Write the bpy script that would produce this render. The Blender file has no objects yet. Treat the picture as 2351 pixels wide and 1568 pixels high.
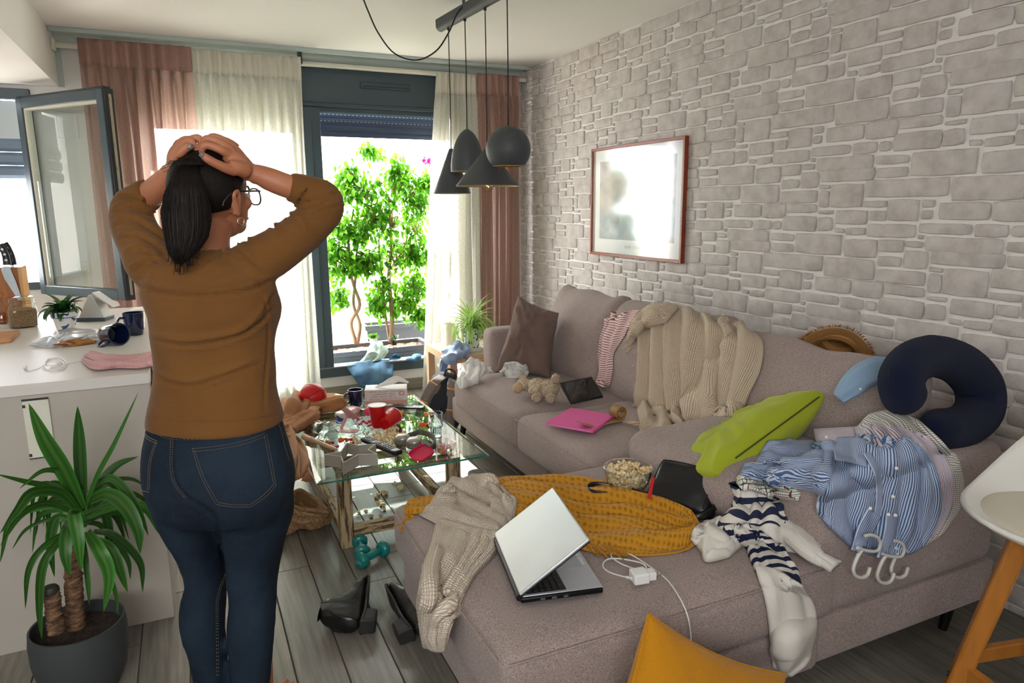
import bpy, bmesh, math, random
import numpy as np
from mathutils import Vector as V, Matrix
rnd = random.Random(7)
sc = bpy.context.scene
COL = sc.collection
PI = math.pi
R = math.radians

# ------------------------------------------------------------------ camera
FPX, PITCH, YAW, ROLL = 1602.0, 0.19, 0.4342, -0.00775
CAM = V((0, 0, 1.45))
_f0 = V((math.sin(YAW), math.cos(YAW), 0)); _r0 = V((math.cos(YAW), -math.sin(YAW), 0)); _u0 = V((0, 0, 1))
CF = _f0*math.cos(PITCH) - _u0*math.sin(PITCH)
_u1 = _u0*math.cos(PITCH) + _f0*math.sin(PITCH)
CR = _r0*math.cos(ROLL) + _u1*math.sin(ROLL)
CU = _u1*math.cos(ROLL) - _r0*math.sin(ROLL)
cam = bpy.data.cameras.new('camera'); cam.sensor_width = 36; cam.lens = FPX*36/2351; cam.clip_start = .05; cam.clip_end = 100
co = bpy.data.objects.new('camera', cam); COL.objects.link(co)
m = Matrix((CR, CU, -CF)).transposed().to_4x4(); m.translation = CAM; co.matrix_world = m
sc.camera = co

def P(px, py, ax, v):
    "the point on the plane axis=v that the photograph shows at this pixel"
    d = CR*((px-1175.5)/FPX) - CU*((py-784)/FPX) + CF
    i = 'xyz'.index(ax)
    return CAM + d*((v-CAM[i])/d[i])

# ------------------------------------------------------------------ world, sun, lights, exposure
w = bpy.data.worlds.new('world'); sc.world = w; w.use_nodes = True
bg = w.node_tree.nodes['Background']; bg.inputs[0].default_value = (.975, .985, 1, 1); bg.inputs[1].default_value = 8.5
sun = bpy.data.lights.new('sun', 'SUN'); sun.energy = 9; sun.angle = R(.8); sun.color = (1, .95, .86)
so = bpy.data.objects.new('sun', sun); COL.objects.link(so)
so.rotation_euler = V((-.18, -1, -.95)).to_track_quat('-Z', 'Y').to_euler()
def area(name, loc, to, sx, sy, e, col=(1, 1, 1), portal=False):
    l = bpy.data.lights.new(name, 'AREA'); l.shape = 'RECTANGLE'; l.size = sx; l.size_y = sy; l.energy = e; l.color = col
    o = bpy.data.objects.new(name, l); COL.objects.link(o); o.location = loc
    o.rotation_euler = (V(to)-V(loc)).to_track_quat('-Z', 'Y').to_euler()
    if portal: l.cycles.is_portal = True
    return o
area('daylight_portal_window', (.85, 5.62, 1.3), (.85, 0, 1.3), 2.3, 2.3, 1, portal=True)
area('daylight_portal_kitchen', (-1.35, 5.62, 1.5), (-1.35, 0, 1.5), 1.2, 1.3, 1, portal=True)
area('rear_fill_portal', (-1.05, -1.56, 1.9), (-1.05, 3, 1.9), 1.9, .6, 1, portal=True)  # guides sky light through the added rear wall opening, as fill
area('rear_fill_light', (-.2, .1, 2.5), (-.2, .1, 0), 1.4, .5, 5, (1, .95, .88))  # added warm fill light above the camera, not a fitting of the room
vs = sc.view_settings; vs.view_transform = 'Standard'; vs.look = 'None'; vs.gamma = 1; vs.use_curve_mapping = False
vs.exposure = 1.08

# ------------------------------------------------------------------ materials
def lin(c):
    if isinstance(c, str): c = [int(c[i:i+2], 16)/255 for i in (0, 2, 4)]
    return tuple(((x/12.92) if x <= .04045 else ((x+.055)/1.055)**2.4) for x in c[:3]) + (1,)
MATS = {}
class N:
    "tiny node helper"
    def __init__(s, name):
        s.m = bpy.data.materials.new(name); s.m.use_nodes = True; s.t = s.m.node_tree; s.b = s.t.nodes['Principled BSDF']
    def n(s, kind, **kw):
        n = s.t.nodes.new(kind)
        for k, v in kw.items():
            if k[0] == '_': setattr(n, k[1:], v)
            else: n.inputs[k.replace('9', ' ')].default_value = v
        return n
    def l(s, a, b): s.t.links.new(a, b)
    def ramp(s, src, stops, interp='LINEAR'):
        r = s.n('ShaderNodeValToRGB'); r.color_ramp.interpolation = interp
        e = r.color_ramp.elements
        while len(e) < len(stops): e.new(.5)
        for q, (p, c) in zip(e, stops): q.position = p; q.color = c if len(c) == 4 else tuple(c)+(1,)
        s.l(src, r.inputs[0]); return r.outputs[0]
    def coord(s, kind='Object', scale=(1, 1, 1), rot=(0, 0, 0)):
        c = s.n('ShaderNodeTexCoord'); mp = s.n('ShaderNodeMapping'); s.l(c.outputs[kind], mp.inputs[0])
        mp.inputs['Scale'].default_value = scale; mp.inputs['Rotation'].default_value = rot
        return mp.outputs[0]
    def noise(s, co, scale, detail=3, rough=.5):
        n = s.n('ShaderNodeTexNoise'); n.inputs['Scale'].default_value = scale; n.inputs['Detail'].default_value = detail
        n.inputs['Roughness'].default_value = rough; s.l(co, n.inputs['Vector']); return n.outputs[0]
    def bump(s, h, strength, dist=.002):
        b = s.n('ShaderNodeBump'); b.inputs['Strength'].default_value = strength; b.inputs['Distance'].default_value = dist
        s.l(h, b.inputs['Height']); s.l(b.outputs[0], s.b.inputs['Normal']); return b
    def math(s, op, a, b=None):
        n = s.n('ShaderNodeMath', _operation=op)
        for i, x in enumerate((a, b)):
            if x is None: continue
            if isinstance(x, (int, float)): n.inputs[i].default_value = x
            else: s.l(x, n.inputs[i])
        return n.outputs[0]
    def mix(s, f, a, b):
        n = s.n('ShaderNodeMix', _data_type='RGBA')
        for i, x in ((0, f), (6, a), (7, b)):
            if isinstance(x, (int, float, tuple)): n.inputs[i].default_value = x
            else: s.l(x, n.inputs[i])
        return n.outputs[2]
    def trans(s, amount, col=None):
        "add translucency: mixes a Translucent BSDF over the principled one"
        tr = s.n('ShaderNodeBsdfTranslucent'); mx = s.n('ShaderNodeMixShader'); mx.inputs[0].default_value = amount
        if col is not None:
            if isinstance(col, tuple): tr.inputs[0].default_value = col
            else: s.l(col, tr.inputs[0])
        s.l(s.b.outputs[0], mx.inputs[1]); s.l(tr.outputs[0], mx.inputs[2]); s.l(mx.outputs[0], s.t.nodes['Material Output'].inputs[0]); return mx
def mat(name, c, rough=.6, metal=0, var=0, vs=8, bump=0, bs=200, spec=None, coord='Object', trans=0, stretch=(1, 1, 1), coat=0, dist=.002, sheen=0):
    k = N(name); k.b.inputs['Base Color'].default_value = lin(c); k.b.inputs['Roughness'].default_value = rough; k.b.inputs['Metallic'].default_value = metal
    if spec is not None: k.b.inputs['Specular IOR Level'].default_value = spec
    if coat: k.b.inputs['Coat Weight'].default_value = coat
    if sheen: k.b.inputs['Sheen Weight'].default_value = sheen
    colout = lin(c)
    if var:
        l = lin(c); cd = k.coord(coord, stretch)
        colout = k.ramp(k.noise(cd, vs, 4), [(.3, tuple(x*(1-var) for x in l[:3])), (.7, tuple(min(1, x*(1+var)) for x in l[:3]))])
        k.l(colout, k.b.inputs['Base Color'])
    if bump: k.bump(k.noise(k.coord(coord, stretch), bs, 2), bump, dist)
    if trans: k.trans(trans, colout)
    MATS[name] = k.m; return k.m
def glass(name, tint=(1, 1, 1), refl=1.0, rough=0):
    "thin clear glass: transparent, with a Fresnel reflection"
    k = N(name); t = k.n('ShaderNodeBsdfTransparent'); g = k.n('ShaderNodeBsdfGlossy'); g.inputs['Roughness'].default_value = rough
    t.inputs[0].default_value = tuple(tint)+(1,)
    f = k.n('ShaderNodeFresnel'); f.inputs[0].default_value = 1.5; mx = k.n('ShaderNodeMixShader')
    ge = k.n('ShaderNodeNewGeometry'); k.l(k.math('MULTIPLY', k.math('MULTIPLY', f.outputs[0], refl), k.math('SUBTRACT', 1.0, ge.outputs['Backfacing'])), mx.inputs[0]); k.l(t.outputs[0], mx.inputs[1]); k.l(g.outputs[0], mx.inputs[2])
    k.l(mx.outputs[0], k.t.nodes['Material Output'].inputs[0]); return k.m

# ------------------------------------------------------------------ mesh helpers
class MB:
    def __init__(s): s.v = []; s.f = []; s.uv = []; s.mi = []; s.cur = 0
    def add(s, vs, fs, uvs=None, M=None):
        o = len(s.v); s.v += [tuple(M @ V(p)) if M else tuple(p) for p in vs]
        s.uv += list(uvs) if uvs is not None else [(0, 0)]*len(vs)
        s.f += [tuple(i+o for i in f) for f in fs]; s.mi += [s.cur]*len(fs); return s
    def box(s, a, b, M=None):
        x0, y0, z0 = a; x1, y1, z1 = b
        vs = [(x, y, z) for z in (z0, z1) for y in (y0, y1) for x in (x0, x1)]
        return s.add(vs, [(0, 2, 3, 1), (4, 5, 7, 6), (0, 1, 5, 4), (2, 6, 7, 3), (0, 4, 6, 2), (1, 3, 7, 5)], None, M)
    def cbox(s, c, sz, M=None): return s.box([c[i]-sz[i]/2 for i in range(3)], [c[i]+sz[i]/2 for i in range(3)], M)
    def bar(s, p0, p1, w, h, up=(0, 0, 1)):
        p0, p1 = V(p0), V(p1); d = (p1-p0); L = d.length; d.normalize(); x = d.cross(V(up)); x.normalize(); u = x.cross(d)
        m = Matrix((x, d, u)).transposed().to_4x4(); m.translation = p0
        return s.box((-w/2, 0, -h/2), (w/2, L, h/2), m)
    def lathe(s, prof, n=32, M=None, close=False):
        k = len(prof); vs = []; uv = []
        for i in range(n):
            a = 2*PI*i/n; vs += [(r*math.cos(a), r*math.sin(a), z) for r, z in prof]; uv += [(i/n, z) for r, z in prof]
        fs = []
        for i in range(n):
            j = (i+1) % n
            for q in range(k-1 if not close else k): q2 = (q+1) % k; fs.append((i*k+q, j*k+q, j*k+q2, i*k+q2))
        if not close:
            if prof[0][0] > 1e-5: fs.append(tuple(i*k for i in range(n))[::-1])
            if prof[-1][0] > 1e-5: fs.append(tuple(i*k+k-1 for i in range(n)))
        return s.add(vs, fs, uv, M)
    def tube(s, pts, r, n=8, closed=False, caps=True, flat=None):
        pts = [V(p) for p in pts]; k = len(pts); rr = r if isinstance(r, (list, tuple)) else [r]*k
        vs = []; prev = None; uv = []; L = 0
        for i, p in enumerate(pts):
            if closed: t = pts[(i+1) % k]-pts[i-1]
            else: t = pts[min(i+1, k-1)]-pts[max(i-1, 0)]
            if t.length < 1e-9: t = V((0, 0, 1))
            t.normalize()
            if prev is None:
                a = V((0, 0, 1)) if abs(t.z) < .9 else V((1, 0, 0)); prev = t.cross(a).normalized()
            prev = (prev-t*prev.dot(t)).normalized(); b = t.cross(prev)
            if i: L += (p-pts[i-1]).length
            for j in range(n):
                a = 2*PI*j/n; vs.append(p+(prev*math.cos(a)+b*math.sin(a))*rr[i]); uv.append((j/n, L))
        fs = []
        for i in range(k if closed else k-1):
            i2 = (i+1) % k
            for j in range(n): j2 = (j+1) % n; fs.append((i*n+j, i*n+j2, i2*n+j2, i2*n+j))
        if not closed and caps: fs += [tuple(range(n))[::-1], tuple((k-1)*n+j for j in range(n))]
        return s.add(vs, fs, uv)
    def grid(s, A, uv=None, wrap=False):
        "A: array (a,b,3)"
        a, b = A.shape[:2]; vs = A.reshape(-1, 3)
        fs = [(i*b+j, i*b+(j+1) % b, (i+1)*b+(j+1) % b, (i+1)*b+j) for i in range(a-1) for j in range(b if wrap else b-1)]
        return s.add([tuple(map(float, p)) for p in vs], fs, None if uv is None else [tuple(q) for q in uv.reshape(-1, 2)])
    def prism(s, poly, z0, z1, M=None):
        n = len(poly); vs = [(x, y, z0) for x, y in poly]+[(x, y, z1) for x, y in poly]
        return s.add(vs, [tuple(range(n))[::-1], tuple(range(n, 2*n))]+[(i, (i+1) % n, n+(i+1) % n, n+i) for i in range(n)], None, M)
    def mesh(s, name):
        me = bpy.data.meshes.new(name); me.from_pydata(s.v, [], s.f)
        if any(u != (0, 0) for u in s.uv[:400]):
            ul = me.uv_layers.new(name='UVMap'); li = np.empty(len(me.loops), int); me.loops.foreach_get('vertex_index', li)
            ul.data.foreach_set('uv', np.array(s.uv, float)[li].ravel())
        if s.cur: me.polygons.foreach_set('material_index', s.mi)
        me.update(); return me
    def build(s, name, mats, parent=None, smooth=40, bevel=0, sub=0, solid=0, weld=False, segs=2):
        return obj(name, s.mesh(name), mats, parent, smooth, bevel, sub, solid, weld, segs)
def obj(name, me, mats, parent=None, smooth=40, bevel=0, sub=0, solid=0, weld=False, segs=2):
    if weld:
        b = bmesh.new(); b.from_mesh(me); bmesh.ops.remove_doubles(b, verts=b.verts, dist=1e-5); bmesh.ops.recalc_face_normals(b, faces=b.faces); b.to_mesh(me); b.free()
    for q in (mats if isinstance(mats, (list, tuple)) else [mats]): me.materials.append(q)
    if smooth:
        me.polygons.foreach_set('use_smooth', [True]*len(me.polygons))
        if smooth < 180 and not sub: me.set_sharp_from_angle(angle=R(smooth))
    o = bpy.data.objects.new(name, me); COL.objects.link(o)
    if bevel: q = o.modifiers.new('bevel', 'BEVEL'); q.width = bevel; q.segments = segs; q.limit_method = 'ANGLE'; q.angle_limit = R(40)
    if solid: q = o.modifiers.new('solid', 'SOLIDIFY'); q.thickness = solid; q.offset = 0
    if sub: q = o.modifiers.new('sub', 'SUBSURF'); q.levels = sub; q.render_levels = sub
    if parent is not None: par(o, parent)
    return o
def par(o, p):
    o.parent = p
    if p.get('_base') is not None: o.matrix_parent_inverse = Matrix.Translation(-V(p['_base']))
    return o
def thing(name, label, cat, base=(0, 0, 0), group=None):
    o = bpy.data.objects.new(name, None); COL.objects.link(o); o.location = base; o['_base'] = tuple(base); o.empty_display_size = .05
    return tag(o, label, cat, group)
def tag(o, label, cat, group=None, kind=None):
    if label: o['label'] = label
    if cat: o['category'] = cat
    if group: o['group'] = group
    if kind: o['kind'] = kind
    return o
def struct(o): o['kind'] = 'structure'; return o
def stuff(o): o['kind'] = 'stuff'; return o
def place(root, loc, rz=0, M=None):
    root.matrix_world = M if M is not None else (Matrix.Translation(V(loc)) @ Matrix.Rotation(rz, 4, 'Z')); return root
def dup(root, label=None, loc=None, rz=0, M=None):
    c = root.copy(); COL.objects.link(c)
    if label: c['label'] = label
    if loc is not None or M is not None: place(c, loc, rz, M)
    for ch in list(root.children):
        d = ch.copy(); COL.objects.link(d); d.parent = c
        for g in ch.children: e = g.copy(); COL.objects.link(e); e.parent = d
    return c
def frame(o, x, y, z=None):
    "matrix with origin o, x axis x, y axis near y"
    x = V(x).normalized(); z = x.cross(V(y)).normalized(); y = z.cross(x)
    m = Matrix((x, y, z)).transposed().to_4x4(); m.translation = V(o); return m
def Q(t, ax='z', val=.5):
    "(px,py) / (px,py,val) / (px,py,axis,val) -> point in the room"
    if isinstance(t, V): return t
    if len(t) == 2: return P(t[0], t[1], ax, val)
    if len(t) == 3: return P(t[0], t[1], ax, t[2])
    return P(t[0], t[1], t[2], t[3])
def QG(rows, ax='z', val=.5): return [[Q(t, ax, val) for t in r] for r in rows]
def folds(n=6, amp=.012, seed=1, k=1.6, edge=.07, lift=.008, cross=.3, fine=.25, tw=0, droop=0):
    "wrinkles that run along u, n of them across v"
    def f(u, v, A):
        e = np.clip(np.minimum(v, 1-v)/edge, 0, 1)*np.clip(np.minimum(u, 1-u)/edge, 0, 1)
        q = np.stack([v*n+tw*u, u*k, 0*u+seed*3.7], -1); w_ = q+.7*np.stack([vn(q*.7, seed+9), 0*u, 0*u], -1).reshape(q.shape)
        g = (ridge(w_, seed)*.6+np.sin((v*n+tw*u+vn(q*.5, seed+4)*1.2)*2*PI)*.4)
        c_ = ridge(np.stack([v*2.2, u*n*1.2, 0*u+seed], -1), seed+2)*cross; fn = vn(np.stack([v*n*3, u*n*3, 0*u], -1), seed+6)*fine
        g = np.sign(g)*np.abs(g)**.8; return lift*e**.5+1.3*amp*e**.6*(g+c_+fn)-droop*(1-e)
    return f
# vectorised value noise
def vn(p, seed=0):
    p = np.atleast_2d(np.asarray(p, float)); i = np.floor(p).astype(np.int64); f = p-i; f = f*f*(3-2*f); out = 0
    for dx in (0, 1):
        for dy in (0, 1):
            for dz in (0, 1):
                h = (i[..., 0]+dx)*374761393 + (i[..., 1]+dy)*668265263 + (i[..., 2]+dz)*2147483647 + seed*974711
                h = (h ^ (h >> 13))*1274126177; h = (h ^ (h >> 16)) & 0xffff
                wgt = (f[..., 0] if dx else 1-f[..., 0])*(f[..., 1] if dy else 1-f[..., 1])*(f[..., 2] if dz else 1-f[..., 2])
                out = out + wgt*h/65535.0
    return out*2-1
def fbm(p, seed=0, o=3):
    return sum(vn(np.asarray(p)*2**k, seed+k)/2**k for k in range(o))
def ridge(p, seed=0):
    return 1-np.abs(vn(p, seed))*2
def crmat(n, m):
    "Catmull-Rom weights from n control points to m samples"
    B = np.zeros((m, n))
    for k in range(m):
        t = k/(m-1)*(n-1); i = min(int(t), n-2); f = t-i
        wts = (-.5*f+f*f-.5*f**3, 1-2.5*f*f+1.5*f**3, .5*f+2*f*f-1.5*f**3, -.5*f*f+.5*f**3)
        for q, wt in zip((i-1, i, i+1, i+2), wts):
            if q < 0: B[k, 0] += 2*wt; B[k, 1] -= wt
            elif q >= n: B[k, n-1] += 2*wt; B[k, n-2] -= wt
            else: B[k, q] += wt
    return B
def cpath(pts, m): return [V(q) for q in crmat(len(pts), m) @ np.array([tuple(p) for p in pts])]
def normals(A):
    du = np.gradient(A, axis=0); dv = np.gradient(A, axis=1); n = np.cross(du, dv); return n/(np.linalg.norm(n, axis=-1, keepdims=True)+1e-9)
UNDER = []
def bvh_of(o):
    from mathutils.bvhtree import BVHTree
    dg = bpy.context.evaluated_depsgraph_get(); me = o.data
    return BVHTree.FromPolygons([v.co for v in me.vertices], [tuple(p.vertices) for p in me.polygons])
def settle(A, snap, gap):
    "let the sheet rest on what lies under it, along the line of sight it was measured on"
    a, b, _ = A.shape; D = np.zeros((a, b)); ok = np.zeros((a, b), bool); L = np.zeros((a, b))
    for i in range(a):
        for j in range(b):
            p = V(A[i, j]); d = p-CAM; l = d.length; d /= l; best = 1e9
            for t in UNDER:
                h = t.ray_cast(CAM, d, l+snap)
                if h[0] is not None and h[3] < best: best = h[3]
            L[i, j] = l
            if abs(best-l) < snap: D[i, j] = best-gap-l; ok[i, j] = True
            elif best < l: D[i, j] = -.0
    for _ in range(12):      # relax the correction so the sheet stays smooth
        E = np.pad(D, 1, mode='edge'); avg = (E[:-2, 1:-1]+E[2:, 1:-1]+E[1:-1, :-2]+E[1:-1, 2:])/4; D2 = np.where(ok, np.minimum(D, D*.4+avg*.6), avg); D = D2
    dr = (A-np.array(CAM))/L[..., None]; return A+dr*D[..., None]
def cloth(name, ctrl, mats, parent=None, nu=60, nv=60, fold=None, thick=.004, size=None, flip=1, smooth=180, lift=0, snap=.10, gap=.004, layer=True):
    "a sheet through a grid of control points, with folds pushed along its normal"
    C = np.array([[tuple(p) for p in row] for row in ctrl], float)
    Bu, Bv = crmat(C.shape[0], nu), crmat(C.shape[1], nv)
    A = np.einsum('ai,ijk,bj->abk', Bu, C, Bv)
    if snap and UNDER: A = settle(A, snap, gap+thick)
    u, v = np.meshgrid(np.linspace(0, 1, nu), np.linspace(0, 1, nv), indexing='ij')
    if size is None:
        size = (np.linalg.norm(np.diff(A, axis=0), axis=-1).sum(0).mean(), np.linalg.norm(np.diff(A, axis=1), axis=-1).sum(1).mean())
    uv = np.stack([u*size[0], v*size[1]], -1)
    Nn = normals(A); Nn *= np.where(((np.array(CAM)-A)*Nn).sum(-1, keepdims=True).mean() > 0, 1, -1)*flip
    if fold is not None: A = A + Nn*(fold(u, v, A)+lift)[..., None]
    o = MB().grid(A, uv).build(name, mats, parent, smooth=smooth, solid=thick)
    if layer and snap: UNDER.append(bvh_of(o))
    return o
def sleeve(name, ctrl, mats, parent=None, flatn=(0, 0, 1), n=28, m=50, wr=.006, wf=(5, 3), seed=1, thick=0, size=None, mb=None, pw=.8, diag=0):
    "a flattened cloth tube. ctrl: (point, half width, half thickness)"
    B = crmat(len(ctrl), m); C = B @ np.array([tuple(c[0]) for c in ctrl]); W = B @ np.array([[c[1], c[2]] for c in ctrl])
    T = np.gradient(C, axis=0); T /= np.linalg.norm(T, axis=1, keepdims=True)
    if isinstance(flatn, list): FN = B @ np.array([tuple(f) for f in flatn])
    else: FN = np.tile(np.array(flatn, float), (m, 1))
    S = np.cross(T, FN); S /= np.linalg.norm(S, axis=1, keepdims=True)+1e-9; U = np.cross(S, T)
    a = np.linspace(0, 2*PI, n, endpoint=False); L = np.concatenate([[0], np.cumsum(np.linalg.norm(np.diff(C, axis=0), axis=1))])
    ca, sa = np.cos(a), np.sin(a); ca = np.sign(ca)*np.abs(ca)**pw; sa = np.sign(sa)*np.abs(sa)**pw
    A = C[:, None]+S[:, None]*(W[:, 0:1]*ca)[..., None]+U[:, None]*(W[:, 1:2]*sa)[..., None]
    Nn = S[:, None]*np.cos(a)[None, :, None]*.35+U[:, None]*np.sin(a)[None, :, None]
    q = np.stack([np.cos(a)[None]*wf[0]*.5+L[:, None]*diag, L[:, None]*wf[1]*4+0*a[None], np.sin(a)[None]*1.5+0*L[:, None]], -1)
    A = A+Nn*(wr*(ridge(q, seed)*.9+.5*vn(q*2.3, seed+5)))[..., None]
    uv = np.stack([np.tile((a/(2*PI))[None], (m, 1))*4*W[:, 0].mean(), np.tile(L[:, None], (1, n))], -1)
    k = mb or MB(); k.grid(A, uv, wrap=True)
    o = len(k.v)
    k.f.append(tuple(o-m*n+j for j in range(n))[::-1]); k.mi.append(k.cur)
    k.f.append(tuple(o-n+j for j in range(n))); k.mi.append(k.cur)
    if mb: return mb
    return k.build(name, mats, parent, smooth=180)
def rbox(c, sz, r, n=14, bulge=(0, 0, 0), nz=0, nf=6, seed=0, M=None, mb=None):
    "a soft box: rounded edges, bulging faces, fine unevenness"
    h = np.array(sz)/2; t = np.linspace(-1, 1, n); t = np.sign(t)*(1-(1-np.abs(t))**1.5) if n > 5 else t
    k = mb or MB()
    for ax in range(3):
        for sg in (-1, 1):
            a, b = np.meshgrid(t, t, indexing='ij'); p = np.zeros((n, n, 3)); p[..., ax] = sg
            i, j = [q for q in range(3) if q != ax]
            if (sg > 0) == (ax != 1): p[..., i], p[..., j] = a, b
            else: p[..., i], p[..., j] = b, a
            q = p*h; inner = np.clip(q, -(h-r), h-r); d = q-inner; L = np.linalg.norm(d, axis=-1, keepdims=True); q2 = inner+d/np.maximum(L, 1e-9)*r
            s = q2/h
            for e in range(3):
                o1, o2 = [x for x in range(3) if x != e]
                q2[..., e] += bulge[e]*s[..., e]*np.clip(1-s[..., o1]**2, 0, 1)*np.clip(1-s[..., o2]**2, 0, 1)
            if nz:
                nn = q2/h**1.0; nn = nn/np.linalg.norm(nn, axis=-1, keepdims=True); q2 = q2+nn*(nz*fbm(q2*nf+seed*7.3, seed, 3))[..., None]
            k.grid(q2+np.array(c) if M is None else np.einsum('ij,abj->abi', np.array(M.to_3x3()), q2+np.array(c))+np.array(M.translation))
    return k
def pillow(name, w, h, t, mat_, parent, M, wr=.008, seed=0, n=34, pinch=.07, piping=None, pw=.42):
    "a filled square cushion with drawn-out corners"
    k = MB(); u, v = np.meshgrid(np.linspace(-1, 1, n), np.linspace(-1, 1, n), indexing='ij')
    u = np.sin(u*PI/2*.92)/math.sin(PI/2*.92); v = np.sin(v*PI/2*.92)/math.sin(PI/2*.92)
    Mx = np.array(M.to_3x3()); Tn = np.array(M.translation)
    for sg in (1, -1):
        x = u*w/2*(1-pinch*(1-v*v)); y = v*h/2*(1-pinch*(1-u*u))
        prof = (np.clip(1-u**2, 0, 1)*np.clip(1-v**2, 0, 1))**pw
        ang = np.arctan2(v, u); rr = np.sqrt(u*u+v*v)
        q = np.stack([np.cos(ang)*2.2+rr*.6, np.sin(ang)*2.2, rr*1.4+sg], -1)
        z = sg*(t/2*prof+wr*prof*(ridge(q*1.7, seed)+.6*vn(np.stack([x*14, y*14, 0*x+sg], -1), seed+3)))
        A = np.stack([x, y, z], -1); A = A @ Mx.T+Tn
        k.grid(A if sg > 0 else A[::-1])
    o = k.build(name, mat_, parent, smooth=180, weld=True)
    if piping:
        b = []
        for a_, b_ in ((-1, -1), (1, -1), (1, 1), (-1, 1)):
            for s in np.linspace(0, 1, 14, endpoint=False):
                uu, vv = {(-1, -1): (-1+2*s, -1), (1, -1): (1, -1+2*s), (1, 1): (1-2*s, 1), (-1, 1): (-1, 1-2*s)}[(a_, b_)]
                b.append(M @ V((uu*w/2*(1-pinch*(1-vv*vv)), vv*h/2*(1-pinch*(1-uu*uu)), 0)))
        MB().tube(b, .004, 6, closed=True).build('piping', piping, o if parent is None else parent, smooth=180)
    return o
def pillowq(name, c4, t, mat_, parent, seed=0, wr=.008, n=36, pinch=.08, pw=.42):
    "cushion through four corner points: TL, TR, BR, BL"
    TL, TR, BR, BL = [np.array(tuple(c)) for c in c4]; k = MB(); u, v = np.meshgrid(np.linspace(-1, 1, n), np.linspace(-1, 1, n), indexing='ij')
    u = np.sin(u*PI/2*.92)/math.sin(PI/2*.92); v = np.sin(v*PI/2*.92)/math.sin(PI/2*.92)
    x = u*(1-pinch*(1-v*v)); y = v*(1-pinch*(1-u*u)); s, q = (x+1)/2, (y+1)/2
    base = (TL*(1-s)[..., None]+TR*s[..., None])*q[..., None]+(BL*(1-s)[..., None]+BR*s[..., None])*(1-q)[..., None]
    nn = np.cross(TR-TL+BR-BL, TL-BL+TR-BR); nn /= np.linalg.norm(nn); prof = (np.clip(1-u**2, 0, 1)*np.clip(1-v**2, 0, 1))**pw
    for sg in (1, -1):
        ang = np.arctan2(v, u); rr = np.sqrt(u*u+v*v); qq = np.stack([np.cos(ang)*2.6+rr*.6, np.sin(ang)*2.6, rr*1.6+sg], -1)
        z = sg*(t/2*prof+wr*prof**.7*(ridge(qq*1.6, seed)*1.3+.8*vn(np.stack([x*3.2, y*3.2, 0*x+sg], -1), seed+3)+.5*ridge(np.stack([x*2+y, y*5, 0*x+sg], -1), seed+8)))
        A = base+nn*z[..., None]; k.grid(A if sg > 0 else A[::-1])
    return k.build(name, mat_, parent, smooth=180, weld=True)
def bake(o):
    "apply the modifiers of o"
    dg = bpy.context.evaluated_depsgraph_get(); me = bpy.data.meshes.new_from_object(o.evaluated_get(dg)); o.modifiers.clear(); o.data = me; return o
def text(name, s, size, M, mat_, parent=None, ext=.0004, align='CENTER'):
    c = bpy.data.curves.new(name, 'FONT'); c.body = s; c.size = size; c.extrude = ext; c.align_x = align; c.align_y = 'CENTER'; c.resolution_u = 2
    o = bpy.data.objects.new(name, c); COL.objects.link(o)
    me = bpy.data.meshes.new_from_object(o.evaluated_get(bpy.context.evaluated_depsgraph_get())); bpy.data.objects.remove(o)
    me.transform(M); me.materials.clear(); me.materials.append(mat_); o = bpy.data.objects.new(name, me); COL.objects.link(o)
    if parent is not None: par(o, parent)
    return o
# ================================================================== SETTING
XW, YW, ZC = 2.591, 5.383, 2.53
m_paint = mat('white_paint', 'e6e5e1', .7, bump=.15, bs=60)
m_ceil = mat('ceiling_paint', 'f6f4f0', .8)
m_frame = mat('anthracite_aluminium', '3f4f57', .38, spec=.5)
m_framed = mat('dark_aluminium', '25292b', .4)
m_trim = mat('cornice', 'b9c6c2', .6)
m_cream = mat('cream_plastic', 'dedccb', .5)
m_mortar = mat('mortar', 'e9e5e1', .85, bump=.6, bs=120, dist=.003)
k = N('floor_plank'); cd = k.coord('Object', (26, 1.6, 10)); inf = k.n('ShaderNodeObjectInfo')
vadd = k.n('ShaderNodeVectorMath', _operation='ADD'); k.l(cd, vadd.inputs[0]); k.l(inf.outputs['Random'], vadd.inputs[1])
nz = k.noise(vadd.outputs[0], 2.2, 6, .65)
c1 = k.ramp(nz, [(.25, lin('5e5a52')), (.5, lin('78736a')), (.75, lin('8f8a80'))])
hsv = k.n('ShaderNodeHueSaturation'); k.l(c1, hsv.inputs['Color']); k.l(k.math('ADD', k.math('MULTIPLY', inf.outputs['Random'], .35), .82), hsv.inputs['Value'])
k.l(hsv.outputs[0], k.b.inputs['Base Color']); k.b.inputs['Roughness'].default_value = .33; k.bump(nz, .18, .002); m_plank = k.m
m_grout = mat('grout', '4a4640', .8)
# floor: base slab with every plank a piece
fl = struct(MB().box((-2.6, -1.5, -.12), (XW, 5.6, -.004)).build('floor', m_grout, None, smooth=0))
pm = {}
def plank_mesh(L):
    k = MB(); a, b, z, e = .0735, L/2-.0015, .003, .0012
    k.add([(-a, -b, -z), (a, -b, -z), (a, b, -z), (-a, b, -z), (-a, -b, z-e), (a, -b, z-e), (a, b, z-e), (-a, b, z-e), (-a+e, -b+e, z), (a-e, -b+e, z), (a-e, b-e, z), (-a+e, b-e, z)],
          [(0, 1, 5, 4), (1, 2, 6, 5), (2, 3, 7, 6), (3, 0, 4, 7), (4, 5, 9, 8), (5, 6, 10, 9), (6, 7, 11, 10), (7, 4, 8, 11), (8, 9, 10, 11)])
    me = k.mesh('plank'); me.materials.append(m_plank); return me
offs = [0.0, .62, .24, .47, .37, .13, .76, .24, .52, .08, .38, .7]
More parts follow.
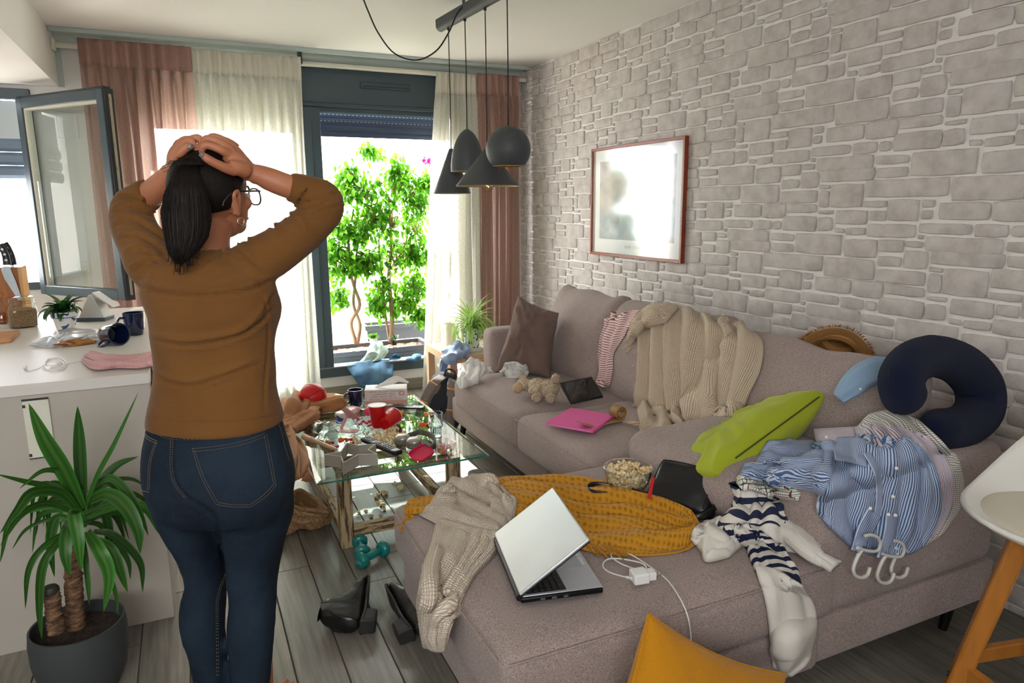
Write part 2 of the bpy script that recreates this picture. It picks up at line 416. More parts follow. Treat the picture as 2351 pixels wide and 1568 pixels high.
known = {-2: 2.78, 0: 2.538, 1: 2.77, 2: 2.40, 3: 2.533, 5: 3.293, 6: 3.435, 9: 3.44}
L = .9
for i in range(-6, 17):
    x = .05+.1512*i+.0756
    if x > XW-.02: continue
    y = known.get(i, offs[i % 12]*.9+2.4)
    y0 = y-math.ceil((y-1.0)/L)*L
    while y0 < 5.35:
        a, b = max(y0, 1.0), min(y0+L, 5.36)
        if b-a > .08:
            key = round(b-a, 3)
            if key not in pm: pm[key] = plank_mesh(key)
            o = bpy.data.objects.new('floor_plank', pm[key]); COL.objects.link(o); o.location = (x, (a+b)/2, -.0025); par(o, fl)
        y0 += L
# ceiling with the dropped soffit over the kitchen side
struct(MB().box((-.632, -1.5, ZC), (XW+.15, 5.6, ZC+.1)).build('ceiling', m_ceil, None, smooth=0))
struct(MB().box((-2.7, -1.5, 2.214), (-.632, 5.6, ZC+.1)).build('ceiling_soffit', m_ceil, None, smooth=0))
# walls
WX0, WX1, WZ0, WZ1 = -.24, 2.06, .18, 2.44      # living room window opening
KX0, KX1, KZ0, KZ1 = -1.95, -.79, .95, 2.19     # kitchen window opening
b = MB(); T = YW+.2
b.box((-2.7, YW, 0), (KX0, T, 2.6)); b.box((KX0, YW, 0), (KX1, T, KZ0)); b.box((KX0, YW, KZ1), (KX1, T, 2.6)); b.box((KX1, YW, 0), (WX0, T, 2.6))
b.box((WX0, YW, 0), (WX1, T, WZ0)); b.box((WX0, YW, WZ1), (WX1, T, 2.6)); b.box((WX1, YW, 0), (XW+.15, T, 2.6))
wb = struct(b.build('wall_back', m_paint, None, smooth=0))
struct(MB().box((-2.7, -1.5, 0), (-2.6, YW, 2.3)).build('wall_left', m_paint, None, smooth=0))
b = MB(); b.box((-2.7, -1.6, 0), (-2.0, -1.5, 2.6)); b.box((-.1, -1.6, 0), (XW+.15, -1.5, 2.6)); b.box((-2.0, -1.6, 2.2), (-.1, -1.5, 2.6)); b.box((-2.0, -1.6, 0), (-.1, -1.5, 1.6))  # unseen wall; its opening is added and sized to let fill light in
struct(b.build('wall_front', m_paint, None, smooth=0))
wr_ = struct(MB().box((XW+.006, -1.5, 0), (XW+.15, YW, ZC)).build('wall_right', m_mortar, None, smooth=0))
# skirting and cornice
m_skirt = mat('skirting_tile', '8d8778', .5, var=.15, vs=3, stretch=(1, 1, 20))
struct(MB().box((KX1, YW-.014, 0), (WX1+.5, YW, .085)).build('baseboard_back', m_skirt, None, smooth=0))
b = MB(); b.prism([(YW-.05, ZC), (YW, ZC), (YW, ZC-.05), (YW-.012, ZC-.044), (YW-.04, ZC-.018)], -.632, XW, Matrix(((0, 0, 1, 0), (1, 0, 0, 0), (0, 1, 0, 0), (0, 0, 0, 1))))
struct(b.build('trim_1', m_trim, None, smooth=0))
struct(MB().box((-.636, YW-.012, 2.214), (-.60, YW-.001, ZC-.04)).build('trim_2', m_trim, None, smooth=0))

# ---- stones of the right wall: the 32 stones of one repeat, laid on its lattice
ST = [(1.56,1.747,1.392,1.456),(1.769,1.818,1.437,1.468),(1.774,1.819,1.392,1.428),(1.97,2.082,1.438,1.465),(1.971,2.046,1.384,1.426),(1.834,2.055,1.318,1.371),(2.055,2.211,1.366,1.426),(2.165,2.211,1.33,1.35),(2.06,2.156,1.322,1.353),(1.173,1.531,1.154,1.224),(1.539,1.705,1.114,1.212),(1.711,1.763,1.193,1.212),(2.256,2.31,1.438,1.508),(2.228,2.31,1.336,1.396),(1.226,1.4,1.414,1.454),(1.222,1.418,1.332,1.4),(2.173,2.426,1.231,1.322),(1.998,2.155,1.23,1.306),(1.88,1.992,1.26,1.309),(1.883,1.988,1.2,1.244),(1.773,1.874,1.199,1.272),(1.503,1.79,1.272,1.328),(1.619,1.822,1.338,1.377),(1.492,1.76,1.224,1.278),(1.71,1.76,1.114,1.188),(1.776,1.994,1.134,1.19),(2.002,2.255,1.137,1.223),(1.406,1.555,1.388,1.458),(1.83,1.966,1.385,1.47),(1.8,1.872,1.283,1.308),(1.8,1.823,1.316,1.332),(2.23,2.308,1.409,1.426),(1.345,1.482,1.230,1.272),(1.345,1.49,1.283,1.318),(1.492,1.608,1.332,1.378),(1.43,1.48,1.334,1.376)]
k = N('stone_face'); cd = k.coord('Object'); inf = k.n('ShaderNodeObjectInfo'); geo = k.n('ShaderNodeNewGeometry')
va = k.n('ShaderNodeVectorMath', _operation='ADD'); k.l(cd, va.inputs[0]); k.l(geo.outputs['Random Per Island'], va.inputs[1])
va2 = k.n('ShaderNodeVectorMath', _operation='ADD'); k.l(va.outputs[0], va2.inputs[0]); k.l(inf.outputs['Random'], va2.inputs[1])
nz = k.noise(va2.outputs[0], 14, 6, .6); c1 = k.ramp(nz, [(.3, lin('b3aba5')), (.5, lin('c6bfba')), (.72, lin('d4cec9'))])
k.l(c1, k.b.inputs['Base Color']); k.b.inputs['Roughness'].default_value = .85
fine = k.noise(va2.outputs[0], 210, 3, .7); k.bump(k.math('ADD', fine, k.math('MULTIPLY', nz, .6)), .5, .003); m_stone = k.m
def stone_geo(w_, h_, seed, kx=1):
    "bevelled block, irregular outline, normal along -x"
    r_ = random.Random(seed); n_ = []
    nx = max(2, int(w_/.035)); cz = min(.008, h_*.22)
    pts = []
    for i in range(nx+1): pts.append((-w_/2+w_*i/nx, -h_/2))
    for i in range(1, 3): pts.append((w_/2, -h_/2+h_*i/3))
    for i in range(nx+1): pts.append((w_/2-w_*i/nx, h_/2))
    for i in range(1, 3): pts.append((-w_/2, h_/2-h_*i/3))
    out = []
    for (x, y) in pts:
        cx = abs(abs(x)-w_/2) < 1e-6 and abs(abs(y)-h_/2) < 1e-6
        if cx: x -= math.copysign(cz*r_.uniform(.25, .7), x); y -= math.copysign(cz*r_.uniform(.1, .5), y)
        out.append((x+r_.uniform(-.0015, .0015), y+r_.uniform(-.0016, .0016)))
    return out
def stone_add(k, y0, z0, w_, h_, seed):
    o = stone_geo(w_, h_, seed); r_ = random.Random(seed+9); n = len(o); vs = []
    d = .0085+.0025*r_.random()
    for ins, dep in ((0, .001), (0, -d*.6), (.0014, -d*.93), (.0045, -d-.001)):
        for x, y in o:
            sx = 1-2*ins/w_; sy = 1-2*ins/h_
            vs.append((dep+(r_.uniform(-.0006, .0006) if dep < -.003 else 0), y0+x*sx, z0+y*sy))
    fs = [(q*n+i, (q+1)*n+i, (q+1)*n+(i+1) % n, q*n+(i+1) % n) for q in range(3) for i in range(n)]+[tuple(range(3*n, 4*n))[::-1]]
    k.add(vs, fs)
allst = []
for kk in range(-8, 9):
    for mm in range(-6, 8):
        for q, s in enumerate(ST):
            dy = kk*.54675+mm*1.0935; dz = kk*.3245
            y0, y1, z0, z1 = s[0]+dy, s[1]+dy, s[2]+dz, s[3]+dz
            if y1 < .9 or y0 > YW or z1 < 0 or z0 > ZC: continue
            y1 = min(y1, YW-.003); z1 = min(z1, ZC-.002); z0 = max(z0, .004)
            if y1-y0 < .012 or z1-z0 < .008: continue
            whole = (s[1]+dy <= YW and s[3]+dz <= ZC and s[2]+dz >= 0)
            cy, cz_ = (y0+y1)/2, (z0+z1)/2; D = (V((XW, cy, cz_))-CAM).length
            q3 = V((XW, cy, cz_))-CAM; zz = q3.dot(CF); pxx = 1175+FPX*q3.dot(CR)/zz if zz > 0 else -1e9; pyy = 784-FPX*q3.dot(CU)/zz if zz > 0 else -1e9
            vis = 1150 < pxx < 2420 and -40 < pyy < 1250 and not (cz_ < .75 and cy < 4) and zz > 0 and not (cz_ < .9 and cy < 1.9)
            allst.append(((y1-y0)*(z1-z0)/D**3 if vis and whole else 0, y0, y1, z0, z1, q))
allst.sort(reverse=True)
sm = {}; rest = MB()
for n_, (a_, y0, y1, z0, z1, q) in enumerate(allst):
    if n_ < 298 and a_ > 0:
        if q not in sm:
            k = MB(); stone_add(k, 0, 0, y1-y0, z1-z0, q); me = k.mesh('stone'); me.materials.append(m_stone); me.polygons.foreach_set('use_smooth', [True]*len(me.polygons)); me.set_sharp_from_angle(angle=R(50)); sm[q] = me
        o = bpy.data.objects.new('stone', sm[q]); COL.objects.link(o); o.location = (XW+.006, (y0+y1)/2, (z0+z1)/2); par(o, wr_)
    else: stone_add(rest, (y0+y1)/2, (z0+z1)/2, y1-y0, z1-z0, q)
for i in range(len(rest.v)): rest.v[i] = (rest.v[i][0]+XW+.006, rest.v[i][1], rest.v[i][2])
stuff(rest.build('far_stones', m_stone, wr_, smooth=50))

# ---- living room window
m_glass = glass('window_glass', (.93, .97, .96), .9)
m_slat = mat('shutter_slat', '3d4a63', .5)
wn = struct(thing('window_1', None, None, (WX0, YW, WZ0)))
FY0, FY1 = YW-.035, YW+.05
b = MB(); b.box((WX0, FY0, 2.2), (WX1, FY1, WZ1)); b.build('shutter_box', m_frame, wn, bevel=.004)
b = MB()
b.box((WX0, FY0-.008, 2.175), (WX1, FY1, 2.2)); b.box((WX0, FY0, WZ0-.012), (WX1, FY1, WZ0+.062)); b.box((WX0, FY0, WZ0), (WX0+.06, FY1, 2.2)); b.box((WX1-.06, FY0, WZ0), (WX1, FY1, 2.2))
b.box((WX0+.06, FY0+.02, 2.14), (WX1-.06, FY1, 2.175))
b.build('window_frame', m_frame, wn, bevel=.003)
MB().box((WX0, FY0-.012, WZ0+.062), (WX1, FY0+.1, WZ0+.072)).build('sill_track', mat('track_metal', '8d989c', .35, .8), wn)
b = MB(); b.box((.83, FY0-.006, WZ0+.06), (.965, FY1, 2.17)); b.build('mullion', m_frame, wn, bevel=.006)
b = MB(); b.box((.84, FY0-.016, WZ0+.07), (.90, FY0-.002, 2.08)); b.build('sliding_stile', m_frame, wn, bevel=.004)
b = MB(); b.box((WX0+.06, FY0+.03, WZ0+.062), (WX0+.12, FY1, 2.14)); b.box((.77, FY0+.03, WZ0+.062), (.83, FY1, 2.14)); b.box((WX0+.06, FY0+.03, WZ0+.062), (.83, FY1, WZ0+.12)); b.box((WX0+.06, FY0+.03, 2.09), (.83, FY1, 2.14))
b.build('sash_frame', m_frame, wn, bevel=.003)
MB().box((WX0+.12, FY1-.03, WZ0+.12), (.77, FY1-.024, 2.09)).build('window_pane', m_glass, wn, smooth=0)
# air vent on the shutter box
b = MB(); c0 = P(885, 199, 'y', FY0); b.box((c0.x-.19, FY0-.018, c0.z-.022), (c0.x+.19, FY0, c0.z+.022)); v_ = b.build('air_vent', m_frame, wn, bevel=.008)
b = MB(); b.box((c0.x-.17, FY0-.023, c0.z-.012), (c0.x+.17, FY0-.017, c0.z-.004)); b.build('vent_slot', m_framed, v_)
# roller shutter, half way up: rows of slats
for x0, x1, zb in ((.965, WX1-.06, 1.985), (WX0+.06, .83, 2.0)):
    z = 2.16
    while z > zb:
        z1 = max(z-.052, zb-.01); k = MB(); k.prism([(YW+.09, z), (YW+.083, z-.012), (YW+.082, (z+z1)/2), (YW+.087, z1+.003), (YW+.095, z1+.003), (YW+.095, z)], x0, x1, Matrix(((0, 0, 1, 0), (1, 0, 0, 0), (0, 1, 0, 0), (0, 0, 0, 1))))
        s_ = k.build('shutter_slat', m_slat, wn, smooth=30)
        if z > 2.1 and x0 > .5:
            k = MB()
            for i in range(34): xx = x0+.02+i*.03; k.box((xx, YW+.0805, z-.024), (xx+.014, YW+.0835, z-.021))
            stuff(k.build('slat_hole', m_cream, s_))
        z -= .047
# ---- kitchen window with its open sash
kw = struct(thing('window_2', None, None, (KX0, YW, KZ0)))
b = MB(); b.box((KX0, FY0+.01, KZ1-.06), (KX1, FY1, KZ1)); b.box((KX1-.05, FY0+.02, KZ0), (KX1, FY1, KZ1)); b.box((KX0, FY0+.02, KZ0), (KX0+.05, FY1, KZ1)); b.box((KX0, FY0+.02, KZ0), (KX1, FY1, KZ0+.05)); b.box((KX0+.55, FY0+.03, KZ0), (KX0+.61, FY1, KZ1))
b.build('window_frame', m_frame, kw, bevel=.003)
MB().box((KX0+.05, YW+.1, 1.9), (KX1-.05, YW+.13, KZ1-.06)).build('shutter_box', mat('pale_box', 'c9d2d4', .5), kw)
for i in range(3):
    z = 1.9-i*.083; k = MB(); k.prism([(YW+.1, z), (YW+.085, z-.02), (YW+.085, z-.06), (YW+.1, z-.08), (YW+.11, z-.08), (YW+.11, z)], KX0+.05, KX1-.05, Matrix(((0, 0, 1, 0), (1, 0, 0, 0), (0, 1, 0, 0), (0, 0, 0, 1))))
    k.build('shutter_slat', mat('blue_slat', '6d7f93', .4), kw, smooth=30)
# open sash swung into the room
A, B_ = V((-.835, 5.30, 0)), V((-.322, 4.66, 0)); sd = (B_-A); SL = sd.length; sd.normalize()
Ms = frame((A.x, A.y, 0), sd, V((-sd.y, sd.x, 0)))
sw = thing('window_sash', 'open inward grey aluminium window sash with clear pane, left of the pink curtain', 'window sash', tuple(A)); sz0, sz1 = .93, 2.118
b = MB(); fw = .058
for a0, a1 in (((0, -.03, sz0), (fw, .03, sz1)), ((SL-fw, -.03, sz0), (SL, .03, sz1)), ((fw, -.03, sz0), (SL-fw, .03, sz0+fw)), ((fw, -.03, sz1-fw), (SL-fw, .03, sz1))): b.box(a0, a1, Ms)
b.build('sash_frame', m_frame, sw, bevel=.004)
b = MB(); b.box((SL, -.024, sz0), (SL+.014, .028, sz1), Ms); b.box((0, -.02, sz1), (SL, .02, sz1+.012), Ms); b.build('gasket', m_framed, sw)
b = MB(); b.box((SL+.014, -.004, sz0+.03), (SL+.018, .012, sz1-.03), Ms); b.box((.04, -.008, sz1+.012), (SL*.55, .008, sz1+.016), Ms)
for i in range(9): z = sz0+.12+i*.125; b.box((SL+.018, -.003, z), (SL+.023, .009, z+.02), Ms)
b.build('locking_strip', mat('zinc', 'b9b09a', .35, .9), sw)
b = MB()
for a0, a1 in (((fw, -.02, sz0+fw), (fw+.012, .02, sz1-fw)), ((SL-fw-.012, -.02, sz0+fw), (SL-fw, .02, sz1-fw)), ((fw, -.02, sz1-fw-.012), (SL-fw, .02, sz1-fw))): b.box(a0, a1, Ms)
b.build('glazing_bead', m_cream, sw)
MB().box((fw, -.012, sz0+fw), (SL-fw, -.006, sz1-fw), Ms).build('window_pane', m_glass, sw, smooth=0)
# covers and switch on the wall pier
for (x0, x1) in ((128, 182), (190, 236)):
    a, c = P(x0, 258, 'y', YW), P(x1, 318, 'y', YW)
    o = MB().box((a.x, YW-.008, c.z), (c.x, YW, a.z)).build('junction_cover', m_paint, None, bevel=.002)
    tag(o, 'square white junction cover high on the pier, %s of the two' % ('left' if x0 < 150 else 'right, nearer the pink curtain'), 'cover')
a, c = P(178, 600, 'y', YW), P(212, 662, 'y', YW)
t = thing('light_switch', 'white square light switch low on the wall pier behind the sash glass', 'switch', (a.x, YW, c.z))
MB().box((a.x, YW-.009, c.z), (c.x, YW, a.z)).build('plate', m_paint, t, bevel=.003); MB().box((a.x+.02, YW-.014, c.z+.03), (c.x-.02, YW-.009, a.z-.03)).build('rocker', m_cream, t, bevel=.002)

# ================================================================== OUTSIDE
m_ext = mat('terrace_render', 'e9e2da', .9)
m_tile = mat('terrace_tile', 'dcd2c6', .7)
struct(MB().box((-4, YW+.2, -.1), (6, 12, .03)).build('terrace_floor', m_tile, None, smooth=0))
g = N('artificial_grass'); g.b.inputs['Base Color'].default_value = lin('5fae2a'); g.b.inputs['Roughness'].default_value = .9; g.bump(g.noise(g.coord(), 300, 2), 1, .01)
struct(MB().box((.75, YW+.21, .03), (1.35, 6.6, .045)).build('ground_grass', g.m, None, smooth=0))
k = MB(); r_ = random.Random(4)
for i in range(9000):
    x, y = r_.uniform(.8, 1.35), r_.uniform(YW+.22, 6.6); h = r_.uniform(.012, .028); a = r_.uniform(0, PI); dx, dy = .0018*math.cos(a), .0018*math.sin(a); lx, ly = r_.uniform(-.008, .008), r_.uniform(-.008, .008)
    k.add([(x-dx, y-dy, .045), (x+dx, y+dy, .045), (x+lx, y+ly, .045+h)], [(0, 1, 2)])
tag(k.build('grass', mat('grass_blade', '6fc435', .7, trans=.3), None, smooth=0), 'bright green artificial grass on the terrace beside the planter', 'grass', kind='stuff')
struct(MB().box((-4, 7.9, 0), (6, 8.05, 1.0)).build('terrace_wall', m_ext, None, smooth=0))
struct(MB().box((2.25, YW+.2, 0), (2.4, 8, 1.3)).build('terrace_partition', m_ext, None, smooth=0))
# far building beyond the parapet
t = thing('apartment_building', 'pale pink apartment building with balcony band seen beyond the plants', 'building', (0, 18, 0))
MB().box((-6, 18, -4), (3.2, 20, .9)).build('wall', mat('pink_render', 'd9b6ae', .9), t, smooth=0)
MB().box((-6, 17.6, .2), (3.2, 18, .45)).build('balcony', m_ext, t, smooth=0)
# bamboo trellis
m_bam = mat('bamboo', 'd49a55', .6, var=.2, vs=20, trans=.15)
t = thing('trellis', 'orange bamboo trellis standing at the right side of the terrace', 'trellis', (2.15, 6.6, 0))
for i in range(5): x = 1.72+.11*i; MB().tube([(x, 6.7, .03), (x+.01, 6.7, 1.45)], .009, 8).build('bamboo_pole', m_bam, t)
for i in range(6): z = .45+i*.18; MB().tube([(1.69, 6.685, z), (2.19, 6.685, z)], .008, 8).build('bamboo_rail', m_bam, t)
# low planter with two ficus trees
m_pl = mat('grey_plastic', '454b55', .5, bump=.2, bs=90)
m_soil = mat('bark_soil', '6e4a38', .95, var=.5, vs=60, bump=1, bs=60, dist=.01)
def trough(name, label, x0, x1, y0, y1, z0, z1, m_):
    t = thing(name, label, 'planter', ((x0+x1)/2, (y0+y1)/2, z0)); e = .035
    def ring(ins, z): return [(x0+ins, y0+ins, z), (x1-ins, y0+ins, z), (x1-ins, y1-ins, z), (x0+ins, y1-ins, z)]
    vs = sum([ring(i, z) for i, z in ((e+.02, z0), (e, z0+.02), (e*.5, z1-.05), (0, z1-.045), (-.005, z1), (.03, z1), (.035, z1-.06), (e+.03, z0+.02))], [])
    fs = [(q*4+i, q*4+(i+1) % 4, (q+1)*4+(i+1) % 4, (q+1)*4+i) for q in range(7) for i in range(4)]+[(3, 2, 1, 0), (28, 29, 30, 31)]
    MB().add(vs, fs).build('trough', m_, t, smooth=0, bevel=.006)
    b = MB()
    for z in (z0+.1, z0+.15): b.box((x0+e*.6-.002, y0+e*.6-.003, z), (x1-e*.6+.002, y0+e*.6+.01, z+.004))
    b.build('groove', m_framed, t)
    A = np.zeros((14, 40, 3)); u, v = np.meshgrid(np.linspace(0, 1, 14), np.linspace(0, 1, 40), indexing='ij')
    A[..., 0] = x0+.032+v*(x1-x0-.064); A[..., 1] = y0+.032+u*(y1-y0-.064); A[..., 2] = z1-.035+.008*fbm(A*30, 3)
    MB().grid(A).build('soil', m_soil, t)
    return t
trough('planter', 'long dark grey plastic trough planter just outside the window', .94, 1.87, 5.66, 6.02, .03, .295, m_pl)
trough('planter', 'second grey trough planter farther back against the trellis', 1.45, 2.05, 6.35, 6.58, .03, .38, m_pl)
m_bark = mat('ficus_bark', '94785c', .8, var=.3, vs=18, bump=.6, bs=30, stretch=(1, 1, .25))
def leafmat(name, c1, c2, tr=.5, rough=.35):
    k = N(name); inf = k.n('ShaderNodeObjectInfo'); geo = k.n('ShaderNodeNewGeometry')
    rs = k.math('FRACT', k.math('ADD', inf.outputs['Random'], geo.outputs['Random Per Island'])); c = k.ramp(rs, [(0, lin(c1)), (1, lin(c2))])
    k.l(c, k.b.inputs['Base Color']); k.b.inputs['Roughness'].default_value = rough; k.trans(tr, c); return k.m
m_fleaf = leafmat('ficus_leaf', '2c6e0e', '7cc024', .48)
def leaf_vs(L, W, fold=.25, droop=.2, tip=1.0, n=5):
    vs = []; fs = []
    for i in range(n+1):
        t = i/n; w_ = W/2*math.sin(PI*min(1, t**.8*1.0))**.8 if 0 < t < 1 else .0004
        z = -droop*L*t*t; vs += [(-w_, L*t, z+fold*w_), (0, L*t, z), (w_, L*t, z+fold*w_)]
    for i in range(n):
        for j in range(2): a = i*3+j; fs.append((a, a+1, a+4, a+3))
    return vs, fs
def leaf_tree(name, label, base, trunks, blobs, nleaf, size, seed, group=None):
    t = thing(name, label, 'tree', base, group=group); r_ = random.Random(seed)
    k = MB()
    for path, r0, r1 in trunks:
        p = cpath(path, 26); k.tube(p, [r0+(r1-r0)*i/25 for i in range(26)], 9)
    k.build('trunk', m_bark, t, smooth=180)
    # twigs and leaves
    tw = MB(); leaves = []
    while len(leaves) < nleaf:
        bx, by, bz, rx, rz = r_.choice(blobs)
        a, e = r_.uniform(0, 2*PI), math.acos(r_.uniform(-1, 1)); rr = r_.uniform(.35, 1)**.6
        c = V((bx+rx*rr*math.sin(e)*math.cos(a), by+rx*.8*rr*math.sin(e)*math.sin(a), bz+rz*rr*math.cos(e)))
        for q in range(r_.randint(3, 6)):
            d = V((r_.gauss(0, .035), r_.gauss(0, .03), r_.gauss(0, .035)))
            leaves.append((c+d, r_.uniform(0, 2*PI), r_.uniform(-1.2, .1), r_.uniform(-.6, .6), size*r_.uniform(.7, 1.25)))
        st = V((bx, by, bz-rz*.5)); tw.tube(cpath([st, (st+c)/2+V((0, 0, .03)), c], 5), [.0035, .003, .002, .002, .0012], 4)
    stuff(tw.build('twigs', m_bark, t, smooth=180))
    vs, fs = leaf_vs(1, .48, .35, .25)
    me = MB().add(vs, fs).mesh('leaf'); me.materials.append(m_fleaf); me.polygons.foreach_set('use_smooth', [True]*len(me.polygons))
    leaves.sort(key=lambda q: -q[4]); far = MB()
    for i, (c, a, pit, roll, s) in enumerate(leaves):
        M = Matrix.Translation(c) @ Matrix.Rotation(a, 4, 'Z') @ Matrix.Rotation(pit, 4, 'X') @ Matrix.Rotation(roll, 4, 'Y') @ Matrix.Scale(s, 4)
        if i < 290:
            o = bpy.data.objects.new('leaf', me); COL.objects.link(o); o.parent = t; o.matrix_parent_inverse = Matrix.Translation(-V(base)); o.matrix_basis = M
        else: far.add(vs, fs, None, M)
    stuff(far.build('foliage', m_fleaf, t, smooth=180)); return t
def tp(px, py, y): return P(px, py, 'y', y)
Yt = 5.87
tA = tp(818, 790, Yt); tB = tp(898, 785, Yt)
def blob(px, py, rpx, y=Yt, rz=None):
    c = tp(px, py, y); s = (c-CAM).dot(CF)/FPX; return (c.x, c.y, c.z, rpx*s, (rz or rpx)*s)
leaf_tree('ficus_tree', 'left ficus tree with braided pale trunk in the planter outside', tuple(tA),
    [([tA, tp(806, 740, Yt+.02), tp(826, 700, Yt-.01), tp(808, 640, Yt), tp(800, 560, Yt), tp(812, 480, Yt)], .019, .008), ([tA+V((.01, 0, 0)), tp(826, 745, Yt-.02), tp(812, 700, Yt+.02), tp(816, 640, Yt), tp(822, 560, Yt+.02), tp(850, 470, Yt)], .018, .006), ([tp(806, 640, Yt), tp(780, 560, Yt), tp(770, 470, Yt)], .006, .003)],
    [blob(795, 430, 34), blob(780, 520, 30), blob(840, 440, 36), blob(830, 530, 40), blob(770, 610, 26, rz=34), blob(855, 500, 36), blob(800, 400, 24), blob(775, 680, 22), blob(815, 600, 26), blob(850, 600, 28), blob(765, 570, 18), blob(850, 345, 16, rz=9)], 2500, .060, 5)
leaf_tree('ficus_tree', 'right ficus tree with straight trunk and denser crown near the white curtain', tuple(tB),
    [([tB, tp(900, 720, Yt), tp(893, 640, Yt), tp(898, 560, Yt+.02), tp(892, 450, Yt)], .024, .009), ([tB+V((-.012, 0, 0)), tp(886, 730, Yt+.02), tp(880, 660, Yt), tp(870, 560, Yt), tp(880, 470, Yt)], .011, .004), ([tp(895, 620, Yt), tp(930, 560, Yt), tp(950, 470, Yt)], .007, .003)],
    [blob(905, 420, 38), blob(945, 440, 34), blob(900, 500, 46), blob(955, 520, 34), blob(965, 590, 26), blob(910, 590, 40), blob(950, 660, 30), blob(880, 660, 30), blob(965, 470, 24), blob(915, 390, 24), blob(940, 570, 30), blob(925, 700, 24), blob(965, 720, 14), blob(980, 420, 16), blob(870, 700, 20)], 2900, .060, 9)
# bougainvillea sprig
t = thing('bougainvillea', 'magenta bougainvillea blossom cluster at the top right of the window', 'flower', tuple(tp(980, 400, Yt)))
MB().tube([tp(985, 470, Yt), tp(990, 410, Yt), tp(984, 378, Yt)], .003, 6).build('stem', m_bark, t)
k = MB(); c = tp(982, 372, Yt); vs, fs = leaf_vs(1, .8, .5, .3, n=3)
for i in range(46):
    M = Matrix.Translation(c+V((rnd.gauss(0, .022), rnd.gauss(0, .02), rnd.gauss(0, .016)))) @ Matrix.Rotation(rnd.uniform(0, 6.28), 4, 'Z') @ Matrix.Rotation(rnd.uniform(-1, 1.4), 4, 'X') @ Matrix.Scale(.032, 4); k.add(vs, fs, None, M)
k.build('blossom', mat('magenta_bract', 'c4087f', .6, trans=.12), t, smooth=180)
# small potted plants in the planter
def pot_white(name, label, c, r, h, leafm, n, L, W_, seed):
    t = thing(name, label, 'potted plant', tuple(c)); r_ = random.Random(seed); M = Matrix.Translation(c)
    MB().lathe([(r*.72, 0), (r*.95, h*.9), (r, h), (r*.9, h), (r*.86, h*.85), (0, h*.85)], 24, M).build('pot', m_paint if 'white' in label else m_framed, t)
    k = MB(); vs, fs = leaf_vs(1, W_, .3, .35)
    for i in range(n): k.add(vs, fs, None, Matrix.Translation(c+V((r_.gauss(0, r*.45), r_.gauss(0, r*.45), h+r_.uniform(0, r*.6)))) @ Matrix.Rotation(r_.uniform(0, 6.28), 4, 'Z') @ Matrix.Rotation(r_.uniform(.1, 1.3), 4, 'X') @ Matrix.Scale(L*r_.uniform(.7, 1.2), 4))
    k.build('leaves', leafm, t, smooth=180); return t
c = tp(858, 796, 5.80); pot_white('potted_plant', 'small bushy green plant in a white pot standing in the planter', c, .035, .075, m_fleaf, 120, .03, .6, 3)
c = tp(905, 792, 5.80); pot_white('potted_succulent', 'small spiky grey green succulent in a dark pot in the planter', c, .03, .04, leafmat('grey_leaf', '4f6b52', '7f9b78', .1), 60, .05, .22, 4)
for px in (960, 940): c = tp(px, 752, 6.45); pot_white('flowering_plant', 'leafy plant growing in the rear trough, %s of the two' % ('right' if px > 950 else 'left'), c, .05, .01, m_fleaf, 120, .05, .5, px)
# ================================================================== SOFA
def fabric(name, c, var=.16, weave=420, bump=.5, rough=.9, kind='noise', tr=0, sheen=.15):
    k = N(name); cd = k.coord('Object'); l = lin(c)
    a = k.noise(cd, weave, 2, .7); b2 = k.noise(cd, 6, 3)
    c1 = k.ramp(a, [(.32, tuple(x*(1-var*1.6) for x in l[:3])), (.68, tuple(min(1, x*(1+var*1.4)) for x in l[:3]))])
    hs = k.n('ShaderNodeHueSaturation'); k.l(c1, hs.inputs['Color']); k.l(k.math('ADD', k.math('MULTIPLY', b2, .16), .92), hs.inputs['Value'])
    k.l(hs.outputs[0], k.b.inputs['Base Color']); k.b.inputs['Roughness'].default_value = rough; k.b.inputs['Specular IOR Level'].default_value = .2
    k.b.inputs['Sheen Weight'].default_value = sheen
    k.bump(a, bump, .003)
    if tr: k.trans(tr, hs.outputs[0])
    return k.m
m_sofa = fabric('sofa_fabric', 'a0908b', .28, weave=330); m_pil = fabric('cushion_fabric', '7a655d', weave=400)
m_black = mat('black_metal', '17181a', .4, .6)
sofa = thing('sofa', 'large mauve grey L shaped fabric sofa covered in clothes along the stone wall', 'sofa', (2.0, 2.6, 0))
rbox((1.915, 2.66, .205), (.95, 2.76, .16), .03, 16).build('base', m_sofa, sofa, smooth=180, weld=True)
rbox((1.08, 1.735, .205), (.98, .93, .17), .03, 14).build('chaise_base', m_sofa, sofa, smooth=180, weld=True)
rbox((1.805, 3.365, .375), (.87, .868, .185), .045, 22, (.015, .012, .022), .004, 7, 1).build('seat_cushion', m_sofa, sofa, smooth=180, weld=True)
rbox((1.805, 2.563, .375), (.87, .73, .185), .045, 22, (.015, .012, .022), .004, 7, 2).build('seat_cushion', m_sofa, sofa, smooth=180, weld=True)
rbox((1.085, 1.73, .375), (1.05, .945, .18), .04, 26, (.012, .012, .012), .004, 6, 3).build('chaise_cushion', m_sofa, sofa, smooth=180, weld=True)
rbox((1.96, 1.83, .36), (.72, .74, .17), .04, 14, (0, 0, .01), .003, 6, 4).build('corner_cushion', m_sofa, sofa, smooth=180, weld=True)
rbox((1.945, 1.365, .49), (.82, .19, .42), .05, 16, (0, .008, .004), .002, 6, 5).build('armrest', m_sofa, sofa, smooth=180, weld=True)
rbox((2.005, 3.89, .43), (.75, .16, .58), .045, 14, (0, .005, .003), .002, 6, 6).build('armrest', m_sofa, sofa, smooth=180, weld=True)
rbox((2.31, 2.63, .52), (.16, 2.62, .52), .05, 14, (0, 0, 0), .002, 6, 7).build('backrest', m_sofa, sofa, smooth=180, weld=True)
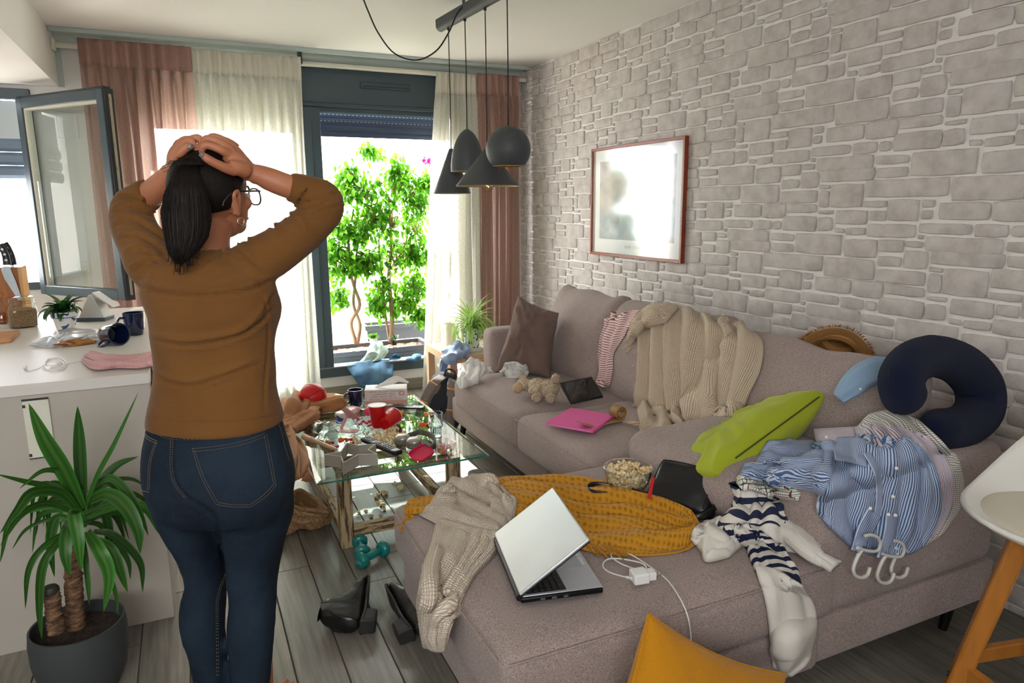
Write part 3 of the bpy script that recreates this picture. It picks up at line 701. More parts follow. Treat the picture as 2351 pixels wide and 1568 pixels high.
# stitched seams
for pts in ([(.57, 1.258, .452), (1.0, 1.247, .458), (1.59, 1.262, .447)], [(.553, 1.29, .452), (.542, 1.7, .462), (.56, 2.19, .452)], [(1.368, 2.215, .448), (1.356, 2.56, .455), (1.368, 2.92, .448)], [(1.368, 2.945, .448), (1.355, 3.37, .455), (1.368, 3.79, .448)]):
    MB().tube(cpath(pts, 24), .0022, 6).build('piping', m_sofa, sofa, smooth=180)
for x, y in ((1.5, 3.95), (1.5, 2.3), (2.32, 3.95), (.66, 2.1), (.68, 1.36), (2.3, 1.36)):
    MB().tube([(x, y, .125), (x-.03, y, 0)], [.022, .014], 10).build('leg', m_black, sofa)
# loose back cushions (leaning), all resting on the seats
def lean(y0, y1, ztop, zbot, xb, xt, t): # matrix: local x -> along wall (-y), local y -> up, normal towards -x
    up = V((xt-xb, 0, ztop-zbot)); c = V(((xb+xt)/2, (y0+y1)/2, (ztop+zbot)/2)); return frame(c, (0, -1, 0), up), abs(y1-y0), up.length
def backcush(name, label, M, wdt, hgt, t, seed, droop=0):
    mb = rbox((0, 0, 0), (wdt, hgt, t), .07, 26, (.02, .03, .045), .010, 5, seed)
    for i, p in enumerate(mb.v):
        x, y, z = p; q = y/(hgt/2); s = x/(wdt/2)
        z *= 1-.38*max(0, q)**2; y += droop*(abs(s)**3)*max(0, q)-(.008*math.sin(s*5+seed)*max(0, q))
        mb.v[i] = tuple(M @ V((x, y, z)))
    o = mb.build(name, m_sofa, None, smooth=180, weld=True); tag(o, label, 'cushion', 'sofa back cushions'); return o
M, a, h = lean(3.19, 3.86, .90, .47, 2.03, 2.17, 0)
backcush('back_cushion', 'mauve sofa back cushion at the far end with a striped top hanging on it', M, .68, .50, .19, 11, .07)
M, a, h = lean(2.32, 3.20, .92, .47, 2.06, 2.18, 0)
backcush('back_cushion', 'mauve sofa back cushion behind the tan throw blanket', M, .88, .49, .19, 12, .03)
M, a, h = lean(1.46, 2.32, .875, .47, 2.06, 2.18, 0)
backcush('back_cushion', 'mauve sofa back cushion below the straw hat and travel pillow', M, .86, .455, .19, 13, .03)
# dark scatter cushion against the far arm
o = pillowq('scatter_cushion', [P(1190, 678, 'y', 3.76), P(1283, 718, 'y', 3.58), P(1262, 868, 'z', .49), P(1137, 856, 'z', .49)], .19, m_pil, None, 5, .014); tag(o, 'dark mauve square scatter cushion leaning on the far sofa arm', 'cushion')
# rounded cushion lying flat in the corner, under the lime cushion
mb = rbox((1.76, 1.83, .545), (.62, .60, .155), .07, 26, (.02, .02, .03), .01, 6, 21); o = mb.build('flat_cushion', m_sofa, None, smooth=180, weld=True); tag(o, 'mauve cushion lying flat in the sofa corner under the lime cushion', 'cushion')

for o_ in list(bpy.data.objects):
    if (o_.parent == sofa or 'cushion' in o_.name) and o_.type == 'MESH' and o_.name.split('.')[0] not in ('leg', 'piping'): UNDER.append(bvh_of(o_))
# ================================================================== KITCHEN ISLAND
m_isl = mat('island_front', 'b9b1a6', .5); m_top = mat('worktop', 'dcd7d0', .42, bump=.05, bs=80)
t = thing('kitchen_island', 'white kitchen island with pale worktop on the left', 'kitchen island', (-1.3, 3.5, 0))
MB().box((-2.4, 2.605, 0), (-.149, 4.46, .872)).build('body', m_isl, t, bevel=.002)
MB().box((-2.41, 2.60, .872), (-.146, 4.465, .91)).build('worktop', m_top, t, bevel=.003)
a, c = P(48, 918, 'y', 2.605), P(122, 1055, 'y', 2.605)
q = [P(x, y, 'y', 2.605) for x, y in ((50, 918), (107, 912), (122, 1045), (66, 1056))]
k = MB(); k.box((q[0].x, 2.597, q[2].z), (q[1].x+.005, 2.6045, q[0].z)); o_ = k.build('socket_plate', m_cream, t, bevel=.002)
k = MB(); k.box((q[0].x, 2.5955, q[0].z-.004), (q[1].x+.005, 2.6, q[0].z+.002)); k.box((q[0].x, 2.5965, q[0].z-.026), (q[0].x+.008, 2.5975, q[0].z-.016)); k.box((q[0].x, 2.5965, q[2].z+.006), (q[0].x+.008, 2.5975, q[2].z+.016)); k.box((q[0].x+.0, 2.5955, q[2].z-.002), (q[1].x+.005, 2.6, q[2].z+.001))
stuff(k.build('plate_edge', m_framed, o_))

# ================================================================== CURTAINS
def curtmat(name, c, tr, transp, weave=260):
    k = N(name); cd = k.coord('UV'); k.b.inputs['Base Color'].default_value = lin(c); k.b.inputs['Roughness'].default_value = .9; k.b.inputs['Specular IOR Level'].default_value = .1
    wv = k.n('ShaderNodeTexNoise'); mp = k.coord('UV', (900, 60, 1)); k.l(mp, wv.inputs['Vector']); wv.inputs['Scale'].default_value = 1
    wv2 = k.n('ShaderNodeTexNoise'); mp2 = k.coord('UV', (60, 900, 1)); k.l(mp2, wv2.inputs['Vector']); wv2.inputs['Scale'].default_value = 1
    s_ = k.math('ADD', wv.outputs[0], wv2.outputs[0]); l = lin(c)
    cc = k.ramp(k.math('MULTIPLY', s_, .5), [(.35, tuple(x*.72 for x in l[:3])), (.65, tuple(min(1, x*1.15) for x in l[:3]))]); k.l(cc, k.b.inputs['Base Color'])
    mx = k.trans(tr, cc)
    tp_ = k.n('ShaderNodeBsdfTransparent'); m2 = k.n('ShaderNodeMixShader')
    k.l(k.math('MULTIPLY', k.ramp(k.math('MULTIPLY', s_, .5), [(.35, (1, 1, 1)), (.6, (.4, .4, .4))]), transp), m2.inputs[0])
    k.l(mx.outputs[0], m2.inputs[1]); k.l(tp_.outputs[0], m2.inputs[2]); k.l(m2.outputs[0], k.t.nodes['Material Output'].inputs[0])
    return k.m
m_pink = curtmat('pink_linen', 'c9a99d', .6, .10); m_sheer = curtmat('white_voile', 'e6e4d8', .34, .10); m_ptape = fabric('pink_tape', 'a98579', weave=300)
m_stape = mat('voile_tape', 'e6e1d2', .9, trans=.25)
def curtain(name, label, x0t, x1t, x0b, x1b, y, zt, zb, npl, amp, m_, mtape, seed, group=None):
    t = thing(name, label, 'curtain', ((x0t+x1t)/2, y, zb), group=group); nu, nv = 80, npl*16+1
    u, v = np.meshgrid(np.linspace(0, 1, nu), np.linspace(0, 1, nv), indexing='ij')
    ph = v*npl*2*PI; wob = .5*vn(np.stack([v*npl*.9, u*1.3, 0*u], -1), seed); fl = np.clip(u*4, 0, 1)
    X = (x0t+(x1t-x0t)*v)*(1-u)+(x0b+(x1b-x0b)*v)*u+.012*np.sin(ph*.5+seed+u*2)*fl
    head = np.clip((u-.055)/.03, 0, 1)
    w_ = amp*(np.sin(ph+wob*3*u)*(.55+.45*head)+.35*np.sin(ph*2+1.3+seed+u*1.5)*head)*(1+.5*vn(np.stack([v*npl, u*2, 0*u+5], -1), seed+2))
    pin = np.exp(-((u-.065)/.012)**2)*(np.sin(ph) > .2)*amp*.8
    Y = y+w_-pin; Z = zt+(zb-zt)*u + .004*np.sin(ph)*(1-u)
    A = np.stack([X, Y, Z], -1); uv = np.stack([v*(abs(x1t-x0t)*1.6), u*(zt-zb)], -1); ns = 5
    MB().grid(A[ns:], uv[ns:]).build('panel', m_, t, smooth=180)
    MB().grid(A[:ns+1], uv[:ns+1]).build('heading_tape', mtape, t, smooth=180, solid=.003)
    return t
yc = 5.2
def cx(px, py): return P(px, py, 'y', yc)
curtain('curtain', 'dusty pink linen curtain left of the window, lit through at its lower part', cx(176, 88).x, cx(438, 108).x, cx(200, 300).x+.0, cx(446, 400).x+.02, yc, cx(300, 96).z, .02, 9, .030, m_pink, m_ptape, 3)
curtain('curtain', 'white sheer curtain behind the woman between pink curtain and grey mullion', cx(437, 110).x, cx(690, 130).x, cx(437, 400).x+.02, cx(735, 880).x, yc, cx(560, 120).z, .02, 11, .026, m_sheer, m_stape, 8)
curtain('curtain', 'white sheer curtain at the right of the open window, beside the lamps', cx(1004, 165).x, cx(1096, 170).x, cx(968, 870).x, cx(1105, 760).x, yc+.02, cx(1050, 167).z, .02, 7, .026, m_sheer, m_stape, 5)
curtain('curtain', 'dusty pink linen curtain in the corner against the stone wall', cx(1094, 170).x, cx(1190, 172).x, cx(1100, 700).x, cx(1188, 700).x, yc-.01, cx(1140, 171).z, .02, 6, .028, m_pink, m_ptape, 6)
t = thing('curtain_rod', 'cream curtain rod under the ceiling with end bracket', 'curtain rod', (1, 5.27, 2.44))
MB().tube([(-.625, 5.27, 2.445), (XW-.01, 5.27, 2.445)], .017, 14).build('rod', m_cream, t)
MB().box((-.631, 5.24, 2.41), (-.61, 5.3, 2.48)).build('bracket', m_cream, t, bevel=.006)
c = P(690, 132, 'y', 5.22); MB().box((c.x-.012, 5.2, 2.43), (c.x+.008, 5.29, ZC)).build('bracket', m_framed, t, bevel=.003)
MB().box((-.63, 5.16, 2.503), (XW-.02, 5.19, 2.5295)).build('track', m_trim, t, bevel=.003)

# ================================================================== PENDANT LAMP
m_lamp = mat('matt_anthracite', '45494c', .55); m_gold = mat('cream_lining', 'd9c48f', .5, .2); m_cable = mat('black_cable', '0c0c0d', .6)
m_bulb = glass('clear_bulb', (1, 1, 1), 3); m_fil = N('filament'); m_fil.b.inputs['Emission Color'].default_value = (1, .35, .06, 1); m_fil.b.inputs['Emission Strength'].default_value = 4; m_fil = m_fil.m
zb = 2.43
b0, b1 = P(1014, 58, 'z', zb), P(1128, -6, 'z', zb); bd = (b1-b0).normalized(); b0 = P(1011, 60, 'z', zb)
t = thing('pendant_lamp', 'ceiling lamp bar with four matt black shades hung on black cords', 'lamp', tuple((b0+b1)/2+V((0, 0, .1))))
Mb = frame(b0+V((0, 0, .0)), bd, (0, 0, 1)); Lb = 1.15
prof = [(.028*math.sin(a), .03*math.cos(a)) for a in np.linspace(PI*.5, PI*1.5, 12)]+[(-.028, .03), (.028, .03)]
k = MB(); k.prism([(p[0], p[1]) for p in prof], 0, Lb, Mb @ Matrix(((0, 0, 1, 0), (0, 1, 0, 0), (1, 0, 0, 0), (0, 0, 0, 1)))); k.build('ceiling_bar', m_lamp, t, smooth=30)
k = MB(); k.tube([b0+bd*.3+V((0, 0, .02)), b0+bd*.3+V((0, 0, .1))], .008, 8); k.tube([b0+bd*.95+V((0, 0, .02)), b0+bd*.95+V((0, 0, .1))], .008, 8); k.build('mount', m_lamp, t)
def along(px, py):  # distance along the bar seen at this pixel
    q = P(px, py, 'z', zb-.03); return (q-b0).dot(bd)
def shade(px, pytop, kind, wpx, hpx, s):
    best = min(((abs((lambda q: 1175.5+FPX*q.dot(CR)/q.dot(CF))(V((b0.x+bd.x*u_, b0.y+bd.y*u_, 1.75))-CAM)-px), u_) for u_ in np.linspace(-.1, 1.4, 1501))); s = best[1]
    top = b0+bd*s+V((0, 0, -.03)); dz = V((top.x, top.y, 1.75))-CAM; zl = 1.75
    for _ in range(20): q = V((top.x, top.y, zl))-CAM; zl += ((784-FPX*q.dot(CU)/q.dot(CF))-pytop)*q.dot(CF)/FPX
    c = V((top.x, top.y, zl)); sc_ = (c-CAM).dot(CF)/FPX; w_, h_ = wpx*sc_/2, hpx*sc_*1.01
    prof = dict(cone=[(.006, 0), (.012, -.004)]+[(.012+(w_-.012)*q, -.004-(h_-.004)*q) for q in np.linspace(.1, 1, 10)],
        wide=[(.006, 0), (.014, -.004)]+[(.014+(w_-.014)*q, -.004-(h_-.004)*q) for q in np.linspace(.1, 1, 10)],
        bell=[(.006, 0)]+[(w_*(1-(1-q)**2.1)**.62 if q < 1 else w_, -h_*q**1.05) for q in np.linspace(.03, 1, 16)],
        ball=[(.006, 0)]+[(w_*math.sin(a), -w_*(1-math.cos(a))) for a in np.linspace(.12, PI*.755, 20)])[kind]
    prof = [(max(r, .004), z) for r, z in prof]
    M = Matrix.Translation(c)
    o = MB().lathe(prof+[(prof[-1][0]-.002, prof[-1][1])], 56, M).build('lamp_shade', m_lamp, t, smooth=60)
    o.data.polygons[0]
    inner = [(r-.002, z-.002) for r, z in prof[1:]]
    k = MB(); k.lathe(inner, 56, M); 
    k.f = [f for f in k.f if len(f) == 4]; k.build('shade_lining', m_gold, o, smooth=60)
    ob = o.data; bb = bmesh.new(); bb.from_mesh(ob); big = [f for f in bb.faces if len(f.verts) > 20 and f.calc_center_median().z < c.z-.05]; bmesh.ops.delete(bb, geom=big, context='FACES'); bb.to_mesh(ob); bb.free()
    cord = [top, top+(c-top)*.5+V((.0015, 0, 0)), c]; MB().tube(cpath(cord, 12), .0028, 8).build('cord', m_cable, t, smooth=180)
    MB().tube([top+V((0, 0, .03)), top+V((0, 0, -.012))], .007, 10).build('cord_grip', m_cable, t)
    zbt = c.z+prof[-1][1]
    return c, zbt, sc_
c1 = shade(1036, 341, 'cone', 87, 100, along(1028, 72))
c2 = shade(1073, 296, 'bell', 78, 94, along(1069, 43))
c3 = shade(1118, 340, 'wide', 148, 84, along(1115, 12))
c4 = shade(1167, 289, 'ball', 104, 90, along(1115, 12)+(along(1115, 12)-along(1069, 43))*1.12)
for c, zz, s_ in (c3, c4):
    r_ = .030 if c is c3[0] else .022; k = MB(); ce = V((c.x, c.y, zz+(.0 if c is c3[0] else .012)))
    k.lathe([(.012, .06), (.014, .035)]+[(r_*math.sin(a), r_*math.cos(a)) for a in np.linspace(.5, PI-.01, 14)], 24, Matrix.Translation(ce)); k.build('light_bulb', m_bulb, t, smooth=180)
    k = MB(); k.tube([ce+V((.008*math.sin(i*1.3), .008*math.cos(i*1.3), .02-.004*i)) for i in range(8)], .0012, 5); k.build('filament', m_fil, t)
# supply cable looping from the ceiling rose
a = P(838, 0, 'z', 2.50); pts = [P(x, y, 'z', z) for x, y, z in ((832, -8, 2.525), (845, 25, 2.46), (868, 75, 2.36), (905, 122, 2.26), (955, 138, 2.22), (1000, 118, 2.25), (1030, 75, 2.33), (1050, 30, 2.42), (1072, 8, 2.46), (1085, 5, 2.47))]
MB().tube(cpath(pts, 70), .004, 8).build('supply_cable', m_cable, t, smooth=180)
MB().lathe([(.035, 0), (.035, -.012), (.02, -.016), (.0, -.016)], 24, Matrix.Translation(P(832, -10, 'z', ZC))).build('ceiling_rose', m_framed, t)
MB().lathe([(.055, 0), (.055, -.02), (0, -.02)], 28, Matrix.Translation(b0+bd*.6+V((0, 0, ZC-b0.z)))).build('ceiling_plate', m_lamp, t)

# ================================================================== PICTURE
m_wood = mat('cherry_frame', '8e3f24', .35, var=.15, vs=10, stretch=(1, .2, 4))
t = thing('framed_picture', 'framed poster with white mount in a thin cherry wood frame on the stone wall', 'picture', (XW, 3.72, 1.48))
y0, y1, z0, z1 = 3.222, 4.217, 1.126, 1.833; x0 = XW-.032; fw = .018
for a0, a1 in (((x0, y0, z0), (XW-.002, y0+fw, z1)), ((x0, y1-fw, z0), (XW-.002, y1, z1)), ((x0, y0+fw, z0), (XW-.002, y1-fw, z0+fw)), ((x0, y0+fw, z1-fw), (XW-.002, y1-fw, z1))):
    MB().box(a0, a1).build('frame_rail', m_wood, t, bevel=.002)
k = N('poster_print'); cd = k.coord('UV'); gr = k.noise(cd, 2.2, 3)
c1 = k.ramp(gr, [(.3, lin('c9ced0')), (.45, lin('7f8f98')), (.55, lin('b9a79c')), (.7, lin('5f707a'))]); k.l(c1, k.b.inputs['Base Color']); k.b.inputs['Roughness'].default_value = .6; m_print = k.m
MB().box((XW-.012, y0+fw, z0+fw), (XW-.008, y1-fw, z1-fw)).build('mount', mat('mount_card', 'e9ebec', .7), t, smooth=0)
k = MB(); k.add([(XW-.0125, y1-.09, z0+.11), (XW-.0125, y0+.09, z0+.11), (XW-.0125, y0+.09, z1-.09), (XW-.0125, y1-.09, z1-.09)], [(0, 1, 2, 3)], [(0, 0), (1, 0), (1, .7), (0, .7)]); k.build('print', m_print, t, smooth=0)
MB().box((x0+.006, y0+fw, z0+fw), (x0+.008, y1-fw, z1-fw)).build('picture_glass', glass('picture_glass', (1, 1, 1), 2.4, .1), t, smooth=0)
text('caption', 'V A N   L O O D', .028, frame((XW-.013, 3.72, z0+.065), (0, -1, 0), (0, 0, 1)), mat('caption_grey', 'c9ced0', .7), t)
# ================================================================== COFFEE TABLE
k = N('distressed_wood'); cd = k.coord('Object', (60, 60, 6)); nz = k.noise(cd, 1.0, 5, .7); cd2 = k.coord('Object', (6, 60, 60)); nz2 = k.noise(cd2, 1.0, 5, .7); geo = k.n('ShaderNodeNewGeometry')
att = k.n('ShaderNodeAttribute', _attribute_name='hor'); f = k.mix(att.outputs['Fac'], nz, nz2)
c1 = k.ramp(f, [(.40, lin('4a3527')), (.46, lin('7b6144')), (.50, lin('b9a27c')), (.7, lin('c9b591'))]); k.l(c1, k.b.inputs['Base Color']); k.b.inputs['Roughness'].default_value = .75; k.bump(f, .6, .004); m_dist = k.m
k = N('distressed_rail'); cd = k.coord('Object', (7, 60, 60)); cdy = k.coord('Object', (60, 7, 60)); nz = k.noise(cd, 1.0, 5, .7); c1 = k.ramp(nz, [(.40, lin('4a3527')), (.46, lin('7b6144')), (.50, lin('b9a27c')), (.7, lin('c9b591'))]); k.l(c1, k.b.inputs['Base Color']); k.b.inputs['Roughness'].default_value = .75; k.bump(nz, .6, .004); m_distx = k.m
k = N('distressed_side'); cdy = k.coord('Object', (60, 7, 60)); nz = k.noise(cdy, 1.0, 5, .7); c1 = k.ramp(nz, [(.40, lin('4a3527')), (.46, lin('7b6144')), (.50, lin('b9a27c')), (.7, lin('c9b591'))]); k.l(c1, k.b.inputs['Base Color']); k.b.inputs['Roughness'].default_value = .75; k.bump(nz, .6, .004); m_disty = k.m
TZ = .363
t = thing('coffee_table', 'low coffee table with clear glass top over a peeling pale wooden frame', 'table', (.78, 3.32, 0))
k = N('table_glass'); tr_ = k.n('ShaderNodeBsdfTransparent'); tr_.inputs[0].default_value = (.86, .95, .93, 1); g_ = k.n('ShaderNodeBsdfGlossy'); g_.inputs['Roughness'].default_value = .0
fr = k.n('ShaderNodeFresnel'); fr.inputs[0].default_value = 1.65; mx = k.n('ShaderNodeMixShader'); ge = k.n('ShaderNodeNewGeometry'); k.l(k.math('MULTIPLY', k.math('MULTIPLY', fr.outputs[0], 1.6), k.math('SUBTRACT', 1.0, ge.outputs['Backfacing'])), mx.inputs[0]); k.l(tr_.outputs[0], mx.inputs[1]); k.l(g_.outputs[0], mx.inputs[2]); k.l(mx.outputs[0], k.t.nodes['Material Output'].inputs[0]); m_tglass = k.m
gx0, gx1, gy0, gy1 = .40, 1.157, 2.75, 3.90; bv = .022
def ringp(i, z): return [(gx0+i, gy0+i, z), (gx1-i, gy0+i, z), (gx1-i, gy1-i, z), (gx0+i, gy1-i, z)]
MB().add(ringp(0, TZ-.012)+ringp(0, TZ-.004)+ringp(bv, TZ), [(3, 2, 1, 0), (8, 9, 10, 11)]+[(q*4+i, q*4+(i+1) % 4, (q+1)*4+(i+1) % 4, (q+1)*4+i) for q in (1,) for i in range(4)]).build('glass_top', m_tglass, t, smooth=0)
m_gedge = mat('green_glass_edge', '2f9a86', .08, spec=.8); m_gedge.node_tree.nodes['Principled BSDF'].inputs['Transmission Weight'].default_value = .35
MB().add(ringp(0, TZ-.012)+ringp(0, TZ-.004), [(i, (i+1) % 4, 4+(i+1) % 4, 4+i) for i in range(4)]).build('glass_edge', m_gedge, t, smooth=0)
lx0, lx1, ly0, ly1, lw = .503, 1.058, 2.85, 3.80, .056
for x in (lx0, lx1-lw):
    for y in (ly0, ly1-lw):
        MB().box((x, y, 0), (x+lw, y+lw, TZ-.016)).build('leg', m_dist, t, bevel=.003)
        MB().tube([(x+lw/2, y+lw/2, TZ-.017), (x+lw/2, y+lw/2, TZ-.0125)], .008, 12).build('glass_pad', m_gedge, t)
for z0, z1, e in ((TZ-.055, TZ-.02, .012), (.045, .095, .004)):
    for y in (ly0+e, ly1-lw+e): MB().box((lx0+lw, y, z0), (lx1-lw, y+.035, z1)).build('rail', m_distx, t, bevel=.002)
    for x in (lx0+e, lx1-lw+e): MB().box((x, ly0+lw, z0), (x+.035, ly1-lw, z1)).build('rail', m_disty, t, bevel=.002)
# ================================================================== SIDE TABLE
m_oak = mat('pale_oak', 'd8ae88', .5, var=.12, vs=6, stretch=(3, 3, 30))
sz = .45; A = P(1033, 818, 'z', sz); A = V((1.57, 4.39, sz)); Bc = V((1.57, 4.93, sz))
t = thing('side_table', 'pale oak side table between the sofa arm and the curtains', 'table', (1.85, 4.66, 0))
MB().box((1.575, 4.40, sz-.05), (2.12, 4.93, sz)).build('tabletop', mat('table_white', 'dccbb7', .35), t, bevel=.002)
for x in (1.575, 2.07):
    for y in (4.40, 4.88): MB().box((x, y, 0), (x+.05, y+.05, sz-.05)).build('leg', m_oak, t, bevel=.002)
k = MB(); k.box((1.573, 4.398, sz-.05), (2.122, 4.402, sz-.002)); k.box((1.5735, 4.40, sz-.05), (1.5755, 4.932, sz-.002)); k.build('edge_band', m_oak, t)
# ================================================================== BAR STOOL
m_shell = mat('white_plastic', 'e4e2dc', .3, spec=.5); m_pad = mat('cream_leatherette', 'd9d2c0', .5, bump=.1, bs=300); m_beech = mat('orange_beech', 'b9772f', .4, var=.2, vs=5, stretch=(4, 4, .6))
t = thing('bar_stool', 'white shell bar stool with cream pad and orange wooden legs at the right edge', 'stool', (2.05, .95, 0))
c0 = V((1.89, .84, .68))
Ms = Matrix.Translation(c0) @ Matrix.Rotation(R(8), 4, 'Z')
k = MB(); n1, n2 = 26, 48
A = np.zeros((n1, n2, 3))
for i in range(n1):
    s = i/(n1-1)
    for j in range(n2):
        a = 2*PI*j/n2; rx, ry = .25*s, .245*s; x, y = rx*math.cos(a), ry*math.sin(a)
        z = .03*s**4; back = max(0, math.cos(a)+.15)**1.3*max(0, s-.6)/.4
        z += .22*back**1.4; x += .06*back
        A[i, j] = (Ms @ V((x, y, z)))
k.grid(A, wrap=True); k.build('seat_shell', m_shell, t, smooth=180, solid=.012, weld=True)
k = MB(); A = np.zeros((12, 40, 3))
for i in range(12):
    s = i/11
    for j in range(40): a = 2*PI*j/40; A[i, j] = (Ms @ V((.215*s*math.cos(a)-.012, .215*s*math.sin(a), .012+.016*(1-s**6)**.5 if s < 1 else .008)))
k.grid(A, wrap=True); k.build('seat_pad', m_pad, t, smooth=180, weld=True)
feet = []
for i in range(4):
    a = R(122+90*i); p0 = c0+V((.10*math.cos(a), .10*math.sin(a), .0)); p1 = c0+V((.245*math.cos(a), .245*math.sin(a), -.68)); feet.append((p0, p1))
    k = MB(); k.bar(p0, p1, .050, .046, (math.cos(a), math.sin(a), 0)); k.build('leg', m_beech, t, bevel=.008)
for i in range(4):
    q = .60 if i % 2 else .66; a0 = feet[i][0].lerp(feet[i][1], q); a1 = feet[(i+1) % 4][0].lerp(feet[(i+1) % 4][1], q); k = MB(); k.bar(a0, a1, .022, .04); k.build('footrest', m_beech, t, bevel=.003)
    k = MB(); dd = (a0-c0); dd.z = 0; dd.normalize(); p_ = feet[i][0].lerp(feet[i][1], .70); k.tube([p_+dd*.02, p_+dd*.027], .007, 12); k.build('bolt', m_black, t)
# ================================================================== WOMAN
k = N('skin'); cd = k.coord('Object'); c1 = k.ramp(k.noise(cd, 9, 3), [(.3, lin('a9694a')), (.7, lin('bd7d5b'))]); k.l(c1, k.b.inputs['Base Color'])
k.b.inputs['Roughness'].default_value = .5; k.b.inputs['Subsurface Weight'].default_value = .18; k.b.inputs['Subsurface Radius'].default_value = (1, .3, .15); k.b.inputs['Subsurface Scale'].default_value = .01; k.bump(k.noise(cd, 260, 3), .25, .0012); m_skin = k.m
k = N('ribbed_jersey'); cd = k.coord('Object', (1, 1, 1)); wv = k.n('ShaderNodeTexWave', _wave_type='BANDS', _bands_direction='Z'); wv.inputs['Scale'].default_value = 95; wv.inputs['Distortion'].default_value = .3; k.l(cd, wv.inputs['Vector'])
c1 = k.ramp(k.noise(cd, 5, 3), [(.3, lin('6a4620')), (.7, lin('785127'))]); k.l(c1, k.b.inputs['Base Color']); k.b.inputs['Roughness'].default_value = .85; k.b.inputs['Sheen Weight'].default_value = .1; k.b.inputs['Specular IOR Level'].default_value = .2
k.bump(wv.outputs[0], .22, .0012); m_knit = k.m
def denim(name, c, c2, worn=.0):
    k = N(name); cd = k.coord('Object', (1, 1, 1)); wv = k.n('ShaderNodeTexNoise'); k.l(k.coord('Object', (700, 700, 60)), wv.inputs['Vector']); wv.inputs['Scale'].default_value = 1
    big = k.noise(cd, 5, 4); f = k.math('ADD', k.math('MULTIPLY', wv.outputs[0], .35), k.math('MULTIPLY', big, .65))
    c1 = k.ramp(f, [(.38, lin(c)), (.62, lin(c2))]); k.l(c1, k.b.inputs['Base Color']); k.b.inputs['Roughness'].default_value = .8; k.b.inputs['Specular IOR Level'].default_value = .2; k.bump(wv.outputs[0], .35, .0012); return k.m
m_jean = denim('dark_denim', '101a26', '22303f'); m_thread = mat('gold_thread', '8a7660', .7)
k = N('dark_hair'); cd = k.coord('UV', (90, 1.5, 1)); nz = k.noise(cd, 1.6, 4, .6); k.l(k.ramp(nz, [(.35, lin('0d0907')), (.6, lin('1c1410')), (.78, lin('33241c'))]), k.b.inputs['Base Color']); k.b.inputs['Roughness'].default_value = .5; k.b.inputs['Specular IOR Level'].default_value = .25; k.bump(nz, .6, .003); m_hair = k.m
k = N('scalp_hair'); cd = k.coord('Object', (1, 1, 1)); nz = k.noise(k.coord('UV', (140, 2, 1)), 1.6, 4, .6); k.l(k.ramp(nz, [(.35, lin('0c0908')), (.65, lin('1b1411'))]), k.b.inputs['Base Color']); k.b.inputs['Roughness'].default_value = .55; k.b.inputs['Specular IOR Level'].default_value = .2; k.bump(nz, .6, .002); m_scalp = k.m

WY = R(32)                                   # the body faces right of the window
WF = V((math.sin(WY), math.cos(WY), 0)); WR = V((math.cos(WY), -math.sin(WY), 0))
woman = thing('person', 'woman seen from behind in brown ribbed top and blue jeans, both hands on her head', 'person', (.05, 1.9, 0))
def pxm(p): return (V(p)-CAM).dot(CF)/FPX     # metres per pixel at p
def ring(c, a, b, n=40, pw=.92, fwd=WF, rt=WR, up=None, bb=None, fb=None):
    "horizontal oval ring; a half width, b half depth (bb back, fb front)"
    out = []
    for j in range(n):
        t = 2*PI*j/n; x = math.copysign(abs(math.cos(t))**pw, math.cos(t))*a; s = math.copysign(abs(math.sin(t))**pw, math.sin(t))
        y = s*((fb or b) if s > 0 else (bb or b)); out.append(tuple(c+rt*x+fwd*y))
    return out
def loft(mb, rings, m=None):
    "rings: list of rings -> smooth closed loft"
    A = np.array(rings, float); n = A.shape[1]; m = m or len(rings)*4; B = crmat(len(rings), m); C = np.einsum('ai,ijk->ajk', B, A)
    o = len(mb.v); mb.grid(C, wrap=True); mb.f.append(tuple(o+j for j in range(n))[::-1]); mb.mi.append(0); mb.f.append(tuple(o+(m-1)*n+j for j in range(n))); mb.mi.append(0)
def pring(py, cxp, hw, b, y, yaw=WY, bb=None, fb=None, pw=.92):
    c = P(cxp, py, 'y', y); w_ = hw*pxm(c); s, c_ = math.sin(yaw), math.cos(yaw); a = math.sqrt(max(w_*w_-b*b*s*s, .001))/c_
    for _ in range(3):
        rg = np.array(ring(c, a, b, 40, pw, V((s, c_, 0)), V((c_, -s, 0)), bb=bb, fb=fb)); x, _y = topx(rg); a *= 2*hw/(x.max()-x.min()); sh = cxp-(x.max()+x.min())/2; c = c+V((sh*pxm(c)*1.05, 0, 0))
    return [tuple(q) for q in rg]
def limb(mb, pts, m=None, n=24):
    "pts: (point, radius) or (point, rx, ry)"
    k = len(pts); m = m or k*5; B = crmat(k, m); C = B @ np.array([tuple(p[0]) for p in pts]); Rr = B @ np.array([p[1] for p in pts])
    mb.tube([V(c) for c in C], [max(float(r), .002) for r in Rr], n)
def remesh(o, vox, smooth_it=8, fac=.5):
    q = o.modifiers.new('r', 'REMESH'); q.mode = 'VOXEL'; q.voxel_size = vox; q.use_smooth_shade = True
    q = o.modifiers.new('s', 'SMOOTH'); q.iterations = smooth_it; q.factor = fac
    return bake(o)
def getv(o):
    me = o.data; a = np.empty(len(me.vertices)*3); me.vertices.foreach_get('co', a); nn = np.empty(len(me.vertices)*3); me.vertices.foreach_get('normal', nn); return a.reshape(-1, 3), nn.reshape(-1, 3)
def setv(o, a): o.data.vertices.foreach_set('co', np.asarray(a, float).ravel()); o.data.update()
def topx(a):
    "project an array of points to photograph pixels"
    q = a-np.array(CAM); z = q @ np.array(CF); return 1175.5+FPX*(q @ np.array(CR))/z, 784-FPX*(q @ np.array(CU))/z
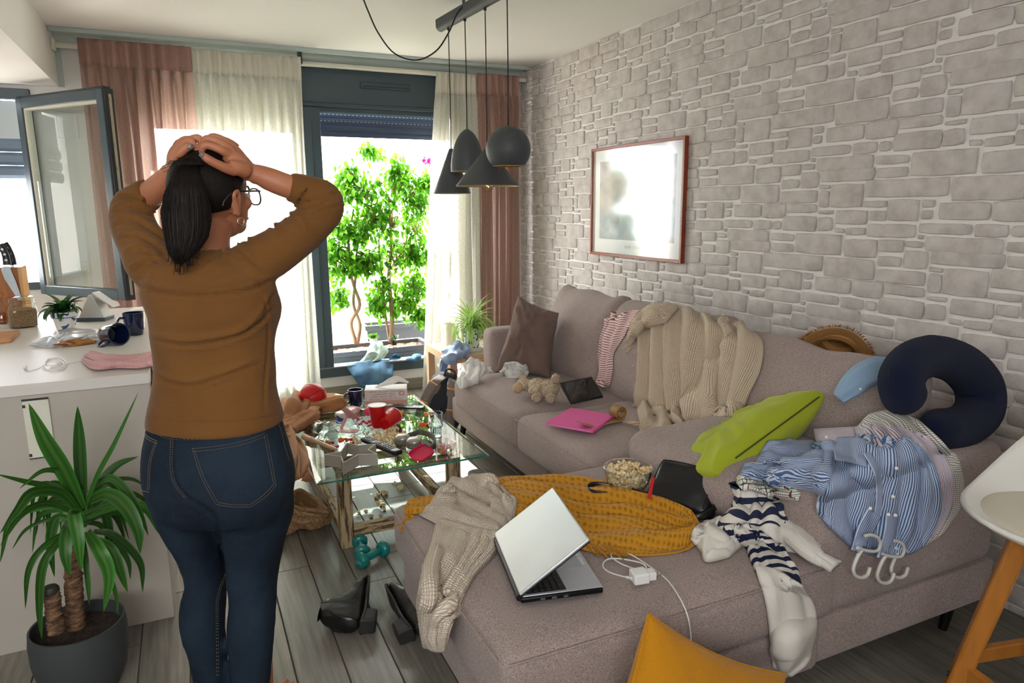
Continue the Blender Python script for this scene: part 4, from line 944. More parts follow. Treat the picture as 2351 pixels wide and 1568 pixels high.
def segd(x, y, pl):
    "distance in pixels to a polyline and the signed side"
    best = np.full(x.shape, 1e9); sd = np.zeros(x.shape); par_ = np.zeros(x.shape); n = len(pl)-1
    for i in range(n):
        ax, ay = pl[i]; bx, by = pl[i+1]; dx, dy = bx-ax, by-ay; L2 = dx*dx+dy*dy; t = np.clip(((x-ax)*dx+(y-ay)*dy)/L2, 0, 1)
        ex, ey = x-(ax+t*dx), y-(ay+t*dy); d = np.hypot(ex, ey); m_ = d < best; best[m_] = d[m_]; sd[m_] = np.sign(dx*ey-dy*ex)[m_]*d[m_]; par_[m_] = ((i+t)/n)[m_]
    return best, sd, par_
def creases(a, nn, lines, ok=None):
    "soft cloth folds: each line is a groove with a rolled lip above it"
    x, y = topx(a); disp = np.zeros(len(a)); front = (nn @ np.array(-CF)) > -.1
    for pl, amp, wd in lines:
        P_ = cpath([(px_, py_, 0) for px_, py_ in pl], 14); d, sd, pr = segd(x, y, [(p.x, p.y) for p in P_])
        env = np.clip(np.minimum(pr, 1-pr)*6, 0, 1)**.7
        prof = -np.exp(-(d/(wd*.45))**2)*1.1+.8*np.exp(-((sd+wd*1.0)/(wd*.8))**2)+.25*np.exp(-((sd-wd*.9)/(wd*.8))**2)
        disp += amp*prof*env*front
    return disp
# ---- jeans
b = MB()
J = [(950, 491, 150, .118, 1.90), (985, 492, 160, .128, 1.90), (1040, 495, 173, .142, 1.90), (1095, 501, 177, .152, 1.895), (1140, 506, 168, .146, 1.89), (1172, 506, 158, .125, 1.89)]
loft(b, [pring(*j) for j in J])
LL = [(1120, 425, 92, .115, 1.93), (1190, 441, 78, .108, 1.93), (1260, 462, 58, .090, 1.93), (1324, 472, 48, .075, 1.92), (1372, 467, 53, .070, 1.91), (1432, 465, 51.5, .070, 1.895), (1500, 476, 43, .056, 1.89), (1568, 486, 40, .05, 1.89), (1640, 494, 37, .046, 1.89), (1690, 499, 38, .046, 1.89)]
RL = [(1120, 560, 112, .125, 1.87), (1190, 585, 88, .115, 1.87), (1250, 584, 70, .1, 1.87), (1324, 579, 59, .078, 1.86), (1372, 580, 54, .072, 1.855), (1432, 576, 55.5, .072, 1.84), (1500, 576, 50, .06, 1.84), (1568, 577, 42, .052, 1.84), (1640, 578, 38, .047, 1.84), (1700, 578, 39, .048, 1.84)]
for L_ in (LL, RL): loft(b, [pring(j[0], j[1], j[2]+1.5, j[3], j[4], R(25)) for j in L_])
jo = b.build('jeans', m_jean, woman, smooth=180); remesh(jo, .0085, 6)
a, nn = getv(jo)
kn = [([(418, 1330), (470, 1338), (518, 1322)], .004, 7), ([(424, 1345), (470, 1356), (520, 1345)], .004, 7), ([(428, 1316), (480, 1310), (516, 1300)], .003, 6), ([(528, 1350), (575, 1362), (634, 1340)], .005, 8), ([(532, 1330), (580, 1334), (636, 1318)], .004, 7), ([(530, 1375), (570, 1383), (632, 1372)], .003, 6),
      ([(345, 1150), (400, 1168), (470, 1165)], .004, 9), ([(365, 1200), (420, 1210), (490, 1190)], .004, 9), ([(500, 1215), (560, 1232), (660, 1195)], .004, 10), ([(520, 1180), (590, 1172), (668, 1130)], .003, 9), ([(470, 1480), (490, 1500), (515, 1500)], .003, 6),
      ([(402, 972), (394, 1030), (397, 1090), (420, 1135), (470, 1165), (500, 1200), (508, 1260), (515, 1310)], .0075, 9), ([(430, 1420), (470, 1428), (515, 1415)], .002, 8), ([(535, 1440), (580, 1448), (628, 1436)], .002, 8)]
kn = [(pl, am*.45, wd*.8) for pl, am, wd in kn[:-3]]+kn[-3:-2]+kn[-2:]
d = creases(a, nn, kn)+.0011*fbm(a*np.array([22, 22, 40]), 4)
setv(jo, a+nn*d[:, None])
def on_surface(obj_, pts, off=.0015, n=60):
    "drop a pixel path onto the camera side of a mesh"
    me = obj_.data; from mathutils.bvhtree import BVHTree
    if '_bvh' not in BV: BV['_bvh'] = {}
    if obj_.name not in BV['_bvh']: BV['_bvh'][obj_.name] = BVHTree.FromPolygons([v.co for v in me.vertices], [tuple(p.vertices) for p in me.polygons])
    t = BV['_bvh'][obj_.name]; out = []
    for q in cpath([(x, y, 0) for x, y in pts], n):
        d_ = (CR*((q.x-1175.5)/FPX)-CU*((q.y-784)/FPX)+CF).normalized(); h, nm, _, _ = t.ray_cast(CAM, d_)
        if h: 
            if nm.dot(d_) > 0: nm = -nm
            out.append(h+nm*off)
    return out
BV = {}
def stitch(name, obj_, lines, m_, r=.0007, parent=None, dash=True):
    k = MB()
    for pl in lines:
        p = on_surface(obj_, pl, .0009, 90)
        if dash:
            for i in range(0, len(p)-2, 2): k.tube([p[i], p[i].lerp(p[i+1], .9)], r, 4)
        elif len(p) > 2: k.tube(p, r, 5)
    return stuff(k.build(name, m_, parent, smooth=180))
def lines2(pl, off): return [pl, [(x+off[0], y+off[1]) for x, y in pl]]
pk_r = [(442, 1030), (500, 1024), (560, 1012), (610, 994)]
pk = lines2(pk_r, (1, 7))+[[(442, 1030), (462, 1095), (496, 1158)], [(496, 1158), (530, 1163), (575, 1164)], [(575, 1164), (610, 1140), (633, 1115)], [(633, 1115), (624, 1060), (611, 994)], [(448, 1034), (467, 1092), (500, 1153)], [(500, 1153), (530, 1158), (573, 1159)], [(573, 1159), (605, 1136), (628, 1112)], [(628, 1112), (618, 1060), (606, 998)]]
pk += lines2([(326, 982), (340, 1002), (362, 1013)], (0, 6))+lines2([(361, 1014), (347, 1060), (343, 1128)], (-4, 0))+[[(326, 1126), (343, 1130)]]
pk += lines2([(338, 964), (360, 990), (400, 1003), (480, 1000), (560, 982), (590, 970)], (0, 6))+lines2([(404, 965), (397, 1010), (396, 1070), (404, 1110), (432, 1146)], (-5, 1))+lines2([(515, 1318), (498, 1370), (496, 1440), (498, 1560)], (4, 0))+[[(632, 962), (644, 985), (652, 1020), (664, 1060)]]
stitch('stitching', jo, pk, m_thread, .0008, jo)
# ---- top: torso, upper arms and sleeves in one cloth
S = {}
S['R'] = [(P(545, 615, 'y', 1.86), .050), (P(590, 602, 'y', 1.84), .058), (P(650, 566, 'y', 1.85), .056), (P(706, 522, 'y', 1.88), .053), (P(748, 478, 'y', 1.90), .048), (P(742, 450, 'y', 1.905), .042), (P(706, 438, 'y', 1.90), .040), (P(662, 428, 'y', 1.895), .0375)]
S['L'] = [(P(385, 625, 'y', 1.93), .055), (P(352, 610, 'y', 1.97), .062), (P(330, 566, 'y', 2.03), .060), (P(306, 516, 'y', 2.10), .056), (P(300, 478, 'y', 2.13), .049), (P(322, 458, 'y', 2.11), .044), (P(346, 446, 'y', 2.09), .043)]
def torso(mb, e=0):
    T = [(975, 491, 159, .135, 1.9), (955, 491, 158, .135, 1.9), (900, 490, 146, .122, 1.9), (850, 492, 141, .114, 1.9), (800, 489, 142, .114, 1.9), (755, 490, 149, .120, 1.9), (715, 492, 156, .128, 1.9), (675, 480, 160, .118, 1.9), (640, 474, 152, .108, 1.9), (612, 466, 128, .092, 1.9), (590, 470, 96, .075, 1.9), (572, 478, 66, .062, 1.91)]
    rs = []
    for q in T:
        r_ = pring(q[0], q[1], q[2]+e, q[3]+e*.001, q[4], WY, fb=q[3]*(1.28 if 690 < q[0] < 780 else 1.0)); rs.append(r_)
    loft(mb, rs)
b = MB(); torso(b)
for s in S.values(): limb(b, s)
top = b.build('ribbed_top', m_knit, woman, smooth=180); remesh(top, .0075, 7)
a, nn = getv(top)
fl = [([(318, 655), (380, 672), (480, 678), (560, 668), (632, 640)], .008, 9), ([(348, 775), (400, 788), (460, 788), (540, 772), (590, 745), (628, 700)], .008, 9), ([(360, 862), (400, 880), (450, 884), (520, 862), (600, 832)], .007, 9), ([(470, 895), (510, 880), (580, 850)], .004, 7), ([(560, 760), (600, 720), (630, 668)], .004, 7),
      ([(600, 660), (615, 760), (608, 880), (606, 960)], .003, 5), ([(395, 605), (420, 622), (460, 610), (500, 580)], .006, 8), ([(510, 560), (513, 575), (507, 590)], .007, 7), ([(545, 540), (540, 560), (560, 590), (600, 625)], .005, 6), ([(560, 545), (575, 570), (565, 600)], .004, 7),
      ([(690, 478), (725, 470), (768, 452)], .005, 6), ([(700, 466), (735, 455), (778, 440)], .005, 6), ([(712, 495), (745, 480), (785, 470)], .004, 6), ([(650, 490), (680, 505), (700, 535)], .004, 7), ([(612, 512), (640, 530), (650, 560)], .005, 7), ([(688, 476), (690, 455), (710, 430)], .006, 6),
      ([(262, 520), (300, 505), (350, 530), (385, 555)], .007, 7), ([(270, 548), (310, 540), (350, 560), (378, 585)], .007, 7), ([(285, 585), (320, 575), (350, 590), (368, 610)], .006, 7), ([(258, 485), (300, 478), (345, 492), (372, 510)], .007, 7), ([(265, 455), (300, 455), (345, 470)], .006, 6), ([(300, 625), (335, 605), (370, 600)], .006, 8), ([(375, 585), (385, 600), (390, 620)], .006, 6), ([(338, 590), (352, 620), (350, 650)], .004, 8)]
d = 1.7*creases(a, nn, fl)+.0016*fbm(a*np.array([14, 14, 24]), 9)
setv(top, a+nn*d[:, None])
b = bmesh.new(); b.from_mesh(top.data)   # open hem: drop the bottom cap so the jeans show beneath
zh = P(491, 968, 'y', 1.9).z; bmesh.ops.bisect_plane(b, geom=b.verts[:]+b.edges[:]+b.faces[:], plane_co=(0, 0, zh-.004), plane_no=(.05, 0, 1), clear_inner=True); b.to_mesh(top.data); b.free()
q = top.modifiers.new('solid', 'SOLIDIFY'); q.thickness = .003; q.offset = -1
stitch('hem_stitch', top, [[(337, 953), (400, 962), (480, 965), (560, 962), (640, 950)], [(658, 470), (648, 440), (656, 404)]], mat('brown_thread', '7a4c1c', .8), .0009, top, dash=False)
# ---- skin: head, neck, forearms, hands and feet as one continuous body
HY = R(50); HF = V((math.sin(HY), math.cos(HY), 0)); HR = V((math.cos(HY), -math.sin(HY), 0)); HUv = (V((0, 0, 1))-HF*.10).normalized(); HFv = HR.cross(HUv)*-1
HFv = HUv.cross(HR); hc = P(486, 452, 'y', 1.94)
def H(x, y, z): return hc+HR*x+HFv*y+HUv*z           # head space: right, forward, up
b = MB()
def ell(mb, c, rx, ry, rz, n=28):
    prof = [(math.sin(t), -math.cos(t)) for t in np.linspace(.001, PI-.001, n//2+2)]; M = Matrix((HR*rx, HFv*ry, HUv*rz)).transposed().to_4x4(); M.translation = c; mb.lathe(prof, n, M)
ell(b, H(0, -.005, .018), .073, .092, .088); ell(b, H(0, .03, -.035), .058, .062, .072); ell(b, H(0, .062, -.078), .030, .026, .024); ell(b, H(0, .05, .03), .058, .045, .055)
b.tube([H(0, .090, .005), H(0, .108, -.02), H(0, .106, -.034), H(0, .09, -.038)], [.007, .011, .013, .008], 12)
b.tube([H(-.018, .083, -.060), H(0, .090, -.058), H(.018, .083, -.060)], .0065, 8); b.tube([H(-.016, .082, -.070), H(0, .088, -.070), H(.016, .082, -.070)], .0065, 8)
for sx in (-1, 1):
    ell(b, H(.036*sx, .070, -.022), .02, .016, .018)
    b.tube(cpath([H(.068*sx, .000, -.045), H(.074*sx, .004, -.025), H(.083*sx, -.008, .004), H(.080*sx, .008, .012), H(.074*sx, .016, -.002), H(.071*sx, .012, -.03), H(.070*sx, .004, -.048)], 20), [.0075]*4+[.0065]*12+[.0075]*4, 10)
    ell(b, H(.073*sx, .002, -.014), .007, .014, .024, 14)
nb = P(478, 590, 'y', 1.915)
limb(b, [(nb-V((0, 0, .14)), .06), (nb-V((0, 0, .05)), .062), (nb, .056), (nb.lerp(H(0, -.02, -.06), .5), .050), (H(0, -.015, -.06), .052)])
for s in S.values(): limb(b, [(p, r*.72) for p, r in s])
limb(b, [(P(478, 700, 'y', 1.9), .07), (P(478, 640, 'y', 1.91), .07), (nb-V((0, 0, .1)), .06)])
for c_ in ((430, 1.92), (560, 1.88)): pass
Wr = P(577, 399, 'y', 1.91); Wl = P(404, 392, 'y', 1.97)
limb(b, [(S['R'][-2][0], .030), (S['R'][-1][0], .0305), (P(620, 412, 'y', 1.90), .0295), (P(596, 402, 'y', 1.905), .0255), (Wr, .024)])
limb(b, [(S['L'][-2][0], .033), (S['L'][-1][0], .034), (P(375, 422, 'y', 2.03), .032), (P(393, 400, 'y', 1.99), .026), (Wl, .0245)])
def y_(px, py, y): return P(px, py, 'y', y)
# right hand: palm slab, then five fingers
limb(b, [(Wr, .023), (y_(556, 384, 1.90), .024), (y_(536, 366, 1.895), .023), (y_(522, 352, 1.89), .019)])
limb(b, [(Wr, .021), (y_(552, 372, 1.92), .022), (y_(534, 350, 1.92), .021), (y_(520, 338, 1.925), .017)])
limb(b, [(y_(566, 392, 1.885), .02), (y_(545, 386, 1.87), .018), (y_(525, 380, 1.865), .015)])
FR = [[(530, 357, 1.885, .0125), (508, 345, 1.872, .0105), (487, 336, 1.872, .0100), (470, 334, 1.873, .0095), (464, 343, 1.878, .0085), (462, 354, 1.885, .0068)],
      [(532, 346, 1.90, .0125), (512, 331, 1.892, .0105), (490, 321, 1.892, .0100), (474, 319, 1.894, .0095), (467, 328, 1.90, .0085), (466, 342, 1.905, .0068)],
      [(537, 340, 1.92, .012), (520, 326, 1.915, .0098), (500, 316, 1.915, .0093), (486, 314, 1.918, .009), (478, 322, 1.925, .008), (476, 335, 1.93, .0065)],
      [(544, 340, 1.94, .011), (530, 328, 1.938, .009), (512, 320, 1.938, .0084), (500, 319, 1.94, .0078), (494, 326, 1.945, .007), (493, 336, 1.95, .0058)],
      [(540, 392, 1.868, .0145), (518, 386, 1.855, .0125), (496, 376, 1.848, .0112), (480, 367, 1.846, .0106), (470, 360, 1.848, .0095), (461, 353, 1.852, .007)]]
for f in FR: limb(b, [(y_(x, y, z), r) for x, y, z, r in f], n=14)
limb(b, [(Wl, .023), (y_(408, 372, 1.95), .024), (y_(414, 356, 1.94), .021), (y_(420, 344, 1.935), .016)])
limb(b, [(Wl, .021), (y_(404, 368, 1.98), .022), (y_(408, 350, 1.98), .020), (y_(416, 338, 1.98), .016)])
FL = [[(408, 378, 1.94, .0145), (406, 364, 1.915, .0125), (415, 351, 1.90, .0115), (424, 342, 1.895, .0105), (434, 337, 1.89, .0098), (443, 336, 1.888, .0072)],
      [(414, 352, 1.935, .012), (420, 334, 1.925, .0105), (430, 323, 1.918, .0100), (440, 326, 1.912, .0095), (448, 338, 1.908, .0085), (454, 352, 1.905, .0068)],
      [(413, 346, 1.955, .012), (424, 330, 1.945, .0105), (440, 320, 1.935, .010), (456, 317, 1.93, .0095), (462, 328, 1.925, .0085), (460, 342, 1.92, .0068)],
      [(409, 344, 1.975, .0115), (412, 330, 1.97, .0095), (422, 321, 1.965, .009), (436, 320, 1.96, .0085), (446, 330, 1.955, .0075), (450, 340, 1.95, .0062)],
      [(404, 348, 1.995, .0105), (404, 336, 1.995, .0088), (410, 327, 1.99, .0082), (420, 325, 1.985, .0076), (428, 333, 1.98, .0068), (432, 342, 1.975, .0056)]]
for f in FL: limb(b, [(y_(x, y, z), r) for x, y, z, r in f], n=14)
# legs inside the jeans, feet with toes
def foot(ank, yaw, sx):
    f = V((math.sin(yaw), math.cos(yaw), 0)); r_ = V((math.cos(yaw), -math.sin(yaw), 0))
    def q(x, y, z): return V((ank.x, ank.y, 0))+r_*x+f*y+V((0, 0, z))
    limb(b, [(q(0, 0, .26), .036), (q(0, 0, .10), .030), (q(0, -.008, .06), .031), (q(0, -.03, .032), .026), (q(0, -.045, .03), .018)])
    for x in (-.018, .018): limb(b, [(q(x*.6, -.02, .05), .028), (q(x, .05, .044), .024), (q(x*1.3, .11, .026), .018), (q(x*1.4, .145, .018), .013)])
    limb(b, [(q(0, .0, .07), .028), (q(0, .06, .055), .026), (q(0, .11, .032), .018)])
    for i, (x, L_, rr) in enumerate(((-.034, .195, .0125), (-.012, .192, .0088), (.004, .185, .0082), (.019, .176, .0078), (.033, .163, .0078))):
        x *= sx; limb(b, [(q(x, .125, .02), rr), (q(x, .155, .016), rr), (q(x*1.03, L_-.012, .011), rr*.92), (q(x*1.03, L_, .010), rr*.6)], n=10)
    return q
qr = foot(V((.088, 1.872, 0)), R(35), 1); ql = foot(V((-.045, 1.90, 0)), R(18), -1)
for q, pt in ((qr, P(578, 1560, 'y', 1.84)), (ql, P(488, 1560, 'y', 1.89))): limb(b, [(q(0, 0, .2), .034), (pt, .035)])
limb(b, [(P(578, 1560, 'y', 1.84), .035), (P(576, 1432, 'y', 1.84), .045), (P(580, 1324, 'y', 1.86), .045), (P(560, 1150, 'y', 1.88), .07), (P(500, 1060, 'y', 1.9), .1), (P(490, 900, 'y', 1.9), .09), (P(480, 700, 'y', 1.9), .09)])
limb(b, [(P(488, 1560, 'y', 1.89), .034), (P(466, 1432, 'y', 1.895), .043), (P(470, 1324, 'y', 1.92), .04), (P(440, 1150, 'y', 1.93), .07), (P(480, 1060, 'y', 1.9), .1)])
body = b.build('body', m_skin, woman, smooth=180); remesh(body, .0034, 3, .5)
# eyes, brows and lips
m_eye = mat('eye_white', 'e8e4dc', .3); m_iris = mat('brown_iris', '3a2415', .3); m_lip = mat('lips', '9c5348', .5); m_nail = mat('mauve_nail', '6f6462', .25)
for sx in (-1, 1):
    k = MB(); ell(k, H(.030*sx, .086, -.006), .012, .008, .006, 16); e_ = k.build('eye', m_eye, woman, smooth=180)
    k = MB(); ell(k, H(.030*sx, .0925, -.006), .005, .002, .005, 14); k.build('iris', m_iris, e_, smooth=180)
    MB().tube(cpath([H(.014*sx, .095, .012), H(.032*sx, .092, .018), H(.050*sx, .078, .010)], 10), .0025, 6).build('eyebrow', m_scalp, woman, smooth=180)
MB().tube(cpath([H(-.022, .086, -.064), H(0, .096, -.063), H(.022, .086, -.064)], 10), [.002]+[.0045]*8+[.002], 8).build('lips', m_lip, woman, smooth=180)
def nail(px, py, y, dirp, w_=.0062, l_=.008):
    h = on_surface(body, [(px, py), (px+.5, py)], .0, 2); 
    if not h: return
    c = h[0]; d_ = (P(dirp[0], dirp[1], 'y', y)-P(px, py, 'y', y)).normalized(); vdir = (CAM-c).normalized(); M = frame(c+vdir*.0006, d_, d_.cross(vdir)*-1)
    A = np.zeros((7, 9, 3))
    for i in range(7):
        for j in range(9):
            r_ = i/6; t_ = 2*PI*j/8; x, y2 = l_*r_*math.cos(t_), w_*r_*math.sin(t_); A[i, j] = M @ V((x, y2, 0))+vdir*(.0016*(1-r_*r_))
    MB().grid(A).build('fingernail', m_nail, woman, smooth=180, solid=.0006)
nail(464, 357, 1.85, (454, 350)); nail(437, 337, 1.89, (447, 332)); nail(459, 348, 1.88, (459, 356), .003, .004)
# hair cap and ponytail
A = []
for i in range(22):
    t_ = i/21; row = []
    for j in range(49):
        ph = 2*PI*j/48; front = math.cos(ph)                       # 1 = face side
        side = abs(math.sin(ph)); lim = 2.05-.88*max(0, front)**1.2 - .10*side*(front > -.2)   # hairline angle from the crown
        if front < 0: lim = 2.05+.12*abs(front)
        th = .02+t_*(lim-.02); rx, ry, rz = .083, .102, .099
        if t_ > .85: s_ = 1-(t_-.85)*.5; rx *= s_; ry *= s_
        st = 1+.006*math.sin(ph*40+t_*3)
        row.append(H(rx*math.sin(th)*math.sin(ph)*st, -.006+ry*math.sin(th)*math.cos(ph)*st, .018+rz*math.cos(th)))
    A.append([tuple(p) for p in row])
A = np.array(A); uv = np.stack(np.meshgrid(np.linspace(0, 1, 22), np.linspace(0, 1, 49), indexing='ij')[::-1], -1)
MB().grid(A, uv).build('hair', m_scalp, woman, smooth=180, solid=.004)
base = P(432, 386, 'y', 1.845)
pc = [(H(-.01, -.06, .08), .02, .015), (P(440, 375, 'y', 1.86), .018, .018), (P(431, 388, 'y', 1.84), .019, .018), (P(427, 425, 'y', 1.80), .036, .026), (P(427, 480, 'y', 1.785), .049, .027), (P(428, 540, 'y', 1.775), .044, .025), (P(420, 580, 'y', 1.77), .029, .018), (P(412, 606, 'y', 1.77), .008, .006)]
B = crmat(len(pc), 60); C = B @ np.array([tuple(q[0]) for q in pc]); Wd = B @ np.array([q[1:] for q in pc]); n = 90; A = np.zeros((60, n, 3))
for i in range(60):
    for j in range(n):
        t_ = 2*PI*j/n; st = 1+.05*float(vn(np.array([j*.9, i*.03, 3]), 2))+.03*math.sin(j*2.2+i*.02); x, y2 = Wd[i][0]*math.cos(t_)*st, Wd[i][1]*math.sin(t_)*st; A[i, j] = V(C[i])+V((x, y2, 0))*1.0
uv = np.stack(np.meshgrid(np.linspace(0, 1, 60), np.linspace(0, 1, n), indexing='ij')[::-1], -1)
pony = MB().grid(A, uv, wrap=True).build('ponytail', m_hair, woman, smooth=180)
k = MB(); r_ = random.Random(2)
for i in range(260):     # loose strands over the ponytail
    a0 = r_.uniform(0, 2*PI); s0 = r_.randint(8, 20); e0 = r_.randint(48, 59); j = int(a0/(2*PI)*n) % n; pts = []
    for q in np.linspace(s0, e0, 7): q = int(q); pts.append(V(C[q])+(V(A[q, j])-V(C[q]))*(1.0+.035*r_.random()+.02*math.sin(q*.3+i)))
    if r_.random() < .25: pts.append(pts[-1]+V((r_.uniform(-.008, .008), 0, -r_.uniform(.005, .03))))
    k.tube(pts, .0007, 4)
for i in range(60):
    a0 = H(-.02+r_.uniform(-.05, .05), -.07+r_.uniform(-.02, .04), .08+r_.uniform(-.02, .02)); k.tube([base+V((r_.uniform(-.015, .015), 0, r_.uniform(-.005, .01))), (base+a0)/2+V((r_.gauss(0, .006), -.005, .012)), a0], .0006, 4)
stuff(k.build('loose_hair', m_hair, pony, smooth=180))
MB().tube([V(C[12])+V((math.cos(t_)*.026, math.sin(t_)*.024, .001*math.sin(5*t_))) for t_ in np.linspace(0, 2*PI, 20)[:-1]], .003, 8, closed=True).build('hair_tie', m_scalp, pony, smooth=180)
# earring and glasses
ec = H(.079, .006, -.062); MB().tube([ec+HFv*.0085*math.cos(t_)+HUv*.0095*math.sin(t_)+HR*.002*math.cos(t_) for t_ in np.linspace(0, 2*PI, 25)[:-1]], .0016, 8, closed=True).build('earring', mat('silver', 'cfc8bd', .2, 1), woman, smooth=180)
m_tort = mat('tortoiseshell', '2a1d16', .15, var=.8, vs=60, coat=.5)
gl = woman
k = MB()
for sx in (-1, 1):
    cx_, cy_ = .034*sx, .118; rim = [H(cx_+.026*math.copysign(abs(math.cos(t_))**.8, math.cos(t_)), cy_-abs(.034*sx+.026*math.cos(t_))*.25, -.010+.021*math.copysign(abs(math.sin(t_))**.85, math.sin(t_))) for t_ in np.linspace(0, 2*PI, 37)[:-1]]
    k.tube(rim, .0021, 8, closed=True)
    k.tube(cpath([H(.062*sx, .102, .004), H(.071*sx, .088, .006), H(.080*sx, .03, .010), H(.083*sx, -.010, .010), H(.081*sx, -.034, -.004), H(.078*sx, -.044, -.02)], 16), .0026, 8)
k.tube([H(-.009, .112, -.004), H(0, .116, -.002), H(.009, .112, -.004)], .002, 8)
g_ = k.build('eyeglasses', m_tort, woman, smooth=180); stuff(g_)
# ================================================================== CLOTHES AND THINGS ON THE SOFA
def knitmat(name, c1_, c2_, scale, kind='honey', bump=1.0, rough=.9, ang=0):
    k = N(name); cd = k.coord('UV', (1, 1, 1), (0, 0, ang))
    if kind == 'honey':
        v_ = k.n('ShaderNodeTexVoronoi', _feature='F1'); v_.inputs['Scale'].default_value = scale; v_.inputs['Randomness'].default_value = .25; k.l(cd, v_.inputs['Vector']); h = v_.outputs['Distance']
        h = k.math('POWER', k.math('MULTIPLY', h, 1.5), 1.2)
    elif kind == 'waffle':
        a = k.n('ShaderNodeTexWave', _bands_direction='X'); b_ = k.n('ShaderNodeTexWave', _bands_direction='Y')
        for q in (a, b_): q.inputs['Scale'].default_value = scale; q.inputs['Distortion'].default_value = .6; k.l(cd, q.inputs['Vector'])
        h = k.math('POWER', k.math('MULTIPLY', a.outputs[0], b_.outputs[0]), .5)
    else:
        a = k.n('ShaderNodeTexBrick'); k.l(cd, a.inputs['Vector']); a.inputs['Scale'].default_value = scale; a.inputs['Mortar Size'].default_value = .035; a.inputs['Mortar Smooth'].default_value = 1; a.inputs['Color1'].default_value = (1, 1, 1, 1); a.inputs['Color2'].default_value = (.8, .8, .8, 1); a.inputs['Mortar'].default_value = (0, 0, 0, 1)
        h = a.outputs[0]
    cc = k.ramp(h, [(.05, lin(c2_)), (.6, lin(c1_))]); k.l(cc, k.b.inputs['Base Color']); k.b.inputs['Roughness'].default_value = rough; k.b.inputs['Specular IOR Level'].default_value = .15; k.b.inputs['Sheen Weight'].default_value = .15
    k.bump(h, bump, .004); return k.m
m_must = knitmat('mustard_honeycomb', 'c68c26', '8f6114', 62, 'honey'); m_cream_k = knitmat('cream_waffle', 'eaddcd', 'c9b59d', 60, 'waffle', .9)
m_tan = knitmat('tan_weave', 'dac8b0', 'aa9176', 46, 'brick', 1.0); m_tanf = fabric('tan_fringe', 'd8c19c', .2, 200); m_mustf = fabric('mustard_fringe', 'b97f1d', .2, 200)
def stripes(name, cols, period, axis='X', rough=.85, check=None, trans=0):
    "cols: list of (start fraction, colour)"
    k = N(name); cd = k.coord('UV'); sp = k.n('ShaderNodeSeparateXYZ'); k.l(cd, sp.inputs[0])
    def band(ax, cs, per):
        f = k.math('FRACT', k.math('DIVIDE', sp.outputs[ax], per)); return k.ramp(f, [(p, lin(c)) for p, c in cs], 'CONSTANT')
    c_ = band(axis, cols, period)
    if check: 
        mxn = k.n('ShaderNodeMix', _data_type='RGBA', _blend_type='MULTIPLY'); mxn.inputs[0].default_value = 1; k.l(c_, mxn.inputs[6]); k.l(band('Y' if axis == 'X' else 'X', check, period), mxn.inputs[7]); c_ = mxn.outputs[2]
    k.l(c_, k.b.inputs['Base Color']); k.b.inputs['Roughness'].default_value = rough; k.b.inputs['Specular IOR Level'].default_value = .2; k.bump(k.noise(cd, 900, 2), .12, .001)
    if trans: k.trans(trans, c_)
    return k.m
m_blue = stripes('blue_stripe_cotton', [(0, 'c3cee0'), (.5, '4a6794')], .0064, 'Y'); m_red = stripes('red_stripe_cotton', [(0, 'd9d4d8'), (.35, 'a5404a'), (.5, 'd9d4d8'), (.82, '5d6fa5')], .011, 'Y')
m_check = stripes('green_check_cotton', [(0, 'e6e3da'), (.78, '3d6f66')], .0095, 'Y', check=[(0, 'ffffff'), (.78, '7c4a48')])
m_rose = stripes('rose_stripe_jersey', [(0, 'e8d0cc'), (.68, '8c4f58')], .017, 'X'); m_white = mat('white_sweat', 'dcd7cf', .9, bump=.25, bs=500)
m_button = mat('button', 'cfc6b4', .3)
FA = 1.35
def gtag(o, label, cat, group=None): return tag(o, label, cat, group)
def fringe(name, pts, dirs, L, m_, parent, r=.0022, n=3, seed=1, up=0):
    "knotted tassels hanging from points"
    k = MB(); r_ = random.Random(seed)
    for p, d in zip(pts, dirs):
        k.tube([p, p+d*L*.2], r*1.9, 6)
        for q in range(n):
            j = V((r_.gauss(0, .006), r_.gauss(0, .006), r_.gauss(0, .003))); k.tube(cpath([p+d*L*.15, p+d*L*.5+j, p+d*L+j*1.8+V((0, 0, up))], 5), [r, r, r*.9, r*.8, r*.4], 5)
    return stuff(k.build(name, m_, parent, smooth=180))
# ---- mustard throw
mt = thing('throw_blanket', 'mustard yellow honeycomb throw spread across the chaise with fringes', 'blanket', tuple(P(1400, 1190, 'z', .48)))
rows = QG([[(1122, 1104), (1128, 1130), (1145, 1165), (1165, 1205)], [(1190, 1094), (1200, 1135), (1220, 1180), (1230, 1225)], [(1290, 1104), (1300, 1150), (1310, 1200), (1305, 1255)], [(1400, 1122), (1405, 1165), (1410, 1210), (1395, 1272)],
           [(1490, 1146), (1500, 1185), (1500, 1230), (1480, 1276)], [(1560, 1176), (1570, 1205), (1575, 1235), (1568, 1266)], [(1604, 1206), (1607, 1218), (1608, 1230), (1602, 1246)]], val=.483)
cloth('blanket_body', rows, m_must, mt, 130, 70, folds(4.2, .019, 3, 1.3, .10, .020, .35, .12, tw=1.0), .006)
rows = QG([[(1030, 1134), (1035, 1150), (1040, 1172)], [(985, 1142), (985, 1158), (985, 1178)], [(950, 1152), (945, 1166), (942, 1182)], [(938, 1163, .478), (932, 1175, .470), (934, 1190, .462)]], val=.485)
cloth('blanket_corner', rows, m_must, mt, 40, 30, folds(2, .008, 5, 1, .15, .014, .3, .1), .006)
pts = [Q((940+3*i, 1180+1.2*i, .468)) for i in range(4)]; fringe('fringe', pts, [V((-.5, -.35, -.55)).normalized()]*4, .05, m_mustf, mt, .0028, 4, 2)
